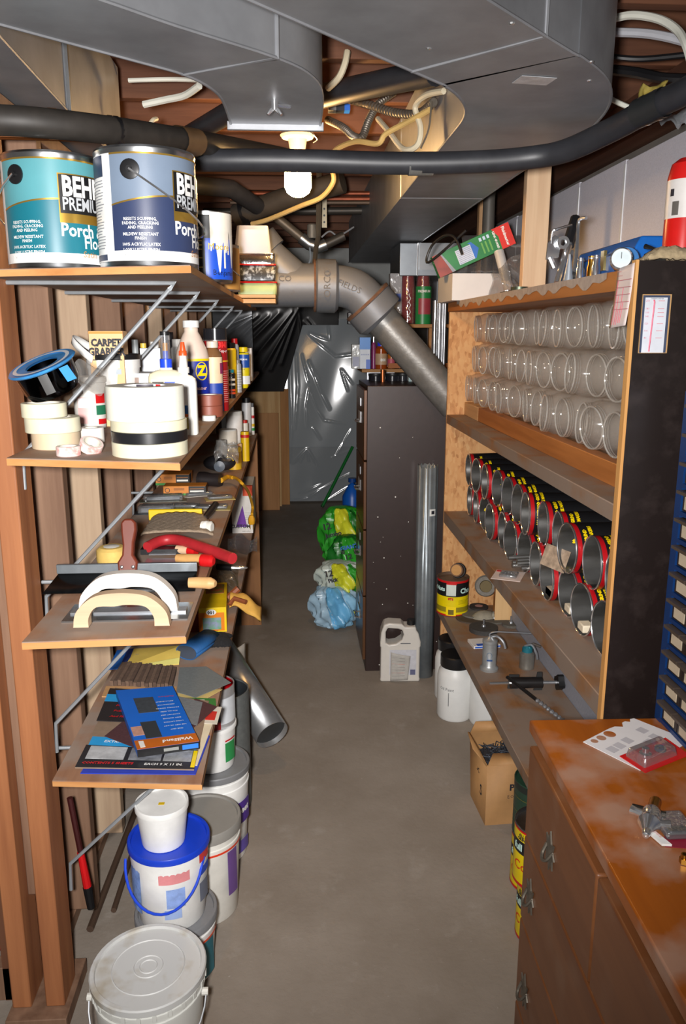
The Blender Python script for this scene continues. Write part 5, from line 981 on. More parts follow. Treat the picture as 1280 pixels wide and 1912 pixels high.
t = bucket('plastic_tub', (X3 - .004, Y3, .2945), .074, .135, 'white tub with green label stacked on the grey lid', WHITE, WHITE, .012, .9, False, 'tub'); wrap(t, 'green_label', pm('#2a8a4a', .5), .071, .03, .09, D(40), D(74), 8, off=.002); wrap(t, 'red_stripe', RED, .072, .095, .10, D(40), D(74), 8, off=.002)
t = T('paint_can', 'small can with glossy red inside rim on the white tub', 'can', (X3 + .010, Y3 + .0, .424)); r, h = .060, .125
MB().lathe([(0, 0), (r, .001), (r, h), (r - .003, h), (r - .004, h - .05), (0, h - .05)], 36).build('can_body', pm('#c9cacc', .3, .6), t); MB().lathe([(r - .0045, h - .002), (r - .0045, h - .049), (0, h - .049)], 36).build('red_residue', pm('#c01018', .2), t); wrap(t, 'black_label', BLACK, r, .03, h * .7, D(-60), D(22), 14, off=.001); wrap(t, 'white_label', pm('#c8ccd0', .5), r, .02, h * .78, D(22), D(85), 14, off=.001); wrap(t, 'red_label', pm('#8a1418', .5), r, .006, .03, D(-60), D(22), 12, off=.0015)
# grey sheet roll standing on floor
t = T('flooring_roll', 'tall dark grey roll of rubber sheet standing beside the pails', 'roll', (-.245, 2.40, 0)); Hh = at(445, 1290, Y=2.38).z; MB().lathe([(0, .01), (.085, .01), (.085, Hh), (.081, Hh), (.081, .02)], 36).build('sheet', pm('#5d605f', .6, 0, .15, 60), t); MB().lathe([(.0805, Hh - .004), (.06, Hh - .03), (0, Hh - .04)], 30).build('core', pm('#20262a', .7), t)
# chrome duct pipe leaning
t = T('metal_pipe', 'shiny steel stovepipe leaning out from under the shelf', 'pipe'); a_ = at(508, 1372, Y=2.62); b_ = at(418, 1228, Y=2.95); rr = .062
a_ = Vector((a_.x, a_.y, a_.z)); dirv = (b_ - a_).normalized(); b = MB(); P_ = [a_, a_ + dirv * .004, a_ + dirv * .5]
b.tube([a_, a_ + dirv * .55], rr, 36, caps=False); b.build('pipe', pm('#b4b6b8', .3, .8, .06, 60, .04, (1, 1, .05)), t, solid=.0015); MB().tube([a_ + dirv * .02, a_ + dirv * .548], rr * .97, 24).build('liner', pm('#4a4c4e', .5, .6), t); MB().tube([a_ - dirv * .0005, a_ + dirv * .006], rr * 1.012, 36, caps=False).build('rolled_rim', STEEL, t)
# brown and white paper bag behind it
t = T('cement_sack', 'brown and white paper sack standing behind the stovepipe', 'sack'); p = at(448, 1300, Z=0); a_ = at(446, 1212, Y=3.05)
MB().grid(lambda u, v: (a_.x - .05 + .07 * u, 3.06 + .06 * (1 - math.sin(PI * u)) , a_.z * v), 10, 8).build('paper', pm('#b0aaa0', .7), t, solid=.006); MB().grid(lambda u, v: (a_.x - .052 + .036 * u, 3.052 + .06 * (1 - math.sin(PI * u * .5)), a_.z * (.5 + .502 * v)), 8, 6).build('brown_print', pm('#7a4a24', .7), t, solid=.003)
# white carton with purple triangle
t = T('filter_carton', 'white carton with purple triangle standing under the yellow plug', 'box'); p0 = at(434, 1012, Y=3.55); p1_ = at(473, 1016, Y=3.55); zt_ = at(460, 908, Y=3.55).z
t.location = (p0.x, 3.55, S4 + .0005); w_ = p1_.x - p0.x; zb_ = .004; zt_ -= S4
bx(0, w_, 0, .25, 0, zt_).build('carton', pm('#d9d7d2', .55), t, bev=.001); bx(w_ * .55, w_ * 1.002, -.0006, .02, zt_ - .045, zt_ + .0006).build('orange_corner', pm('#d84a18', .5), t)
MB().prism([(w_ * .18, zt_ - .19), (w_ * .72, zt_ - .19), (w_ * .52, zt_ - .09)], 0, .0008, M=TR(0, 0, 0) @ FRONT).build('purple_triangle', pm('#6a2a9a', .5), t); text(t, 'CUSTOM', .022, INK, TR(w_ * .40, -.0012, zb_ + .028) @ FRONT, bold=.0008); text(t, 'with color', .009, INK, TR(w_ * .68, -.0012, zt_ - .21) @ FRONT)
for k in range(4): bx(w_ * .62, w_ * .93, -.0006, 0, zb_ + .06 + .01 * k, zb_ + .0625 + .01 * k).build('print_line', pm('#a8a6a2', .6), t)
o = MB().grid(lambda u, v: (lambda p: (p.x, p.y + .02 * math.sin(6 * u), p.z + .012 * math.sin(9 * u + 4 * v)))(at(425 + 55 * u, 1032 - 30 * v, Y=3.2)), 14, 10).build('plastic_wrap', film('#a8b0b8', .08, .8, .2, .5, .1), None); tag(o, 'clear wrap with a dark handle sticking out past the shelf', 'plastic wrap')
# end panel under the far shelves
a_ = at(478, 960, Y=4.05); tag(bx(-.30, -.192, 4.06, 4.078, 0, S3 - .0132).build('end_panel', wood('#7a5232', '#966a42', 'z', 5), None, bev=.001), 'upright brown board closing the far end of the left shelves', 'panel')
# sticks on the floor and a red handled tool by the post
for k, (a_, b_, lb) in enumerate(((at(168, 1735, Z=.011), at(262, 1490, Z=.011), 'left of two thin brown rods lying on the floor by the pails'), (at(212, 1700, Z=.009), at(262, 1545, Z=.009), 'shorter brown rod on the floor nearest the pails'))):
    tag(MB().tube([a_, b_], .010 if k == 0 else .008, 8).build('floor_rod', pm('#4a382c', .6), None), lb, 'rod')
t = T('pry_bar', 'red and black handled tool standing in the gap behind the post', 'tool'); p = at(163, 1690, Y=1.76)
p = at(170, 1695, Y=1.70); q_ = at(163, 1655, Y=1.70); q2 = at(150, 1590, Y=1.70)
MB().tube([q2, q_], [.008, .010], 10).build('red_shaft', RED, t); MB().tube([q_, p], [.011, .009], 10).build('black_grip', BLACK, t); MB().tube([q2, q2 + (q2 - q_) * 1.5], .007, 8).build('upper_shaft', pm('#3a1010', .5), t)
# red power tool at the left edge
t = T('chain_saw', 'red and black power tool at the lower left edge behind the posts', 'power tool'); p = at(2, 1745, Y=1.75); 
MB().tube(catmull([(p.x - .10, 1.78, .06), (p.x - .02, 1.75, p.z - .03), (p.x + .012, 1.74, p.z + .01), (p.x - .005, 1.75, p.z + .05), (p.x - .03, 1.76, p.z + .09)], 5), .016, 12).build('red_handle', pm('#d02a10', .3), t); MB().tube([(p.x - .015, 1.73, p.z - .02), (p.x + .012, 1.73, p.z + .03)], .012, 10).build('black_trigger', BLACK, t); bx(p.x - .2, p.x - .03, 1.72, 1.86, 0, .13).build('red_housing', pm('#c8240e', .3), t, bev=.01)
tag(bx(-.95, -.655, 1.62, 1.66, 0, .09).build('floor_board', STUDB, None, bev=.002), 'short board on edge behind the posts at lower left', 'board')
# ================================================================== right-hand shelving unit
UX, UB, UY0, UY1 = .63, 1.06, 1.482, 3.26
PINE = wood('#7a5434', '#946a46', 'y', 5, .65, .2, dust=('#85776c', .85, .34)); PINE2 = wood('#8f5628', '#b0703a', 'y', 5, .55, .2)
t = T('shelving_unit', 'wooden shelving unit of jars and tins along the right wall', 'shelving unit')
bx(UX, UB, UY1, UY1 + .015, 0, 1.6215).build('end_panel', osb(), t)['label'] = 'raw particleboard end panel'
bx(UX + .004, UB, UY0, UY0 + .016, 0, 1.672).build('end_panel', pm('#170e0c', .42, 0, .2, 20, .05, col2='#2a211f', sharp=(.5, .8)), t)['label'] = 'dark brown near end panel'
bx(UX - .002, UX + .0038, UY0 - .001, UY0 + .017, 0, 1.673).build('edge_strip', wood('#b27c42', '#c9985c', 'z', 6), t)
bx(UX, UB, UY0 + .017, UY1 + .04, 1.622, 1.66).build('top_shelf', PINE2, t, bev=.002)
MB().grid(lambda u, v: (UX - .0012, 1.62 + 1.5 * u, 1.66 - .03 * v * (.4 + .6 * abs(math.sin(19 * u) * math.sin(47 * u + 1)))), 80, 3).build('dust_streaks', pm('#a39488', .85, 0, .15, 60), t)
bx(UX, UB, UY0 + .017, UY1 - .001, 1.174, 1.21).build('shelf', PINE, t, bev=.002); bx(UX, UB, UY0 + .017, UY1 - .001, .75, .80).build('shelf', PINE, t, bev=.002)
bx(.70, .738, UY0 + .02, 3.0, 1.2102, 1.262).build('ledge_board', PINE2, t, bev=.002); bx(.70, .738, 3.002, 3.25, 1.2102, 1.262).build('ledge_block', wood('#b58a60', '#cda474', 'y', 5), t, bev=.002)
bx(UX - .015, .882, 1.60, UY1 - .001, .338, .375).build('bench_shelf', PINE, t, bev=.002)
bx(.884, .904, UY0 + .02, UY1 - .002, .30, .749).build('back_panel', pm('#9a9ba4', .6, 0, .1, 120, .1), t); bx(.95, .965, UY0 + .02, UY1 - .002, .801, 1.62).build('back_panel', wood('#8a7868', '#a89684', 'y', 4), t)
bx(.815, .882, 3.05, 3.09, .376, .749).build('support_block', PINE2, t); bx(.812, .883, 3.047, 3.05, .376, .749).build('pale_edge', wood('#c39a68', '#d8b280', 'z', 5), t)

# clear jars lying open-mouthed
JAR = film('#f2ece4', .07, .98, .06, 0, .075)
def jar_thing(first_label):
    t = T('clear_jar', first_label, 'jar', group='clear plastic jars lying on the shelf'); R = .0595; Lj = .15
    b = MB(); b.lathe([(.0485, 0), (.051, .001), (.051, .018), (R * .97, .032), (R, .042), (R, .075), (R * .985, .078), (R * .985, .10), (R, .103), (R, Lj - .012), (R * .93, Lj - .002), (R * .8, Lj), (0, Lj - .006)], 32)
    b.xf(RY(PI / 2)); b.build('jar_body', JAR, t)
    MB().tube([(0.0, .0498 * math.cos(a), .0498 * math.sin(a)) for a in [2 * PI * i / 32 for i in range(32)]], .0022, 6, close=True).build('rim', film('#f4efe6', .05, .9, .28, 0, .3), t)
    for xx in (.007, .013): MB().tube([(xx, .0516 * math.cos(a), .0516 * math.sin(a)) for a in [2 * PI * i / 32 for i in range(32)]], .0012, 5, close=True).build('thread', film('#f4efe6', .05, .9, .22, 0, .12), t)
    return t
proto = None; rows = (('bottom', 1.322), ('middle', 1.439), ('top', 1.556))
for ri, (rn, z) in enumerate(rows):
    for k in range(13):
        y = 3.19 - .1245 * k - (.045 if ri == 1 else 0)
        if y < 1.57: continue
        lab = 'clear plastic jar lying in the %s row, %s from the particleboard end' % (rn, ORD[k])
        loc = (.705 + random.uniform(-.012, .012) + .012 * ri, y + random.uniform(-.004, .004), z + random.uniform(-.002, .002)); rot = (random.uniform(0, 6), random.uniform(-.07, .07), random.uniform(-.16, .2))
        if proto is None: proto = jar_thing(lab); proto.location = loc; proto.rotation_euler = rot
        else: dup(proto, loc, rot, lab)
o = MB().grid(lambda u, v: (.94 - .02 * abs(math.sin(23 * u + 3 * v)), 1.52 + 1.7 * u, 1.27 + .34 * v), 60, 10).build('plastic_liner', film('#d0cec8', .1, .95, .12, .3, .4), None); tag(o, 'crumpled clear plastic hanging behind the rows of jars', 'plastic sheet')

# coffee tins lying open
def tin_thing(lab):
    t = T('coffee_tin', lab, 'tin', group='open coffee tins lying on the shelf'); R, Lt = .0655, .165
    MB().lathe([(R, 0), (R, Lt), (0, Lt), (0, Lt - .002), (R - .0012, Lt - .002), (R - .0012, 0)], 36).xf(RY(PI / 2)).build('tin_body', pm('#c4c4c2', .25, .9, .2, 16, 0, (.35, 1, 1), '#77736c'), t)  # tarnish stretched along the axis, colour also standing in for reflection streaks
    MB().tube([(0, R * math.cos(a), R * math.sin(a)) for a in [2 * PI * i / 36 for i in range(36)]], .0022, 6, close=True).build('rolled_rim', CHROME, t)
    def band(x0, x1, mat, nm, o_=.0006): MB().lathe([(R + o_, x0), (R + o_, x1)], 36).xf(RY(PI / 2)).build(nm, mat, t)
    band(.004, .016, pm('#a81018', .35), 'red_band'); band(.016, .16, BLACK, 'black_label')
    for k, s_ in enumerate(('ALL METHOD GRIND', 'FOR ALL COFFEE MAKERS')):
        o = text(t, s_, .0125, YEL, bend=(R + .0016, D(18), -.028 - .016 * k), bold=.0007); o.data.transform(Matrix.Rotation(-PI / 2, 4, 'Y'))
    MB().lathe([(R * .93, Lt - .0035), (R * .80, Lt - .006), (R * .76, Lt - .003), (R * .5, Lt - .005), (0, Lt - .005)], 30).xf(RY(PI / 2)).build('tin_bottom', pm('#8a8a88', .35, .7, .2, 30), t)
    return t
tin = None; TINPOS = []
for ri, (rn, z) in enumerate((('lower', .8665), ('upper', .994))):
    for k in range(12):
        y = 3.185 - .1345 * k - (.0 if ri == 0 else .018)
        lab = 'open coffee tin lying in the %s tin row, %s from the particleboard end' % (rn, ORD[k])
        loc = (.715 + random.uniform(-.012, .012), y, z); rot = (random.uniform(-.4, .4), random.uniform(-.02, .02), random.uniform(-.10, .10))
        TINPOS.append((ri, k, loc))
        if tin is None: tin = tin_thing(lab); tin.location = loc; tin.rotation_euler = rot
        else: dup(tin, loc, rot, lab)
def tp(ri, k): return [l for r_, k_, l in TINPOS if r_ == ri and k_ == k][0]
# hardware inside the tins
l = tp(1, 5); t = T('wire_coil', 'coil of tan wire stuffed in an upper row tin', 'wire coil', (l[0] + .05, l[1], l[2] - .05)); MB().tube([(.03 * math.sin(i * .9) * .8, .042 * math.cos(i * .45), .045 + .038 * math.sin(i * .45)) for i in range(60)], .0022, 6).build('wire', pm('#b0a080', .5), t)
for k_, lb in ((6, 'brass pipe fittings heaped in an upper row tin'), (7, 'brass elbows heaped in the next upper row tin')):
    l = tp(1, k_)
    for j in range(3):
        t = T('brass_fitting', lb.split(' heaped')[0].replace('fittings', 'fitting').replace('elbows', 'elbow') + ' in the %s tin of the upper row, %s in the heap' % (ORD[k_], ORD[j]), 'pipe fitting', (l[0] + .03 + .02 * j, l[1] - .02 + .02 * j, l[2] - .036 + .012 * (j % 2)), (.6 * j, .4, j)); MB().cyl((0, 0, 0), (.03, 0, 0), .011, n=6).build('nut', BRASS, t); MB().cyl((.03, 0, 0), (.055, 0, 0), .008).build('thread', BRASS, t)
l = tp(0, 6)
for j in range(6): tag(MB().cyl((l[0] - .02 - .01 * (j % 3), l[1] - .04 + .016 * j, l[2] - .043 + .012 * (j % 2)), (l[0] + .10, l[1] - .036 + .016 * j, l[2] - .04 + .012 * (j % 2)), .0075).build('pipe_nipple', pm('#9c9c9a', .35, .9), None), 'short steel pipe poking from a lower row tin, %s of six' % ORD[j], 'pipe', 'steel pipes in a lower tin')
l = tp(0, 8); t = T('parts_pack', 'white packet lying inside a lower row tin', 'packet', (l[0] + .01, l[1], l[2] - .056)); bx(0, .08, -.03, .03, 0, .022).build('packet', pm('#a89c88', .6, 0, .15, 40), t, bev=.004); bx(.0, .0, -.03, .03, 0, .02).build('label', OFFWH, t)
l = tp(0, 7); q = MB(); q.prism([(-.05, -.03), (.05, -.03), (.05, .03), (-.05, .03)], 0, .0015, M=TR(*at(1036, 1042, X=.700)) @ RZ(D(-70)) @ RX(D(70))); o = q.build('parts_card', pm('#a08c78', .6, 0, .35, 60, 0), None); tag(o, 'tan packaged card tucked among the dim tins', 'card')
for k_, lb in ((9, 'ninth'), (10, 'tenth')):
    l = tp(0, k_); tag(MB().box(l[0] + .0, l[0] + .03, l[1] - .02, l[1] + .02, l[2] - .056, l[2] - .036).build('paper_packet', pm('#d8ccb4', .6), None, bev=.003), 'small pale packet in the %s lower row tin' % lb, 'packet')
# blister card on the lip
p = at(942, 1075, X=.655); t = T('blister_card', 'clear blister card with metal part on the tin shelf edge', 'package', (.66, at(942, 1075, Z=.801).y, .8005), (0, 0, D(-25))); bx(-.045, .045, -.05, .05, 0, .0015).build('card', pm('#c9b8b0', .6), t); bx(-.043, -.028, .03, .046, .0015, .002).build('red_square', RED, t); bx(-.025, .03, -.03, .02, .0015, .012).build('blister', CLP, t, bev=.004); MB().tube([(.018 * math.cos(a), -.005 + .018 * math.sin(a), .006) for a in [2 * PI * i / 16 for i in range(16)]], .005, 6, close=True).build('metal_ring', CHROME, t)

# ---- bench shelf
ZB2 = .375
def b2(px, py, dz=0): return at(px, py, Z=ZB2 + dz)
x, y = at(846, 1100, Y=3.15).x + .004, 3.182
t = T('coffee_can', 'yellow and black coffee can heaped with brown grit on the bench', 'coffee can', (x, y, ZB2)); r = .066; h = .16
MB().lathe([(0, 0), (r, .001), (r + .001, .004), (r, .007), (r, h - .004), (r + .0015, h), (r - .002, h), (r - .003, h - .012), (0, h + .008)], 40).build('can_body', pm('#5a4636', .6), t)
wrap(t, 'yellow_label', pm('#e0c800', .4), r, .008, h * .55, D(-110), D(110), 30); wrap(t, 'black_label', BLACK, r, h * .55, h - .012, D(-110), D(110), 30); wrap(t, 'red_band', RED, r, h - .013, h - .004, D(-110), D(110), 30, off=.001); wrap(t, 'red_base', RED, r, .003, .010, D(-110), D(110), 30, off=.001); wrap(t, 'white_panel', pm('#c8d0c8', .5), r, h * .58, h * .88, D(-35), D(0), 8, off=.0014); wrap(t, 'red_panel', RED, r, h * .88, h * .96, D(-35), D(2), 8, off=.0014)
wrap(t, 'olive_band', pm('#8a7c14', .5), r, .02, .042, D(-110), D(110), 30, off=.0012); wrap(t, 'code_panel', YEL, r, .006, .045, D(-34), D(2), 8, off=.0018); wrap(t, 'barcode', pm('#6a5c10', .5), r, .01, .032, D(-26), D(-6), 6, off=.0022)
text(t, 'Chock', .030, pm('#bfe0d8', .5), bend=(r + .002, D(50), h * .70), bold=.0012); text(t, "o'Nuts", .024, pm('#bfe0d8', .5), bend=(r + .002, D(-68), h * .74), bold=.001); text(t, '8T6', .014, RED, bend=(r + .002, D(-18), h * .49), bold=.001); label_lines(t, r, h * .34, h * .46, D(10), D(60), 4, pm('#9a8a10', .5))
t2 = T('wooden_drum', 'small sanding drum lying on top of the coffee can', 'sanding drum', (x + .012, y - .03, ZB2 + h + .034), (D(72), D(0), D(-28))); MB().lathe([(0, -.022), (.027, -.022), (.027, .02), (0, .02)], 26).build('drum', pm('#6a4a30', .7, 0, .2, 40), t2); MB().lathe([(0, .0205), (.022, .0205)], 24).build('wood_face', wood('#a87840', '#c0925a', 'x', 6), t2); MB().tube([(.029 * math.cos(a), .029 * math.sin(a), -.01) for a in [2 * PI * i / 20 for i in range(20)]], .004, 6, close=True).build('rubber_band', BLACK, t2)
def disc(px, py, r, th, mat, label, dz=0, shank=True, hub=None, tilt=0):
    p = b2(px, py); t = T('grinding_disc', label, 'grinding disc', (p.x, p.y, ZB2 + dz), (D(tilt), 0, 0), group=None); MB().lathe([(0, 0), (r, 0), (r, th), (r * .3, th * 1.05), (0, th * 1.05)], 36).build('disc', mat, t)
    if hub: MB().lathe([(0, th * 1.1), (r * .42, th * 1.1)], 24).build('label_disc', hub, t)
    if shank: MB().lathe([(.009, th), (.007, th + .008), (.0035, th + .01), (.0035, th + .03), (0, th + .03)], 12).build('shank', STEEL, t)
    return t
GRIT = pm('#5b564e', .9, 0, .2, 120, .3)
disc(880, 1155, .066, .006, pm('#4c4034', .8, 0, .2, 30), 'large rusty saw disc at the bottom of the disc pile', 0, False)
disc(884, 1150, .052, .006, pm('#6a665e', .8, 0, .15, 60), 'grey disc on the large rusty disc', .0065, False)
disc(893, 1140, .040, .008, pm('#2c2826', .8), 'dark disc with pinkish centre label', .0130, False, pm('#b08078', .6))
disc(922, 1158, .055, .007, GRIT, 'grinding disc with upright shank behind the wire brush disc', .002, True)
disc(902, 1178, .057, .018, pm('#3c3a38', .8, 0, .2, 60), 'thick rubber backed disc with upright shank at the front', .0005, True)
disc(953, 1168, .036, .010, GRIT, 'small grey disc with shank nearest the wall', .0005, True)
p = b2(906, 1112); t = T('buffing_wheel', 'round grey buffing wheel standing upright on the bench', 'buffing wheel', (at(906, 1094, Y=3.10).x, 3.10, at(906, 1094, Y=3.10).z), (D(80), D(8), D(-10))); MB().lathe([(0, -.012), (.04, -.012), (.045, 0), (.04, .012), (0, .012)], 34).build('wheel', pm('#77726a', .95, 0, .15, 120, .4), t); MB().lathe([(0, .0125), (.026, .0125), (.024, .02), (0, .02)], 24).build('hub', pm('#5e5030', .6, .4), t)
p = b2(905, 1132); t = T('grinder_base', 'dusty pale metal base lying beside the buffing wheel', 'tool', (at(905, 1122, Y=3.09).x, 3.09, ZB2)); MB().grid(lambda u, v: (.06 * math.cos(2 * PI * u) * (1 - v) ** .4, .04 * math.sin(2 * PI * u) * (1 - v) ** .4, .001 + .036 * v), 24, 8).build('base', pm('#8c8676', .7, .2, .15, 40), t); MB().tube([(.03, -.01, .02), (.10, -.03, .012)], [.016, .010], 12).build('arm', pm('#8c8676', .7, .2), t)
t = T('sandpaper_box', 'flat white box with blue stripe under the pump oil can', 'box', tuple(b2(905, 1205)), (0, 0, D(6))); bx(-.055, .05, -.03, .045, 0, .012).build('carton', pm('#dcd8d4', .5), t, bev=.001); bx(-.05, .0505, -.0308, -.03, .003, .009).build('blue_stripe', pm('#2a5ab8', .5), t); bx(-.04, .04, -.03, -.01, .012, .0128).build('blue_top', pm('#2a5ab8', .5), t)
# pump oil can
p = b2(916, 1256); t = T('oil_can', 'tall metal pump oil can with bent spout on the bench', 'oil can', (p.x, p.y + .03, ZB2)); h = .112; r = .025
MB().lathe([(0, 0), (r * 1.3, 0), (r * 1.32, .008), (r * 1.1, .014), (r, .018), (r, h - .012), (r * 1.06, h - .01), (r * 1.06, h), (r * .5, h + .006), (.006, h + .012), (0, h + .012)], 30).build('can_body', pm('#a4a6a6', .38, .55, .15, 30), t)
MB().tube(catmull([(0, 0, h + .008), (-.002, -.0, h + .022), (.02, -.004, h + .03), (.06, -.01, h + .03), (.14, -.02, h + .028)], 5), .0028, 8).build('spout', STEEL, t); MB().tube(catmull([(.004, 0, h + .012), (.02, -.015, h + .018), (.038, -.03, h + .004), (.046, -.036, h - .02)], 5), [.005] * 16, 8).build('thumb_lever', STEEL, t); MB().tube([(.0265 * math.sin(D(-15) + .35 * math.cos(a)), -.0265 * math.cos(D(-15) + .35 * math.cos(a)), .06 + .012 * math.sin(a)) for a in [2 * PI * i / 18 for i in range(18)]], .0007, 4, close=True).build('round_emblem', pm('#4a6a8a', .5), t); wrap(t, 'blue_mark', pm('#2a4a80', .5), r, .04, .046, D(-35), D(10), 6, off=.001)
p = b2(986, 1252); t = T('oil_can', 'short dark metal oiler with lever on the bench', 'oil can', (p.x, p.y + .025, ZB2)); h = .062; r = .026
MB().lathe([(0, 0), (r, 0), (r * 1.03, .003), (r, .006), (r, h - .008), (r * .7, h), (0, h)], 26).build('can_body', pm('#8a867e', .35, .6, .15, 30), t); MB().lathe([(r * .72, h), (r * .7, h + .014), (r * .4, h + .022), (0, h + .022)], 20).build('teal_collar', pm('#2a7a8a', .4, .4), t); MB().tube(catmull([(-.01, 0, h + .02), (.01, -.012, h + .03), (.022, -.026, h + .01), (.028, -.03, h - .018)], 5), .0045, 8).build('lever', STEEL, t); MB().tube([(0, 0, h + .02), (.02, 0, h + .028), (.045, -.004, h + .018)], .005, 8).build('spout', pm('#4a4038', .6), t)
# black clamp / bit extension
t = T('drill_guide', 'black clamp tool with threaded rod lying on the bench', 'tool'); c_ = b2(968, 1290)
MB().tube([c_ + Vector((-.10, 0, .03)), c_ + Vector((-.03, 0, .03))], .005, 8).build('steel_shaft', CHROME, t); MB().tube([c_ + Vector((-.03, 0, .03)), c_ + Vector((.075, -.004, .03))], .019, 14).build('barrel', pm('#1c1a1a', .35), t); MB().tube([c_ + Vector((.075, -.004, .03)), c_ + Vector((.125, -.006, .03))], .006, 8).build('spindle', STEEL, t)
MB().lathe([((.026 if i % 2 else .021), .0) for i in range(1)] + [(0, 0)], 6); kn = MB(); n_ = 16; pts_ = [((.028 if i % 4 < 2 else .022) * math.cos(2 * PI * i / n_), (.028 if i % 4 < 2 else .022) * math.sin(2 * PI * i / n_)) for i in range(n_)]; kn.prism(pts_, -.010, .010, M=TR(c_.x + .135, c_.y - .006, c_.z + .03) @ RY(PI / 2)).build('star_knob', pm('#141416', .4), t)
MB().prism([(-.034, -.028), (.0, -.034), (.004, .02), (-.03, .022)], -.02, -.016, M=TR(c_.x, c_.y, c_.z + .03) @ RX(PI / 2)).build('foot_plate', pm('#2a2a2a', .5), t); MB().prism([(.05, -.03), (.08, -.034), (.075, .035), (.06, .035)], -.004, .0, M=TR(c_.x, c_.y, c_.z + .03) @ RX(PI / 2)).build('foot_plate', pm('#2a2a2a', .5), t); 
t = T('drill_bit', 'long twist drill bit lying across the clamp tool', 'drill bit'); a_ = c_ + Vector((-.045, -.008, .055)); b_ = b2(1050, 1345, .006); m_ = a_ * .45 + b_ * .55
MB().tube([a_, m_], .0055, 8).build('shank', pm('#1c1c1e', .35, .3), t); MB().tube([m_ * (1 - i / 24) + b_ * (i / 24) for i in range(25)], [.0062 * (1 + .3 * math.sin(i * 1.9)) for i in range(25)], 8).build('flutes', STEEL, t)

# ---- under the bench
x, y, r, h = spot(853, 1349, 0, 62, 1222)
def gallon_jar(loc, label, lidm=BLACK, sc=1.0, capped=True):
    t = T('gallon_jar', label, 'jar', loc); R = .073 * sc; Hj = .27 * sc; MB().lathe([(0, 0), (R * .93, .001), (R, .012), (R, Hj * .66), (R * .93, Hj * .75), (R * .8, Hj * .80), (R * .78, Hj * .83), (0, Hj * .83)], 36).build('jar_body', pm('#d9d9d6', .45, 0, .04), t)
    if capped: MB().lathe([(R * .84, Hj * .82), (R * .86, Hj * .83), (R * .86, Hj * .985), (R * .8, Hj), (0, Hj)], 36).build('lid', lidm, t)
    return t, R, Hj
t, R, Hj = gallon_jar((x, y, 0), 'white gallon jar with black lid standing under the bench')
text(t, 'Oil Paint', .018, INK, bend=(R + .001, D(-40), Hj * .52)); MB().tube([(R * 1.01 * math.sin(D(-32)), -R * 1.01 * math.cos(D(-32)), Hj * z) for z in (.26, .36, .47)], .0012, 5).build('ink_mark', INK, t)
gallon_jar((x + .02, y + .17, 0), 'white gallon jar behind the black lidded one', sc=1.0)
p = at(905, 1365, Z=0); gallon_jar((p.x + .03, p.y + .085, 0), 'plain white jug to the right of the black lidded jar', sc=1.05, lidm=OFFWH)
p = at(940, 1378, Z=0); gallon_jar((p.x + .03, p.y + .05, 0), 'plain white jug nearest the cardboard box', sc=.92, lidm=OFFWH)
# cardboard box of nails
t = T('cardboard_box', 'torn cardboard box of nails with black lettering under the bench', 'box'); c0 = at(905, 1541, Z=0); cw = .165; chh = at(905, 1425, Y=c0.y).z; CB = pm('#a67c4e', .7, 0, .08, 20)
t.location = (c0.x, c0.y, 0); t.rotation_euler = (0, 0, D(3)); chh = min(chh, .21)
cb = MB(); cdp = .17
cb.add([(0, 0, 0), (cw, 0, 0), (cw, cdp, 0), (0, cdp, 0), (0, 0, chh), (cw, 0, chh), (cw, cdp, chh * 1.12), (-.01, cdp, chh * 1.12)], [(0, 1, 5, 4), (1, 2, 6, 5), (2, 3, 7, 6), (3, 0, 4, 7), (0, 3, 2, 1)]); cb.build('carton', CB, t, solid=.003)
MB().add([(-.003, 0, chh), (-.035, .05, chh + .035), (-.03, .13, chh + .05), (-.012, cdp, chh * 1.12)], [(0, 1, 2, 3)]).build('flap', CB, t, solid=.003); MB().add([(0, 0, chh), (cw, 0, chh), (cw * .95, .03, chh + .02), (.03, .045, chh + .016)], [(0, 1, 2, 3)]).build('flap', CB, t, solid=.003); MB().add([(-.01, cdp, chh * 1.12), (cw, cdp, chh * 1.12), (cw, cdp + .01, chh + .055), (.01, cdp + .01, chh + .06)], [(0, 1, 2, 3)]).build('flap', CB, t, solid=.003)
nl = MB(); random.seed(3)
for i in range(170):
    x_, y_, z_ = random.uniform(.015, cw - .015), random.uniform(.03, cdp - .015), chh * random.uniform(.86, 1.0); a_ = random.uniform(0, PI); l_ = random.uniform(.012, .022); d_ = Vector((math.cos(a_), math.sin(a_), random.uniform(-.3, .5))) * l_; nl.tube([Vector((x_, y_, z_)) - d_, Vector((x_, y_, z_)) + d_], .0016, 4)
nl.box(.004, cw - .004, .004, cdp - .004, .01, chh * .84); o = nl.build('nails', pm('#3e424a', .5, .5, .3, 60), t); o['kind'] = 'stuff'
text(t, 'PHI', .030, INK, TR(.098, -.0035, chh * .62) @ FRONT, bold=.0012, xs=1.1); text(t, 'E.O. BARB', .017, INK, TR(.098, -.0035, chh * .47) @ FRONT, xs=.8); text(t, 'HAR', .016, pm('#b8482c', .6), TR(.135, -.0035, chh * .82) @ FRONT); text(t, 'M', .018, INK, TR(.15, -.0035, chh * .18) @ FRONT); text(t, 'S', .05, INK, TR(-.0035, .05, chh * .45) @ LEFT, bold=.001); text(t, '8c', .035, INK, TR(-.0035, .09, chh * .72) @ LEFT, bold=.0006)
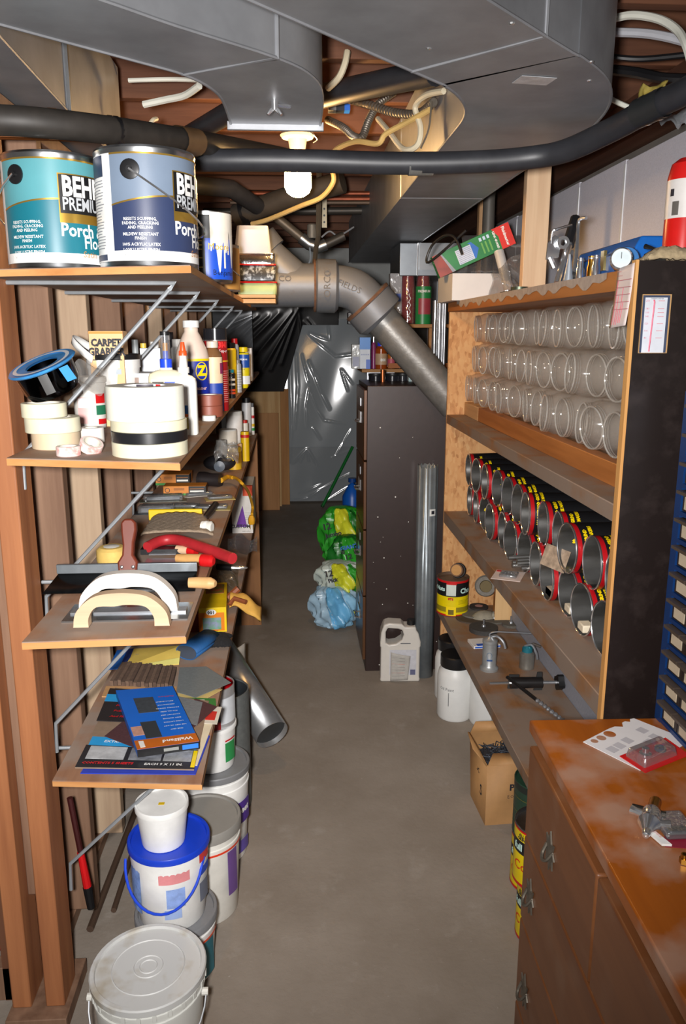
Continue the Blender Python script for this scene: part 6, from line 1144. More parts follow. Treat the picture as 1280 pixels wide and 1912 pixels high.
# coffee-can columns
def coffee(loc, r, h, label, scheme, rot=0, open_top=False):
    t = T('coffee_can', label, 'coffee can', loc, (0, 0, rot)); MB().lathe([(0, 0), (r, .001), (r + .001, .003), (r, .006), (r, h - .006), (r + .001, h - .002), (r, h), (r - .002, h), (r - .003, h - .01), (0, h - .01)], 36).build('can_body', TIN if scheme == 'y' else pm('#1f3a2c', .4), t)
    if scheme == 'y':
        wrap(t, 'yellow_label', pm('#e0c400', .4), r, .010, h * .56, D(-160), D(120), 36); wrap(t, 'black_label', BLACK, r, h * .56, h * .78, D(-160), D(120), 36); wrap(t, 'yellow_upper', pm('#dcc008', .4), r, h * .78, h * .93, D(-160), D(120), 36); wrap(t, 'red_band', RED, r, h * .93, h - .006, D(-160), D(120), 36); wrap(t, 'red_base', RED, r, .003, .011, D(-160), D(120), 36, off=.001)
        text(t, "full o'Nuts", .026, pm('#bfe0d8', .5), bend=(r + .0018, D(-45), h * .67), bold=.001); text(t, 'Coffee', .036, pm('#c83018', .5), bend=(r + .0018, D(-48), h * .36), bold=.0004); text(t, 'ALL METHOD', .011, INK, bend=(r + .0018, D(-48), h * .88), bold=.0006); text(t, 'GRIND COFFEE', .011, INK, bend=(r + .0018, D(-48), h * .825), bold=.0006)
    else:
        for z in (.2, .46, .72): wrap(t, 'gold_line', pm('#7a7430', .4, .4), r, h * z, h * z + .0016, D(-160), D(120), 30, off=.001)
        wrap(t, 'dark_upper', pm('#1d2420', .4), r, h * .86, h - .004, D(-160), D(120), 30)
    return t
c1 = (.672, 1.955); c2 = (.632, 1.755)
coffee((c1[0], c1[1], 0), .070, .165, 'yellow coffee can at the bottom of the far column', 'y'); coffee((c1[0], c1[1], .166), .071, .165, 'dark green coffee can stacked on a yellow one', 'g')
coffee((c2[0], c2[1], 0), .070, .165, 'yellow coffee can on the floor nearest the dresser', 'y', D(-6)); coffee((c2[0] - .014, c2[1] + .004, .166), .070, .165, 'yellow coffee can stacked nearest the dresser', 'y', D(4))

# ---- on top of the unit
ZT = 1.66
p = at(1001, 430, Y=2.76); tag(bx(p.x - .040, p.x + .041, 2.76, 2.798, ZT + .0005, 2.254).build('support_post', wood('#c9a582', '#dfc09c', 'z', 6, .6), None, bev=.002), 'pale upright lumber post from the unit top to the joists', 'post')
tag(bx(p.x - .06, p.x + .075, 2.70, 2.757, ZT, ZT + .022).build('wood_block', PINE2, None, bev=.002), 'small wood block at the foot of the pale post', 'wood block')
t = T('open_carton', 'white open carton at the far end of the unit top', 'box', (.598, 3.06, ZT)); w_, d_, h_ = .22, .30, .098; WB = pm('#d4d0cc', .5, 0, .03)
for nm, a in (('front_wall', (0, w_, 0, .002, 0, h_)), ('back_wall', (0, w_, d_ - .002, d_, 0, h_)), ('side_wall', (0, .002, .0021, d_ - .0021, 0, h_)), ('side_wall', (w_ - .002, w_, .0021, d_ - .0021, 0, h_)), ('bottom', (.0021, w_ - .0021, .0021, d_ - .0021, 0, .002))): bx(*a).build(nm, WB, t)
c_ = at(884, 467, Y=3.13); t = T('flush_valve_box', 'green and red plumbing parts box propped tilted in the white carton', 'box', (c_.x, c_.y, c_.z), (0, D(-24), D(-3))); L_, H_, Dp = .31, .084, .06
bx(-L_ / 2, L_ / 2, 0, Dp, -H_ / 2, H_ / 2).build('carton', pm('#1f7a3c', .4, 0, .05), t, bev=.001)
MB().prism([(L_ * .33, -H_ / 2), (L_ / 2 + .0008, -H_ / 2), (L_ / 2 + .0008, H_ / 2), (L_ * .28, H_ / 2), (L_ * .335, H_ * .1)], 0, .0008, M=FRONT).build('red_end', pm('#d42a1c', .4), t); MB().prism([(-L_ / 2 - .0008, -H_ / 2), (-L_ * .33, -H_ / 2), (-L_ * .40, H_ * .5), (-L_ / 2 - .0008, H_ / 2)], 0, .0008, M=FRONT).build('brown_end', pm('#8a2c18', .4), t); MB().prism([(-L_ * .335, -H_ / 2), (-L_ * .29, -H_ / 2), (-L_ * .39, H_ / 2), (-L_ * .405, H_ / 2)], 0, .001, M=FRONT).build('foil_streak', CHROME, t)
MB().prism([(-L_ * .22, -H_ * .36), (-L_ * .02, -H_ * .36), (-L_ * .02, H_ * .30), (-L_ * .22, H_ * .30)], 0, .0012, M=FRONT).build('white_panel', pm('#c4ccdc', .5), t); MB().prism([(-L_ * .02, -H_ * .36), (.0, -H_ * .36), (.02 * 1, 0), (.0, H_ * .38), (-L_ * .05, H_ * .38), (-L_ * .02, H_ * .3)], 0, .0014, M=FRONT).build('blue_splash', pm('#2a6ac0', .5), t)
for k in range(8): MB().box(-L_ * .21, -L_ * .03, -.0016, -.0012, -H_ * .32 + k * .0065, -H_ * .32 + k * .0065 + .0018).build('print_line', pm('#8a94b0', .5), t)
text(t, 'Fluidmaster', .0155, WHITE, TR(L_ * .415, -.0016, 0) @ FRONT @ RZ(-PI / 2), bold=.0006); text(t, 'LEAK GUARD', .011, WHITE, TR(L_ * .29, -.0016, 0) @ FRONT @ RZ(-PI / 2), bold=.0005)
for k in range(3): MB().box(L_ * (.10 + .05 * k), L_ * (.13 + .05 * k), -.0012, -.0006, H_ * .22, H_ * .38).build('icon', pm('#bcd4e8', .5), t); MB().box(L_ * (.105 + .05 * k), L_ * (.125 + .05 * k), -.0012, -.0006, -H_ * .35, H_ * .15).build('print_column', pm('#6aa850', .5), t)
t = T('pvc_tube', 'short white plastic tube leaning on the white carton', 'tube'); MB().tube([at(931, 470, Y=2.98), at(950, 545, Y=2.92)], .018, 18).build('tube', pm('#b9b6b2', .4), t); MB().tube([at(930.6, 468.5, Y=2.981), at(931, 470.5, Y=2.98)], .0165, 18).build('end_face', pm('#d0cecb', .5), t)
o = MB().grid(lambda u, v: (lambda q_: (q_.x, q_.y + .03 * math.sin(5 * u + 6 * v), max(ZT + .001, q_.z + .006 * math.sin(14 * u))))(at(915 + 70 * u, 565 - 105 * v * (.5 + .5 * u), Y=2.86)), 16, 14).build('hardware_bag', film('#bcbab8', .08, .85, .2, .5, .15), None); tag(o, 'clear bag of hardware beside the pale post', 'plastic bag')
for j in range(6): tag(MB().lathe([(0, 0), (.010, 0), (.010, .006), (.005, .008), (.005, .02), (0, .02)], 10).build('bolt', CHROME, None), 'shiny bolt in the clear hardware bag, %s of six' % ORD[j], 'bolt', 'bolts in the clear bag').location = (p.x - .10 + .016 * (j % 3), 2.72 + .02 * (j // 3), ZT + .001)
t = T('key_plate', 'flat metal plate and clips lying on the unit edge', 'hardware', (.655, 2.45, ZT)); bx(-.02, .05, -.10, .04, 0, .003).build('plate', pm('#5a5648', .5, .7), t); MB().lathe([(.012, 0), (.025, 0), (.025, .012), (.012, .012), (.012, 0)], 20).build('ring', pm('#5c6454', .4, .8), t).location = (.02, -.03, .003)
o = MB().grid(lambda u, v: (lambda q_: (q_.x, q_.y + .03 * math.sin(6 * v), q_.z))(at(860 + 110 * u, 530 - 90 * v, Y=3.36)), 10, 10).build('clear_tray', film('#8a8c90', .1, .7, .15, .3, .2), None); tag(o, 'dark clear plastic behind the green box', 'plastic')
# caulking gun / clamps
t = T('caulking_gun', 'chrome caulking gun tilted against the insulation', 'caulking gun')
MB().tube([at(1040, 530, Y=2.05), at(1062, 455, Y=2.12)], .010, 10).build('frame_rod', CHROME, t); MB().tube([at(1052, 535, Y=2.06), at(1066, 470, Y=2.13)], .007, 10).build('frame_rod', STEEL, t); MB().tube([at(1060, 458, Y=2.12), at(1074, 408, Y=2.17)], [.016, .014], 10).build('black_handle', pm('#1c1c1e', .4), t); MB().tube(catmull([at(1028, 455, Y=2.1), at(1031, 433, Y=2.1), at(1040, 428, Y=2.1), at(1066, 420, Y=2.14)], 4), .0035, 8).build('hook_rod', CHROME, t)
MB().lathe([(.008, -.006), (.016, -.006), (.016, .006), (.008, .006)], 18).xf(TR(*at(1050, 453, Y=2.09)) @ RX(PI / 2)).build('thumb_ring', CHROME, t); MB().prism([(-.02, -.03), (.012, -.025), (.018, .02), (.0, .03), (-.018, .01)], -.003, .003, M=TR(*at(1034, 462, Y=2.1)) @ RX(PI / 2)).build('trigger_plate', pm('#c8ccd0', .25, 1), t); MB().tube([at(1025, 480, Y=2.1), at(1034, 500, Y=2.1)], .008, 8).build('release_tab', CHROME, t)
t = T('hooked_rod', 'thin bent steel rod standing beside the caulking gun', 'rod'); MB().tube(catmull([at(1070, 516, Y=2.0), at(1076, 470, Y=2.05), at(1079, 420, Y=2.1), at(1083, 409, Y=2.1), at(1094, 407, Y=2.08)], 5), .0045, 8).build('rod', STEEL, t); MB().tube([at(1060, 510, Y=2.0), at(1078, 517, Y=2.0)], .008, 8).build('foot', pm('#3c3c3a', .5, .4), t)
t = T('funnel', 'small pale metal cone beside the caulking gun', 'funnel', (at(1048, 520, Y=2.05).x, 2.0, ZT)); MB().lathe([(0, .07), (.003, .07), (.014, 0), (.016, 0)], 16).build('cone', pm('#b8c0c8', .3, .6), t); MB().lathe([(.016, 0), (.018, .002), (.016, .004)], 16).build('rim', STEEL, t)
for k, (px, yy_, m_) in enumerate(((1083, 1.93, CHROME), (1103, 1.88, BRASS), (1112, 1.86, CHROME))):
    q_ = at(px, 500, Y=yy_); t = T('socket', ('chrome', 'brass', 'second chrome')[k] + ' socket standing near the blue tool box', 'socket', (q_.x, yy_, ZT), (D(0), D(0), 0)); MB().lathe([(0, 0), (.010, 0), (.010, .03), (.008, .034), (.008, .055), (0, .055)], 14).build('socket_body', m_, t); MB().lathe([(.0082, .048), (.0086, .05), (.0082, .052)], 14).build('groove_ring', STEEL, t)
# blue metal box
t = T('tool_box', 'blue metal tool box with latch on the unit top', 'tool box'); a_ = at(1112, 500, Y=1.98); b_ = at(1255, 470, Y=1.68)
q_ = Vector((.785, 1.93, ZT)); t.location = q_; t.rotation_euler = (0, 0, D(-2)); BL = pm('#1a63b8', .25, .1, .06)
MB().prism([(-.05, 0), (.05, 0), (.05, .058), (.036, .084), (-.036, .084), (-.05, .058)], -.21, .20, M=RX(PI / 2) @ TR(0, 0, 0)).build('box_body', BL, t, bev=.004); MB().tube([(-.0505, .20, .058), (-.0505, -.20, .058)], .002, 6).build('lid_seam', pm('#123a70', .4), t); bx(-.056, -.049, -.03, -.008, .025, .07).build('latch', pm('#8a7a4a', .35, .8), t)
# round gauge
t = T('pressure_gauge', 'round white dial gauge hanging over the unit edge', 'gauge', tuple(at(1159, 484, Y=1.56)), (D(82), 0, D(-20))); MB().lathe([(0, -.012), (.019, -.012), (.021, -.008), (.021, .006), (.018, .009), (.0175, .006)], 30).build('case', CHROME, t); MB().lathe([(0, .0055), (.0175, .0055)], 28).build('dial', pm('#c4d0d4', .3), t); MB().box(-.0006, .0006, 0, .012, .0057, .0064).build('needle', INK, t)
t = T('tape_measure', 'blue round tape measure behind the dial gauge', 'tape measure', (at(1162, 462, Y=1.66).x, 1.64, ZT + .024), (D(80), 0, D(-20))); MB().lathe([(0, -.014), (.024, -.014), (.026, -.01), (.026, .01), (.024, .014), (0, .014)], 28).build('case', pm('#2a6aa8', .35), t); MB().lathe([(0, .0145), (.012, .0145)], 20).build('label', pm('#8ab0c8', .4), t)
t = T('pliers', 'open pliers and wires lying over the near corner of the unit', 'pliers'); MB().tube([at(1165, 495, Y=1.58), at(1205, 482, Y=1.55), at(1235, 474, Y=1.52)], .004, 8).build('jaw', STEEL, t); MB().tube([at(1205, 478, Y=1.55), at(1222, 465, Y=1.53), at(1204, 460, Y=1.55)], .005, 8).build('handle', BLACK, t); MB().tube([at(1195, 488, Y=1.55), at(1240, 486, Y=1.5)], .003, 6).build('handle', pm('#4a4a48', .4, .6), t)
bxm = MB().grid(lambda u, v: (.66 + .10 * u, 1.50 + .04 * v, ZT + .014 + .022 * (math.sin(PI * u) * math.sin(PI * v)) ** .5 + .004 * random.random()), 20, 10); tag(bxm.build('rag', pm('#a08e70', 1, 0, .25, 80, .4), None, solid=.006), 'tan fibrous rag on the near corner of the unit', 'rag')
# fire extinguisher
t = T('spray_can', 'red cylinder with white label at the right edge of the photo', 'canister', (.757, 1.575, 1.6605)); r = .037
MB().lathe([(0, 0), (r, 0), (r, .17), (r * .85, .195), (r * .5, .205), (0, .205)], 32).build('cylinder', pm('#c81814', .3), t); wrap(t, 'white_label', pm('#d0ccc8', .4), r, .095, .165, D(-120), D(90), 24); wrap(t, 'barcode', pm('#5a5650', .5), r, .10, .125, D(-65), D(-45), 4, off=.0012); wrap(t, 'dark_mark', INK, r, .135, .148, D(-75), D(-62), 4, off=.0012)
# paper chart + thermometer card
t = T('paper_chart', 'paper chart with red ruled lines taped to the unit corner', 'paper'); cs = []
c00 = at(1165, 506, X=.6275); c10 = at(1208, 500, X=.6275)
ch_ = MB().grid(lambda u, v: (.6272 - .012 * v * v * .6, 1.563 - .078 * u + .004 * v, 1.668 - .005 * (1 - u) - .112 * v), 6, 10); ch_.build('sheet', pm('#d6c8c4', .6, 0, .05), t, solid=.0005)
RL = pm('#b8606c', .6)
for k in range(5): MB().box(.6255 - .0072 * ((.25 + .12 * k) ** 2) - .0004, .6262 - .0072 * ((.25 + .12 * k) ** 2), 1.489, 1.558, 1.668 - .112 * (.25 + .12 * k) - .0006, 1.668 - .112 * (.25 + .12 * k) + .0004).build('ruled_line', RL, t)
for k, (u, v0, v1) in enumerate(((.16, .25, .98), (.30, .5, .98), (.40, .72, .98), (.52, .37, .95), (.62, .6, .95))): MB().tube([(.6262 - .0072 * v * v, 1.563 - .078 * u + .004 * v, 1.667 - .112 * v) for v in (v0, (v0 + v1) / 2, v1)], .0007, 4).build('red_bar', RL, t)
text(t, '=====', .007, RL, TR(.6255, 1.549, 1.656) @ LEFT); text(t, '========', .006, RL, TR(.6252, 1.545, 1.648) @ LEFT)
t = T('thermometer_card', 'white thermometer card on the dark end panel', 'thermometer'); yp = UY0 - .0025
a_ = at(1203, 550, Y=yp); b_ = at(1243, 657, Y=yp); x0, x1, z1, z0 = .645, .700, 1.612, 1.505
bx(x0, x1, yp, yp + .0022, z0, z1).build('card', pm('#b08a5a', .6), t); bx(x0 + .001, x1 - .003, yp - .0006, yp, z0 + .001, z1 - .002).build('dark_border', pm('#39435a', .5), t); bx(x0 + .005, x1 - .008, yp - .0012, yp - .0006, z0 + .001, z1 - .006).build('white_field', pm('#c8ccd4', .5), t)
MB().tube([(x0 + .021, yp - .002, z1 - .010), (x0 + .0225, yp - .002, z1 - .014), (x0 + .019, yp - .002, z0 + .003)], .0013, 6).build('red_column', pm('#d0305a', .4), t); text(t, 'THERMOMETER', .0035, INK, TR((x0 + x1) / 2, yp - .0015, z1 - .008) @ FRONT)
for k, z in enumerate((.012, .026, .033, .040, .053, .066, .079)): text(t, ('250', '180', '160', '140', '120', '100', '80')[k], .005, pm('#c05a70', .5), TR(x0 + .010, yp - .0015, z1 - z) @ FRONT); MB().box(x0 + .030, x0 + .042, yp - .0015, yp - .0012, z1 - z - .0006, z1 - z + .0006).build('scale_note', pm('#c89098', .5), t)
# pipe and board behind the green box
tag(MB().tube([Vector((at(911, 420, Y=3.6).x, 3.6, 2.254)), Vector((at(911, 420, Y=3.6).x, 3.6, 1.35))], .026, 14).build('grey_pipe', pm('#5e5a54', .5, .2), None), 'vertical grey pipe behind the green box', 'pipe')
tag(bx(.88, .92, 3.9, 3.94, 1.2, 2.25).build('lumber_post', wood('#a9835c', '#c29a70', 'z', 6), None, bev=.002), 'short pale stud behind the coiled black cable', 'post')
t = T('heater_housing', 'bright sheet metal housing behind the far end of the big duct', 'sheet metal'); a_ = at(745, 515, Y=4.2); b_ = at(838, 430, Y=4.2); b_.z = 1.885; bx(a_.x, b_.x + .1, 4.2, 4.6, a_.z, b_.z + .1).build('housing', pm('#9aa0a6', .3, .9, .1, 10), t, bev=.003); bx(a_.x + .09, a_.x + .096, 4.197, 4.2, a_.z, b_.z + .1).build('seam', CHROME, t); bx(a_.x + .10, b_.x + .1, 4.198, 4.2, a_.z + .03, b_.z + .1).build('bright_panel', pm('#c4c8cc', .25, .9), t)
# ================================================================== file cabinet and the far right
t = T('file_cabinet', 'tall dark brown four drawer metal file cabinet', 'file cabinet'); FX0, FX1, FY0, FY1, FH = .302, .97, 3.43, 3.88, 1.318
BRN = pm('#2e201d', .42, .1, .08, 30, .04); BRN2 = pm('#5a3a22', .35, .2, .1, 20)
bx(FX0 + .012, FX1, FY0, FY1, .0, FH).build('cabinet_body', BRN, t, bev=.003)
for k in range(4):
    z0 = .05 + k * .314; d_ = bx(FX0, FX0 + .014, FY0 + .018, FY1 - .018, z0, z0 + .306).build('drawer', BRN2, t, bev=.002)
    h_ = MB(); h_.box(FX0 - .004, FX0, FY0 + .16, FY0 + .26, z0 + .15, z0 + .20); h_.tube([(FX0 - .006, FY0 + .17, z0 + .155), (FX0 - .022, FY0 + .18, z0 + .155), (FX0 - .022, FY0 + .24, z0 + .155), (FX0 - .006, FY0 + .25, z0 + .155)], .005, 8); h_.build('handle', CHROME, d_)
    MB().box(FX0 - .003, FX0, FY0 + .17, FY0 + .25, z0 + .225, z0 + .26).build('label_frame', STEEL, d_)
for k in range(34): MB().lathe([(0, 0), (.0014 + .002 * random.random() ** 3, 0)], 6).xf(TR(FX0 + .03 + .34 * random.random(), FY0 - .0008, .03 + 1.2 * random.random() ** 1.5) @ RX(PI / 2)).build('paint_speck', OFFWH, t)
# sheet metal roll
t = T('sheet_metal_roll', 'rolled galvanized sheet standing between cabinet and shelving', 'sheet metal', (.575, 3.376, .0)); hh = at(806, 872, Y=3.34).z
n = 40; pr = [(.042 * (1 + .12 * i / n) * math.sin(2 * PI * 1.15 * i / n + 2.4), -.042 * (1 + .12 * i / n) * math.cos(2 * PI * 1.15 * i / n + 2.4)) for i in range(n + 1)]
MB().strip([(x, y, hh - .008 * math.sin(9 * x * 40)) for x, y in pr], [(x, y, .002) for x, y in pr]).build('sheet', pm('#8f979c', .38, .55, .2, 12, .12), t, solid=.001); wrap(t, 'price_sticker', pm('#d8d8d4', .5), .046, hh - .215, hh - .185, D(6), D(42), 6, off=.0025); wrap(t, 'barcode', INK, .046, hh - .207, hh - .192, D(16), D(34), 4, off=.0032)
# white jug
p = at(747, 1273, Z=0); t = T('plastic_jug', 'white gallon jug with moulded handle in front of the cabinet', 'jug', (p.x, 3.345, 0), (0, 0, D(-3))); w_ = .18; d_ = .055; HH = .262; PLW = pm('#c9c4bc', .42, 0, .04)
sil = [(-.088, 0), (.088, 0), (.090, .012), (.088, .02), (.088, .165), (.091, .17), (.091, .19), (.080, .232), (.070, .246), (.068, .262), (.030, .262), (.018, .262), (.004, .276), (-.052, .280), (-.075, .272), (-.087, .235), (-.091, .19), (-.091, .17), (-.088, .165), (-.088, .02), (-.090, .012)]
hole = [(-.066, .185), (-.050, .178), (-.02, .182), (.006, .20), (.014, .225), (.008, .246), (-.012, .253), (-.058, .256), (-.066, .238)]
import bmesh
def holed(sil, hole, y0, y1, name, mat, parent, bev):
    bm_ = bmesh.new(); vs = [bm_.verts.new((x, y0, z)) for x, z in sil]; hs = [bm_.verts.new((x, y0, z)) for x, z in hole]
    es = [bm_.edges.new((vs[i], vs[(i + 1) % len(vs)])) for i in range(len(vs))] + [bm_.edges.new((hs[i], hs[(i + 1) % len(hs)])) for i in range(len(hs))]
    bmesh.ops.triangle_fill(bm_, use_beauty=True, use_dissolve=True, edges=es)
    r_ = bmesh.ops.extrude_face_region(bm_, geom=list(bm_.faces)); bmesh.ops.translate(bm_, vec=(0, y1 - y0, 0), verts=[v for v in r_['geom'] if isinstance(v, bmesh.types.BMVert)])
    bmesh.ops.recalc_face_normals(bm_, faces=bm_.faces); me = bpy.data.meshes.new(name); bm_.to_mesh(me); bm_.free(); me.materials.append(mat); me.polygons.foreach_set('use_smooth', [True] * len(me.polygons))
    try: me.set_sharp_from_angle(angle=D(35))
    except Exception: pass
    o = bpy.data.objects.new(name, me); COL.objects.link(o); o.parent = parent; b = o.modifiers.new('bevel', 'BEVEL'); b.width = bev; b.segments = 3; b.limit_method = 'ANGLE'; b.angle_limit = D(50); return o
holed(sil, hole, -.04, .04, 'jug_body', PLW, t, .007)
MB().lathe([(0, .262), (.019, .262), (.019, .283), (.017, .285), (0, .285)], 22).build('cap', BLACK, t).location = (.049, 0, 0)
bx(-.048, .072, -.0412, -.0404, .035, .155).build('label', pm('#bcbcc2', .55, 0, .08, 60), t); bx(.045, .068, -.0418, -.0412, .035, .06).build('barcode', pm('#5a5c78', .5), t)
lf = MB().grid(lambda u, v: (-.044 + .078 * u + .012 * v * u, -.0425 - .012 * u * (1 - v) - .006 * math.sin(PI * u) * v, .004 + .14 * v - .03 * u * v + .012 * u), 10, 10); lf.build('peeling_leaflet', pm('#a8a49e', .65, 0, .12, 50), t, solid=.0006)
for k in range(7): MB().tube([(-.038, -.0435, .03 + .015 * k), (.02, -.052, .035 + .0135 * k)], .0012, 4).build('print_line', pm('#c09088' if k in (1, 4) else '#8a8884', .6), t)
bx(.0, .045, -.0410, -.0402, .183, .187).build('ink_scribble', pm('#5a5a60', .6), t)
# packs of paper towels, crumpled
def pack(px0, px1, pyt, pyb, Y, label, cols, txt):
    a = at(px0, pyb, Y=Y); b = at(px1, pyt, Y=Y); t = T('paper_towel_pack', label, 'package'); cx, cz = (a.x + b.x) / 2, (a.z + b.z) / 2; rx, rz = abs(b.x - a.x) / 2, abs(b.z - a.z) / 2
    def f(u, v, k=1.0):
        th, ph = 2 * PI * u, PI * v; q_ = 1 + .13 * math.sin(5 * th + 4 * ph + Y) * math.sin(ph) + .09 * math.sin(11 * th - 7 * ph) + .035 * math.sin(17 * th + 9 * ph * math.cos(3 * th)) + .02 * math.sin(21 * ph + 6 * th); s_ = math.sin(ph) ** .6
        return (cx + rx * s_ * math.sin(th) * q_ * k, Y + .09 - rx * .9 * s_ * math.cos(th) * q_ * k, cz + rz * math.copysign(abs(math.cos(ph)) ** .8, math.cos(ph)) * k)
    MB().grid(lambda u, v: f(u, v, .985), 60, 40).build('wrapped_rolls', cols[0], t, ang=40)
    MB().grid(lambda u, v: f(-.10 + .14 * u + .10 * v, .10 + .75 * v, 1.012), 14, 22).build('printed_panel', cols[1], t, solid=.001); MB().grid(lambda u, v: f(.07 + .08 * u + .05 * v, .15 + .7 * v, 1.012), 10, 20).build('printed_panel', cols[2], t, solid=.001)
    for s, px, py, sz, m_ in txt: text(t, s, sz, m_, TR(*at(px, py, Y=Y - rx * .98)) @ FRONT @ RZ(D(12)), bold=.001)
    return t
GR1, GR2, LIM = pm('#2f9a2c', .35, 0, .15, 20), pm('#1a6a22', .35, 0, .15, 20), pm('#cfd430', .4)
pack(600, 680, 950, 1062, 4.35, 'green and yellow wrapped pack marked 12 beside the cabinet', (GR1, LIM, GR2), [('12', 609, 984, .05, INK), ('Jumbo', 622, 998, .035, INK)])
pack(616, 690, 1005, 1125, 4.10, 'green wrapped pack lettered 8 giant behind the lowest pack', (GR2, GR1, LIM), [('8', 640, 1031, .035, INK), ('GIANT', 651, 1022, .03, pm('#2a6ac0', .5)), ('12', 650, 1040, .04, INK)])
pack(594, 676, 1055, 1118, 3.98, 'small green and white wrapped pack marked 12 lower down', (pm('#b8c4bc', .35), LIM, GR1), [('12', 613, 1072, .045, INK), ('Pick', 621, 1084, .03, INK)])
pack(583, 668, 1100, 1182, 3.92, 'light blue crumpled plastic pack at the bottom of the heap', (pm('#9ab8cc', .3, 0, .1, 20), pm('#6ab0dc', .35), pm('#8cc0e0', .35)), [])
# blue jug and green pole behind
t = T('blue_jug', 'blue plastic jug peeking out behind the file cabinet', 'jug', (at(657, 926, Y=5.9).x, 5.9, 0)); zz = at(652, 900, Y=5.9).z; MB().lathe([(0, 0), (.07, 0), (.075, .02), (.075, zz * .75), (.03, zz * .95), (0, zz)], 24).build('jug_body', pm('#1a62c4', .35), t); MB().lathe([(0, zz), (.03, zz), (.03, zz + .03), (0, zz + .03)], 16).build('cap', pm('#1a4a94', .35), t)
t = T('green_pole', 'green pole leaning against the clear plastic at the back', 'pole'); a_ = at(601, 936, Y=6.95); a_.z = .012; b_ = at(652, 846, Y=7.15); MB().tube([a_, b_ + (b_ - a_) * .12], .014, 12).build('pole', pm('#1a7a32', .35), t); MB().tube([a_ - Vector((0, 0, .0)), a_ + (b_ - a_) * .03], .016, 12).build('tip', pm('#125a24', .5), t)
# far right wooden shelves
t = T('wall_shelf', 'wooden wall shelves behind the slanting pipe', 'shelf'); WS = wood('#8a6038', '#a87a4a', 'x', 6)
zs1, zs2 = 1.352, 1.583
bx(.36, 1.05, 4.25, 4.55, zs1 - .018, zs1).build('board', WS, t, bev=.002); bx(.40, 1.05, 4.15, 4.45, zs2 - .018, zs2).build('board', WS, t, bev=.002); bx(.70, .73, 4.16, 4.2, .9, zs2 - .019).build('upright', WS, t); bx(.50, .95, 4.242, 4.249, zs1 + .004, zs1 + .03).build('front_rail', wood('#8a4a24', '#a2612f', 'x', 6), t)
MB().prism([(0, 0), (.16, 0), (0, -.14)], 0, .016, M=TR(.40, 4.40, zs1 - .0185) @ RX(PI / 2)).build('bracket', STEEL, t)
def std(name, cx, wpx, yt, Z, Y, mat, label, cat, cmat=None, kind='box', d_=.06):
    a = at(cx - wpx / 2, 680, Y=Y); b = at(cx + wpx / 2, 680, Y=Y); h_ = at(cx, yt, Y=Y).z - Z; w_ = b.x - a.x; t = T(name, label, cat, ((a.x + b.x) / 2, Y + .03, Z))
    if kind == 'box': bx(-w_ / 2, w_ / 2, -.03, d_ - .03, 0, h_).build('carton', mat, t, bev=.003)
    else: MB().lathe([(0, 0), (w_ / 2, 0), (w_ / 2, h_ * .72), (w_ * .28, h_ * .84), (0, h_ * .84)], 22).build('bottle_body', mat, t); MB().lathe([(0, h_ * .82), (w_ * .32, h_ * .82), (w_ * .3, h_), (0, h_)], 18).build('cap', cmat or WHITE, t)
    return t, w_, h_
t, w_, h_ = std('wipes_pack', 664, 15, 643, zs1, 4.27, film('#d8d8d4', .15, .85, .15, .2, .6), 'small cloudy plastic pack at the shelf end', 'package'); bx(-w_ * .4, w_ * .4, -.0312, -.0305, h_ * .1, h_ * .5).build('label', pm('#9a9cb0', .5), t)
t, w_, h_ = std('bulb_box', 681, 20, 630, zs1, 4.27, pm('#c4c8d0', .4), 'blue and white box next to the cloudy pack', 'box'); bx(-w_ / 2, w_ / 2, -.0312, -.0302, h_ * .62, h_).build('blue_band', pm('#2a7ac8', .4), t); bx(w_ * .1, w_ / 2, -.0312, -.0302, 0, h_ * .3).build('blue_corner', pm('#2a5ab8', .4), t); text(t, '====', .02, pm('#4a5a9a', .5), TR(0, -.032, h_ * .45) @ FRONT)
t, w_, h_ = std('purple_can', 698, 9, 628, zs1, 4.27, pm('#7a2a5c', .35), 'slim purple spray can on the wall shelf', 'spray can', CHROME, 'bot')
t, w_, h_ = std('amber_bottle', 712, 22, 637, zs1, 4.26, pm('#8a3c12', .12, 0, .1, 10), 'amber bottle with blue cap on the wall shelf', 'bottle', pm('#2338d8', .15), 'bot'); wrap(t, 'label', pm('#b09070', .5), w_ / 2, h_ * .15, h_ * .55, D(-80), D(80), 12); text(t, '800', .02, OFFWH, bend=(w_ / 2 + .002, D(15), h_ * .32), bold=.0008)
t, w_, h_ = std('amber_bottle', 731, 14, 652, zs1, 4.29, pm('#a85a1a', .15), 'amber bottle with yellow cap beside the blue capped one', 'bottle', YEL, 'bot'); wrap(t, 'label', pm('#b04a5a', .5), w_ / 2, h_ * .15, h_ * .5, D(-80), D(80), 12)
for k, (cx, m_, lb) in enumerate(((745, '#b9c0c8', 'first pale leaflet box leaning on the wall shelf'), (758, '#c4c8cc', 'second pale leaflet box leaning on the wall shelf'), (770, '#c89a2c', 'yellow and red leaflet box at the end of the leaning row'))):
    a_ = at(cx, 690, Y=4.3); t = T('leaflet_box', lb, 'box', (a_.x, 4.28, zs1), (0, D(28), 0)); bx(-.022, .0, 0, .08, .0, .11).build('carton', pm(m_, .45), t, bev=.002); bx(-.022, .0, -.0008, 0, .07, .10).build('band', pm(('#6a8a3c', '#4a6aa0', '#b02a3a')[k], .5), t)
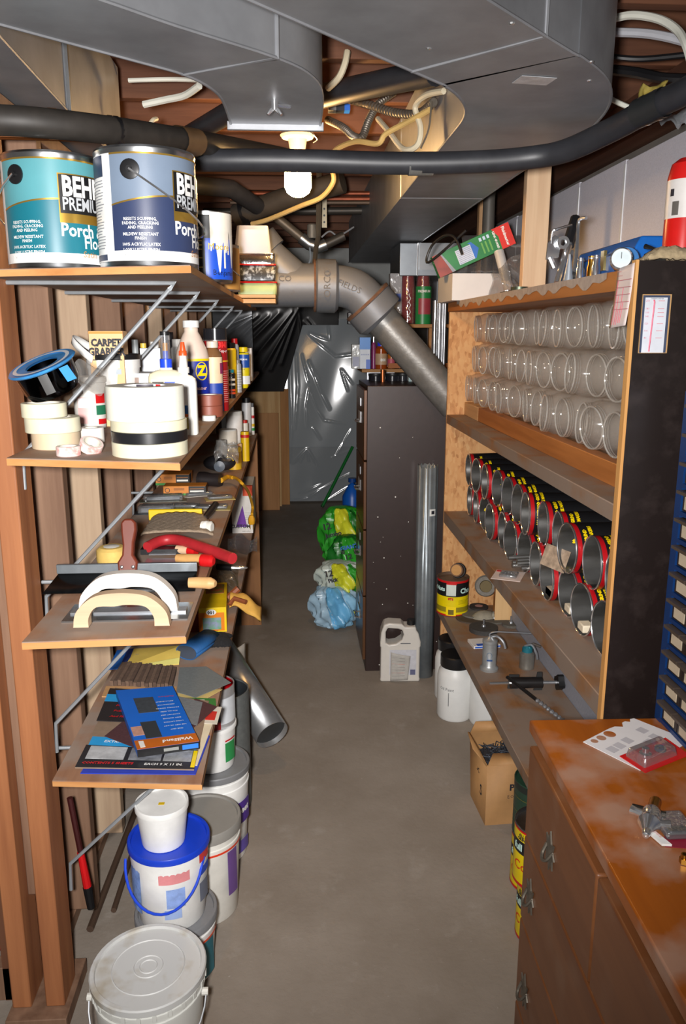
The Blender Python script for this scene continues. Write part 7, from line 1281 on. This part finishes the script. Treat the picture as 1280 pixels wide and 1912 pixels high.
# cup packs on upper shelf
for k, (px0, px1, yy_, lb) in enumerate(((750, 776, 4.2, 'left stack of red plastic cups in a clear sleeve'), (778, 806, 4.19, 'right stack of red cups behind a green label'))):
    t = T('cup_stack', lb, 'cups', ((at(px0, 560, Y=yy_).x + at(px1, 560, Y=yy_).x) / 2, yy_ + .05, zs2)); r = .038; b = MB(); pr = [(0, 0)]
    for i in range(18): pr += [(r, .004 + i * .0085), (r * 1.02, .0065 + i * .0085), (r * .97, .0115 + i * .0085)]
    pr += [(r * .97, .16), (r * .72, .26), (0, .262)]; b.lathe(pr, 28).build('cups', pm('#8c1a22', .35), t); MB().lathe([(r * 1.06, 0), (r * 1.06, .18), (r * .8, .28)], 26).build('clear_sleeve', film('#e8d8d8', .1, .93, .14, .4, .05), t)
    if k: lb_ = wrap(t, 'green_label', pm('#1f7a3c', .4), r * 1.07, .0, .19, D(-70), D(75), 14, off=.002); wrap(lb_, 'window', pm('#9a3a44', .4), r * 1.07, .05, .13, D(-40), D(55), 10, off=.0035); text(lb_, 'PREMIUM', .017, OFFWH, bend=(r * 1.07 + .004, D(0), .165), bold=.0006)
    else:
        MB().tube([(r * 1.08 * math.sin(D(8) + .12 * math.sin(i * 1.3)), -r * 1.08 * math.cos(D(8) + .12 * math.sin(i * 1.3)), .02 + .007 * i) for i in range(20)], .002, 5).build('white_squiggle', WHITE, t)
t, w_, h_ = std('napkin_pack', 737, 22, 510, zs2, 4.22, film('#d0d0d4', .12, .8, .16, .5, .5), 'cloudy pack with blue mark left of the cups', 'package'); bx(-w_ * .1, w_ * .4, -.032, -.0305, h_ * .45, h_ * .6).build('blue_mark', pm('#2a50b0', .4), t)
# metal bars behind the particleboard
for k, (px, w2) in enumerate(((812, .012), (821, .009), (827, .006), (831, .005))):
    a_ = at(px, 570, Y=3.62); b_ = at(px, 692, Y=3.62); t = T('curtain_rod', 'upright metal rod behind the particleboard edge, %s from the left' % ORD[k], 'rod', group='metal rods behind the unit'); MB().tube([(a_.x, 3.62, 1.32), (a_.x, 3.62, a_.z + .02)], w2, 12).build('rod', STEEL if k else CHROME, t)
    if k == 0: MB().tube([(a_.x - .02 + .011 * math.cos(q), 3.61, b_.z + .05 + .011 * math.sin(q)) for q in [2 * PI * i / 14 for i in range(14)]], .003, 6, close=True).build('ring', STEEL, t)
tag(bx(.60, .80, 3.56, 3.70, 1.3195, 1.332).build('wrapped_tray', pm('#aab4bc', .35, .2, .1, 20), None, bev=.003), 'pale wrapped tray under the metal rods on the cabinet', 'tray')
# dark jars on the cabinet top, copper pipe
for k, px in enumerate((702, 733, 752)):
    a_ = at(px, 712, Y=3.78); t = T('dark_jar', 'low black lidded jar on the file cabinet, %s from the left' % ORD[k], 'jar', (a_.x, 3.80, FH)); MB().lathe([(0, 0), (.034, 0), (.034, .022), (0, .022)], 22).build('jar_body', pm('#1c1c22', .2), t); MB().lathe([(.035, .022), (.036, .024), (.036, .034), (0, .035)], 22).build('lid', BLACK, t)
tag(MB().tube([at(714, 724, Y=3.70), at(714, 690, Y=3.70)], .010, 12).build('copper_stub', pm('#9a5a34', .35, .8), None), 'short copper pipe standing on the file cabinet', 'pipe')
t, w_, h_ = std('white_box', 776, 26, 692, FH, 3.72, pm('#b4b4ae', .5), 'off white box on the file cabinet under the slanting pipe', 'box'); bx(-w_ * .5, -w_ * .3, -.0312, -.0303, 0, h_).build('stripe', pm('#8aa0a0', .5), t)
t, w_, h_ = std('black_box', 667, 36, 583, zs2 - .0, 4.2, pm('#1c1a1e', .4), 'black box on the upper shelf beyond the pipe elbow', 'box'); bx(w_ * .3, w_ * .5, -.0312, -.0303, 0, h_ * .9).build('red_white_end', pm('#c8a8a8', .5), t)

# ================================================================== dresser
DW = wood('#84430f', '#a85c18', 'y', 3, .32, .08, dust=('#a58674', .75, .44)); DF = wood('#683d22', '#80502e', 'y', 3, .4, .08, dust=('#8a6a54', .35, .52))
RZD = D(1.6)
t = T('dresser', 'worn orange brown dresser with ornate pulls in the right foreground', 'dresser', (.457, 1.405, 0), (0, 0, -RZD)); DH = .80
bx(.015, .56, -1.25, -.012, 0.0, .764).build('carcass', DF, t)
bx(-.004, .58, -1.27, 0, .776, DH).build('dresser_top', DW, t, bev=.003)
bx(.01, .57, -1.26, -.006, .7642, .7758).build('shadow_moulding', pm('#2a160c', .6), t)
PULL = pm('#6e675c', .45, .6, .2, 60)
def pull(parent, y, z):
    b = MB(); b.prism([(x_ * 1.35, z_ * 1.35) for x_, z_ in ((0, .028), (.006, .012), (.016, .016), (.012, .004), (.02, -.004), (.012, -.01), (.014, -.022), (.004, -.016), (0, -.030), (-.004, -.016), (-.014, -.022), (-.012, -.01), (-.02, -.004), (-.012, .004), (-.016, .016), (-.006, .012))], 0, .003, M=TR(-.0065, y, z) @ LEFT)
    b.tube(catmull([(-.008, y + .016, z + .004), (-.017, y + .012, z - .012), (-.021, y, z - .018), (-.017, y - .012, z - .012), (-.008, y - .016, z + .004)], 4), .003, 6); b.build('pull', PULL, parent)
rows_ = ((.562, .755, ((-.018, -.398), (-.402, -.79), (-.794, -1.235)), .643), (.372, .557, ((-.018, -1.235),), .468), (.168, .367, ((-.018, -1.235),), .249), (.02, .163, ((-.018, -1.235),), .09))
for z0, z1, segs, hz_ in rows_:
    for ya, yb in segs:
        d_ = bx(-.006, .014, yb, ya, z0, z1).build('drawer', DF, t, bev=.004)
        if len(segs) > 1: pull(d_, -.185 if ya > -.1 else (ya + yb) / 2, hz_)
        else:
            for yy_ in (-.083, -1.1): pull(d_, yy_, hz_)
# red-backed blister card, white part
t = T('blister_card', 'white card with holes and red blister pack on the dresser', 'package'); z = DH + .0006
P_ = [at(1088, 1386, Z=z), at(1172, 1428, Z=z), at(1280, 1392, Z=z), at(1178, 1340, Z=z)]
import_hole = [(.16, .14), (.33, .14), (.52, .15)]
A_, B_, C_, D_ = P_; U = (B_ - A_); V = (D_ - A_)
f_ = lambda u, v, dz=0: A_ + U * u + V * v + Vector((0, 0, dz))
q_ = [f_(0, 0), f_(1.25, 0), f_(1.25, .96), f_(.9, 1.04), f_(.06, 1.0), f_(.03, .94), f_(.10, .88), f_(.02, .84), f_(.02, .78), f_(.13, .70), f_(.02, .62), f_(0, .52)]
n_ = len(q_); b = MB(); b.add([tuple(p) for p in q_] + [tuple(p + Vector((0, 0, .0012))) for p in q_], [tuple(range(n_)), tuple(range(n_, 2 * n_))[::-1]] + [(i, n_ + i, n_ + (i + 1) % n_, (i + 1) % n_) for i in range(n_)]); b.build('card', pm('#d8d6d8', .5, 0, .03), t)
for v, u, r_ in ((.12, .12, .007), (.25, .13, .009), (.41, .14, .0115)):
    c_ = f_(u, v, .0014); MB().lathe([(0, 0), (r_, 0)], 22).xf(TR(*c_)).build('punched_hole', DW, t)
for v, u in ((.12, .52), (.26, .52), (.44, .50), (.62, .8), (.80, .45), (.78, .75)):
    qq = [f_(u - .10, v - .05, .0015), f_(u + .10, v - .05, .0015), f_(u + .10, v + .07, .0015), f_(u - .10, v + .07, .0015)]; MB().add(qq, [(0, 1, 2, 3)]).build('grey_print', pm('#b4b2b8', .6), t)
R_ = [at(1160, 1412, Z=z + .004), at(1205, 1441, Z=z + .004), at(1282, 1410, Z=z + .004), at(1240, 1380, Z=z + .004)]
plate(t, 'red_card', quad(*R_, -.05, 1.02, -.02, 1.05, 0), RED, .0014)
b = MB(); M0 = [quad(*R_, .02, .85, .06, .86, 0), quad(*R_, .06, .80, .10, .82, .016)]; b.add([tuple(p) for p in M0[0] + M0[1]], [(4, 5, 6, 7), (0, 1, 5, 4), (1, 2, 6, 5), (2, 3, 7, 6), (3, 0, 4, 7)]); b.build('clear_blister', CLP, t, bev=.003)
c_ = quad(*R_, .35, .5, .35, .5, .001)[0]; MB().lathe([(0, 0), (.011, 0), (.011, .004), (.006, .006), (.006, .014), (0, .014)], 16).build('metal_part', CHROME, t).location = c_; MB().lathe([(.004, 0), (.010, 0), (.010, .006), (.004, .006)], 16).build('rubber_washer', pm('#5a5456', .6), t).location = quad(*R_, .40, .5, .68, .8, .001)[0]
# chrome faucet stem
t = T('faucet_valve', 'chrome faucet valve with cross handle and brass stub on the dresser', 'faucet part'); c_ = at(1213, 1530, Z=DH + .012)
ax = (at(1220, 1462, Z=DH + .012) - at(1192, 1558, Z=DH + .012)).normalized(); sd_ = Vector((0, 0, 1)).cross(ax)
def ap(k, s_=0, z_=0): return c_ + ax * k + sd_ * s_ + Vector((0, 0, z_))
MB().tube([ap(.028), ap(.032), ap(.055)], [.010, .009, .009], 16).build('brass_stub', BRASS, t); MB().tube([ap(.028), ap(.018), ap(.008), ap(.0), ap(-.008)], [.010, .015, .0155, .013, .009], 20).build('valve_body', CHROME, t); MB().tube([ap(-.006), ap(-.012), ap(-.022), ap(-.030), ap(-.036)], [.016, .017, .012, .009, .006], 20).build('bell_cover', CHROME, t); MB().tube([ap(-.034), ap(-.042), ap(-.046), ap(-.0475)], [.007, .0065, .005, .002], 14).build('nozzle', CHROME, t)
for s1 in (-1, 1): MB().tube([ap(.004), ap(.012 * s1 - .0, .022), ap(.014 * s1, .030)], [.006, .006, .0075], 10).build('handle_arm', CHROME, t) if s1 > 0 else MB().tube([ap(.0), ap(-.004, -.018), ap(.0, -.028)], [.006, .006, .008], 10).build('handle_arm', CHROME, t)
MB().tube([ap(.024, -.02), ap(.022, .03)], .005, 10).build('cross_bar', pm('#5a5650', .3, .9), t)
t = T('blister_card', 'red and white curved pack beside the chrome faucet valve', 'package'); q_ = [at(1235, 1580, Z=DH + .001), at(1300, 1585, Z=DH + .001), at(1300, 1528, Z=DH + .001), at(1228, 1525, Z=DH + .001)]; plate(t, 'red_card', quad(*q_, .1, 1, 0, 1, .0), pm('#8a1f34', .45), .001)
MB().prism([(q_[0].x + .0, q_[0].y), (q_[0].x + .014, q_[0].y - .002), (q_[0].x + .004, q_[0].y + .03), (q_[3].x + .012, q_[3].y + .002), (q_[3].x, q_[3].y), (q_[0].x - .008, q_[0].y + .03)], DH + .0015, DH + .005).build('white_edge', WHITE, t); bx(q_[0].x + .012, q_[0].x + .06, q_[0].y + .01, q_[3].y - .004, DH + .002, DH + .016).build('clear_blister', CLP, t, bev=.004); bx(q_[0].x + .02, q_[0].x + .05, q_[0].y + .018, q_[0].y + .034, DH + .0022, DH + .012).build('part_inside', pm('#5a5a5e', .35, .8), t, bev=.003); text(t, '=====', .010, pm('#c84a3c', .5), TR(q_[0].x + .0015, q_[0].y + .028, DH + .0054) @ RZ(D(-75)))
p = at(1276, 1612, Z=DH); t = T('brass_nut', 'small brass fitting at the right edge of the dresser top', 'fitting', (p.x, p.y, DH + .001)); MB().lathe([(.003, 0), (.007, 0), (.007, .008), (.003, .008)], 6).build('nut', BRASS, t); MB().lathe([(.003, .008), (.005, .008), (.005, .014), (.003, .014)], 14).build('collar', BRASS, t)
# blue parts cabinet on the dresser
t = T('parts_cabinet', 'blue small parts cabinet with rows of labelled drawers on the dresser', 'parts cabinet'); CX, CY0, CY1, CZ0, CZ1 = .703, .98, 1.40, DH + .0005, 1.44; BLU = pm('#103468', .35, .2, .08)
bx(CX + .012, CX + .17, CY0, CY1, CZ0, CZ1).build('cabinet_body', BLU, t)
bx(CX, CX + .012, CY1 - .022, CY1, CZ0, CZ1).build('frame_post', BLU, t); bx(CX, CX + .012, CY0, CY0 + .02, CZ0, CZ1).build('frame_post', BLU, t)
nr = 12; hh_ = (CZ1 - CZ0 - .02) / nr
for i in range(nr + 1): bx(CX, CX + .012, CY0 + .02, CY1 - .022, CZ0 + .002 + i * hh_, CZ0 + .010 + i * hh_).build('frame_rail', BLU, t)
dp_ = None
for i in range(nr):
    for j in range(6):
        y1_ = CY1 - .026 - j * .0615; z0_ = CZ0 + .012 + i * hh_
        if dp_ is None:
            dp_ = bx(0, .012, -.0585, 0, 0, hh_ - .013).build('drawer', pm('#241c1a', .3), t); lip_ = bx(-.014, .0, -.0585, 0, hh_ - .019, hh_ - .013).build('drawer_lip', pm('#4a4038', .3), dp_); lab_ = bx(-.0012, 0, -.048, -.008, .004, hh_ - .024).build('paper_label', pm('#b8a890', .6, 0, .08, 30), dp_); dp_.location = (CX + .002, y1_, z0_)
        else:
            d2 = dp_.copy(); COL.objects.link(d2); d2.parent = t; d2.location = (CX + .002, y1_, z0_)
            for ch_ in (lip_, lab_):
                c2_ = ch_.copy(); COL.objects.link(c2_); c2_.parent = d2
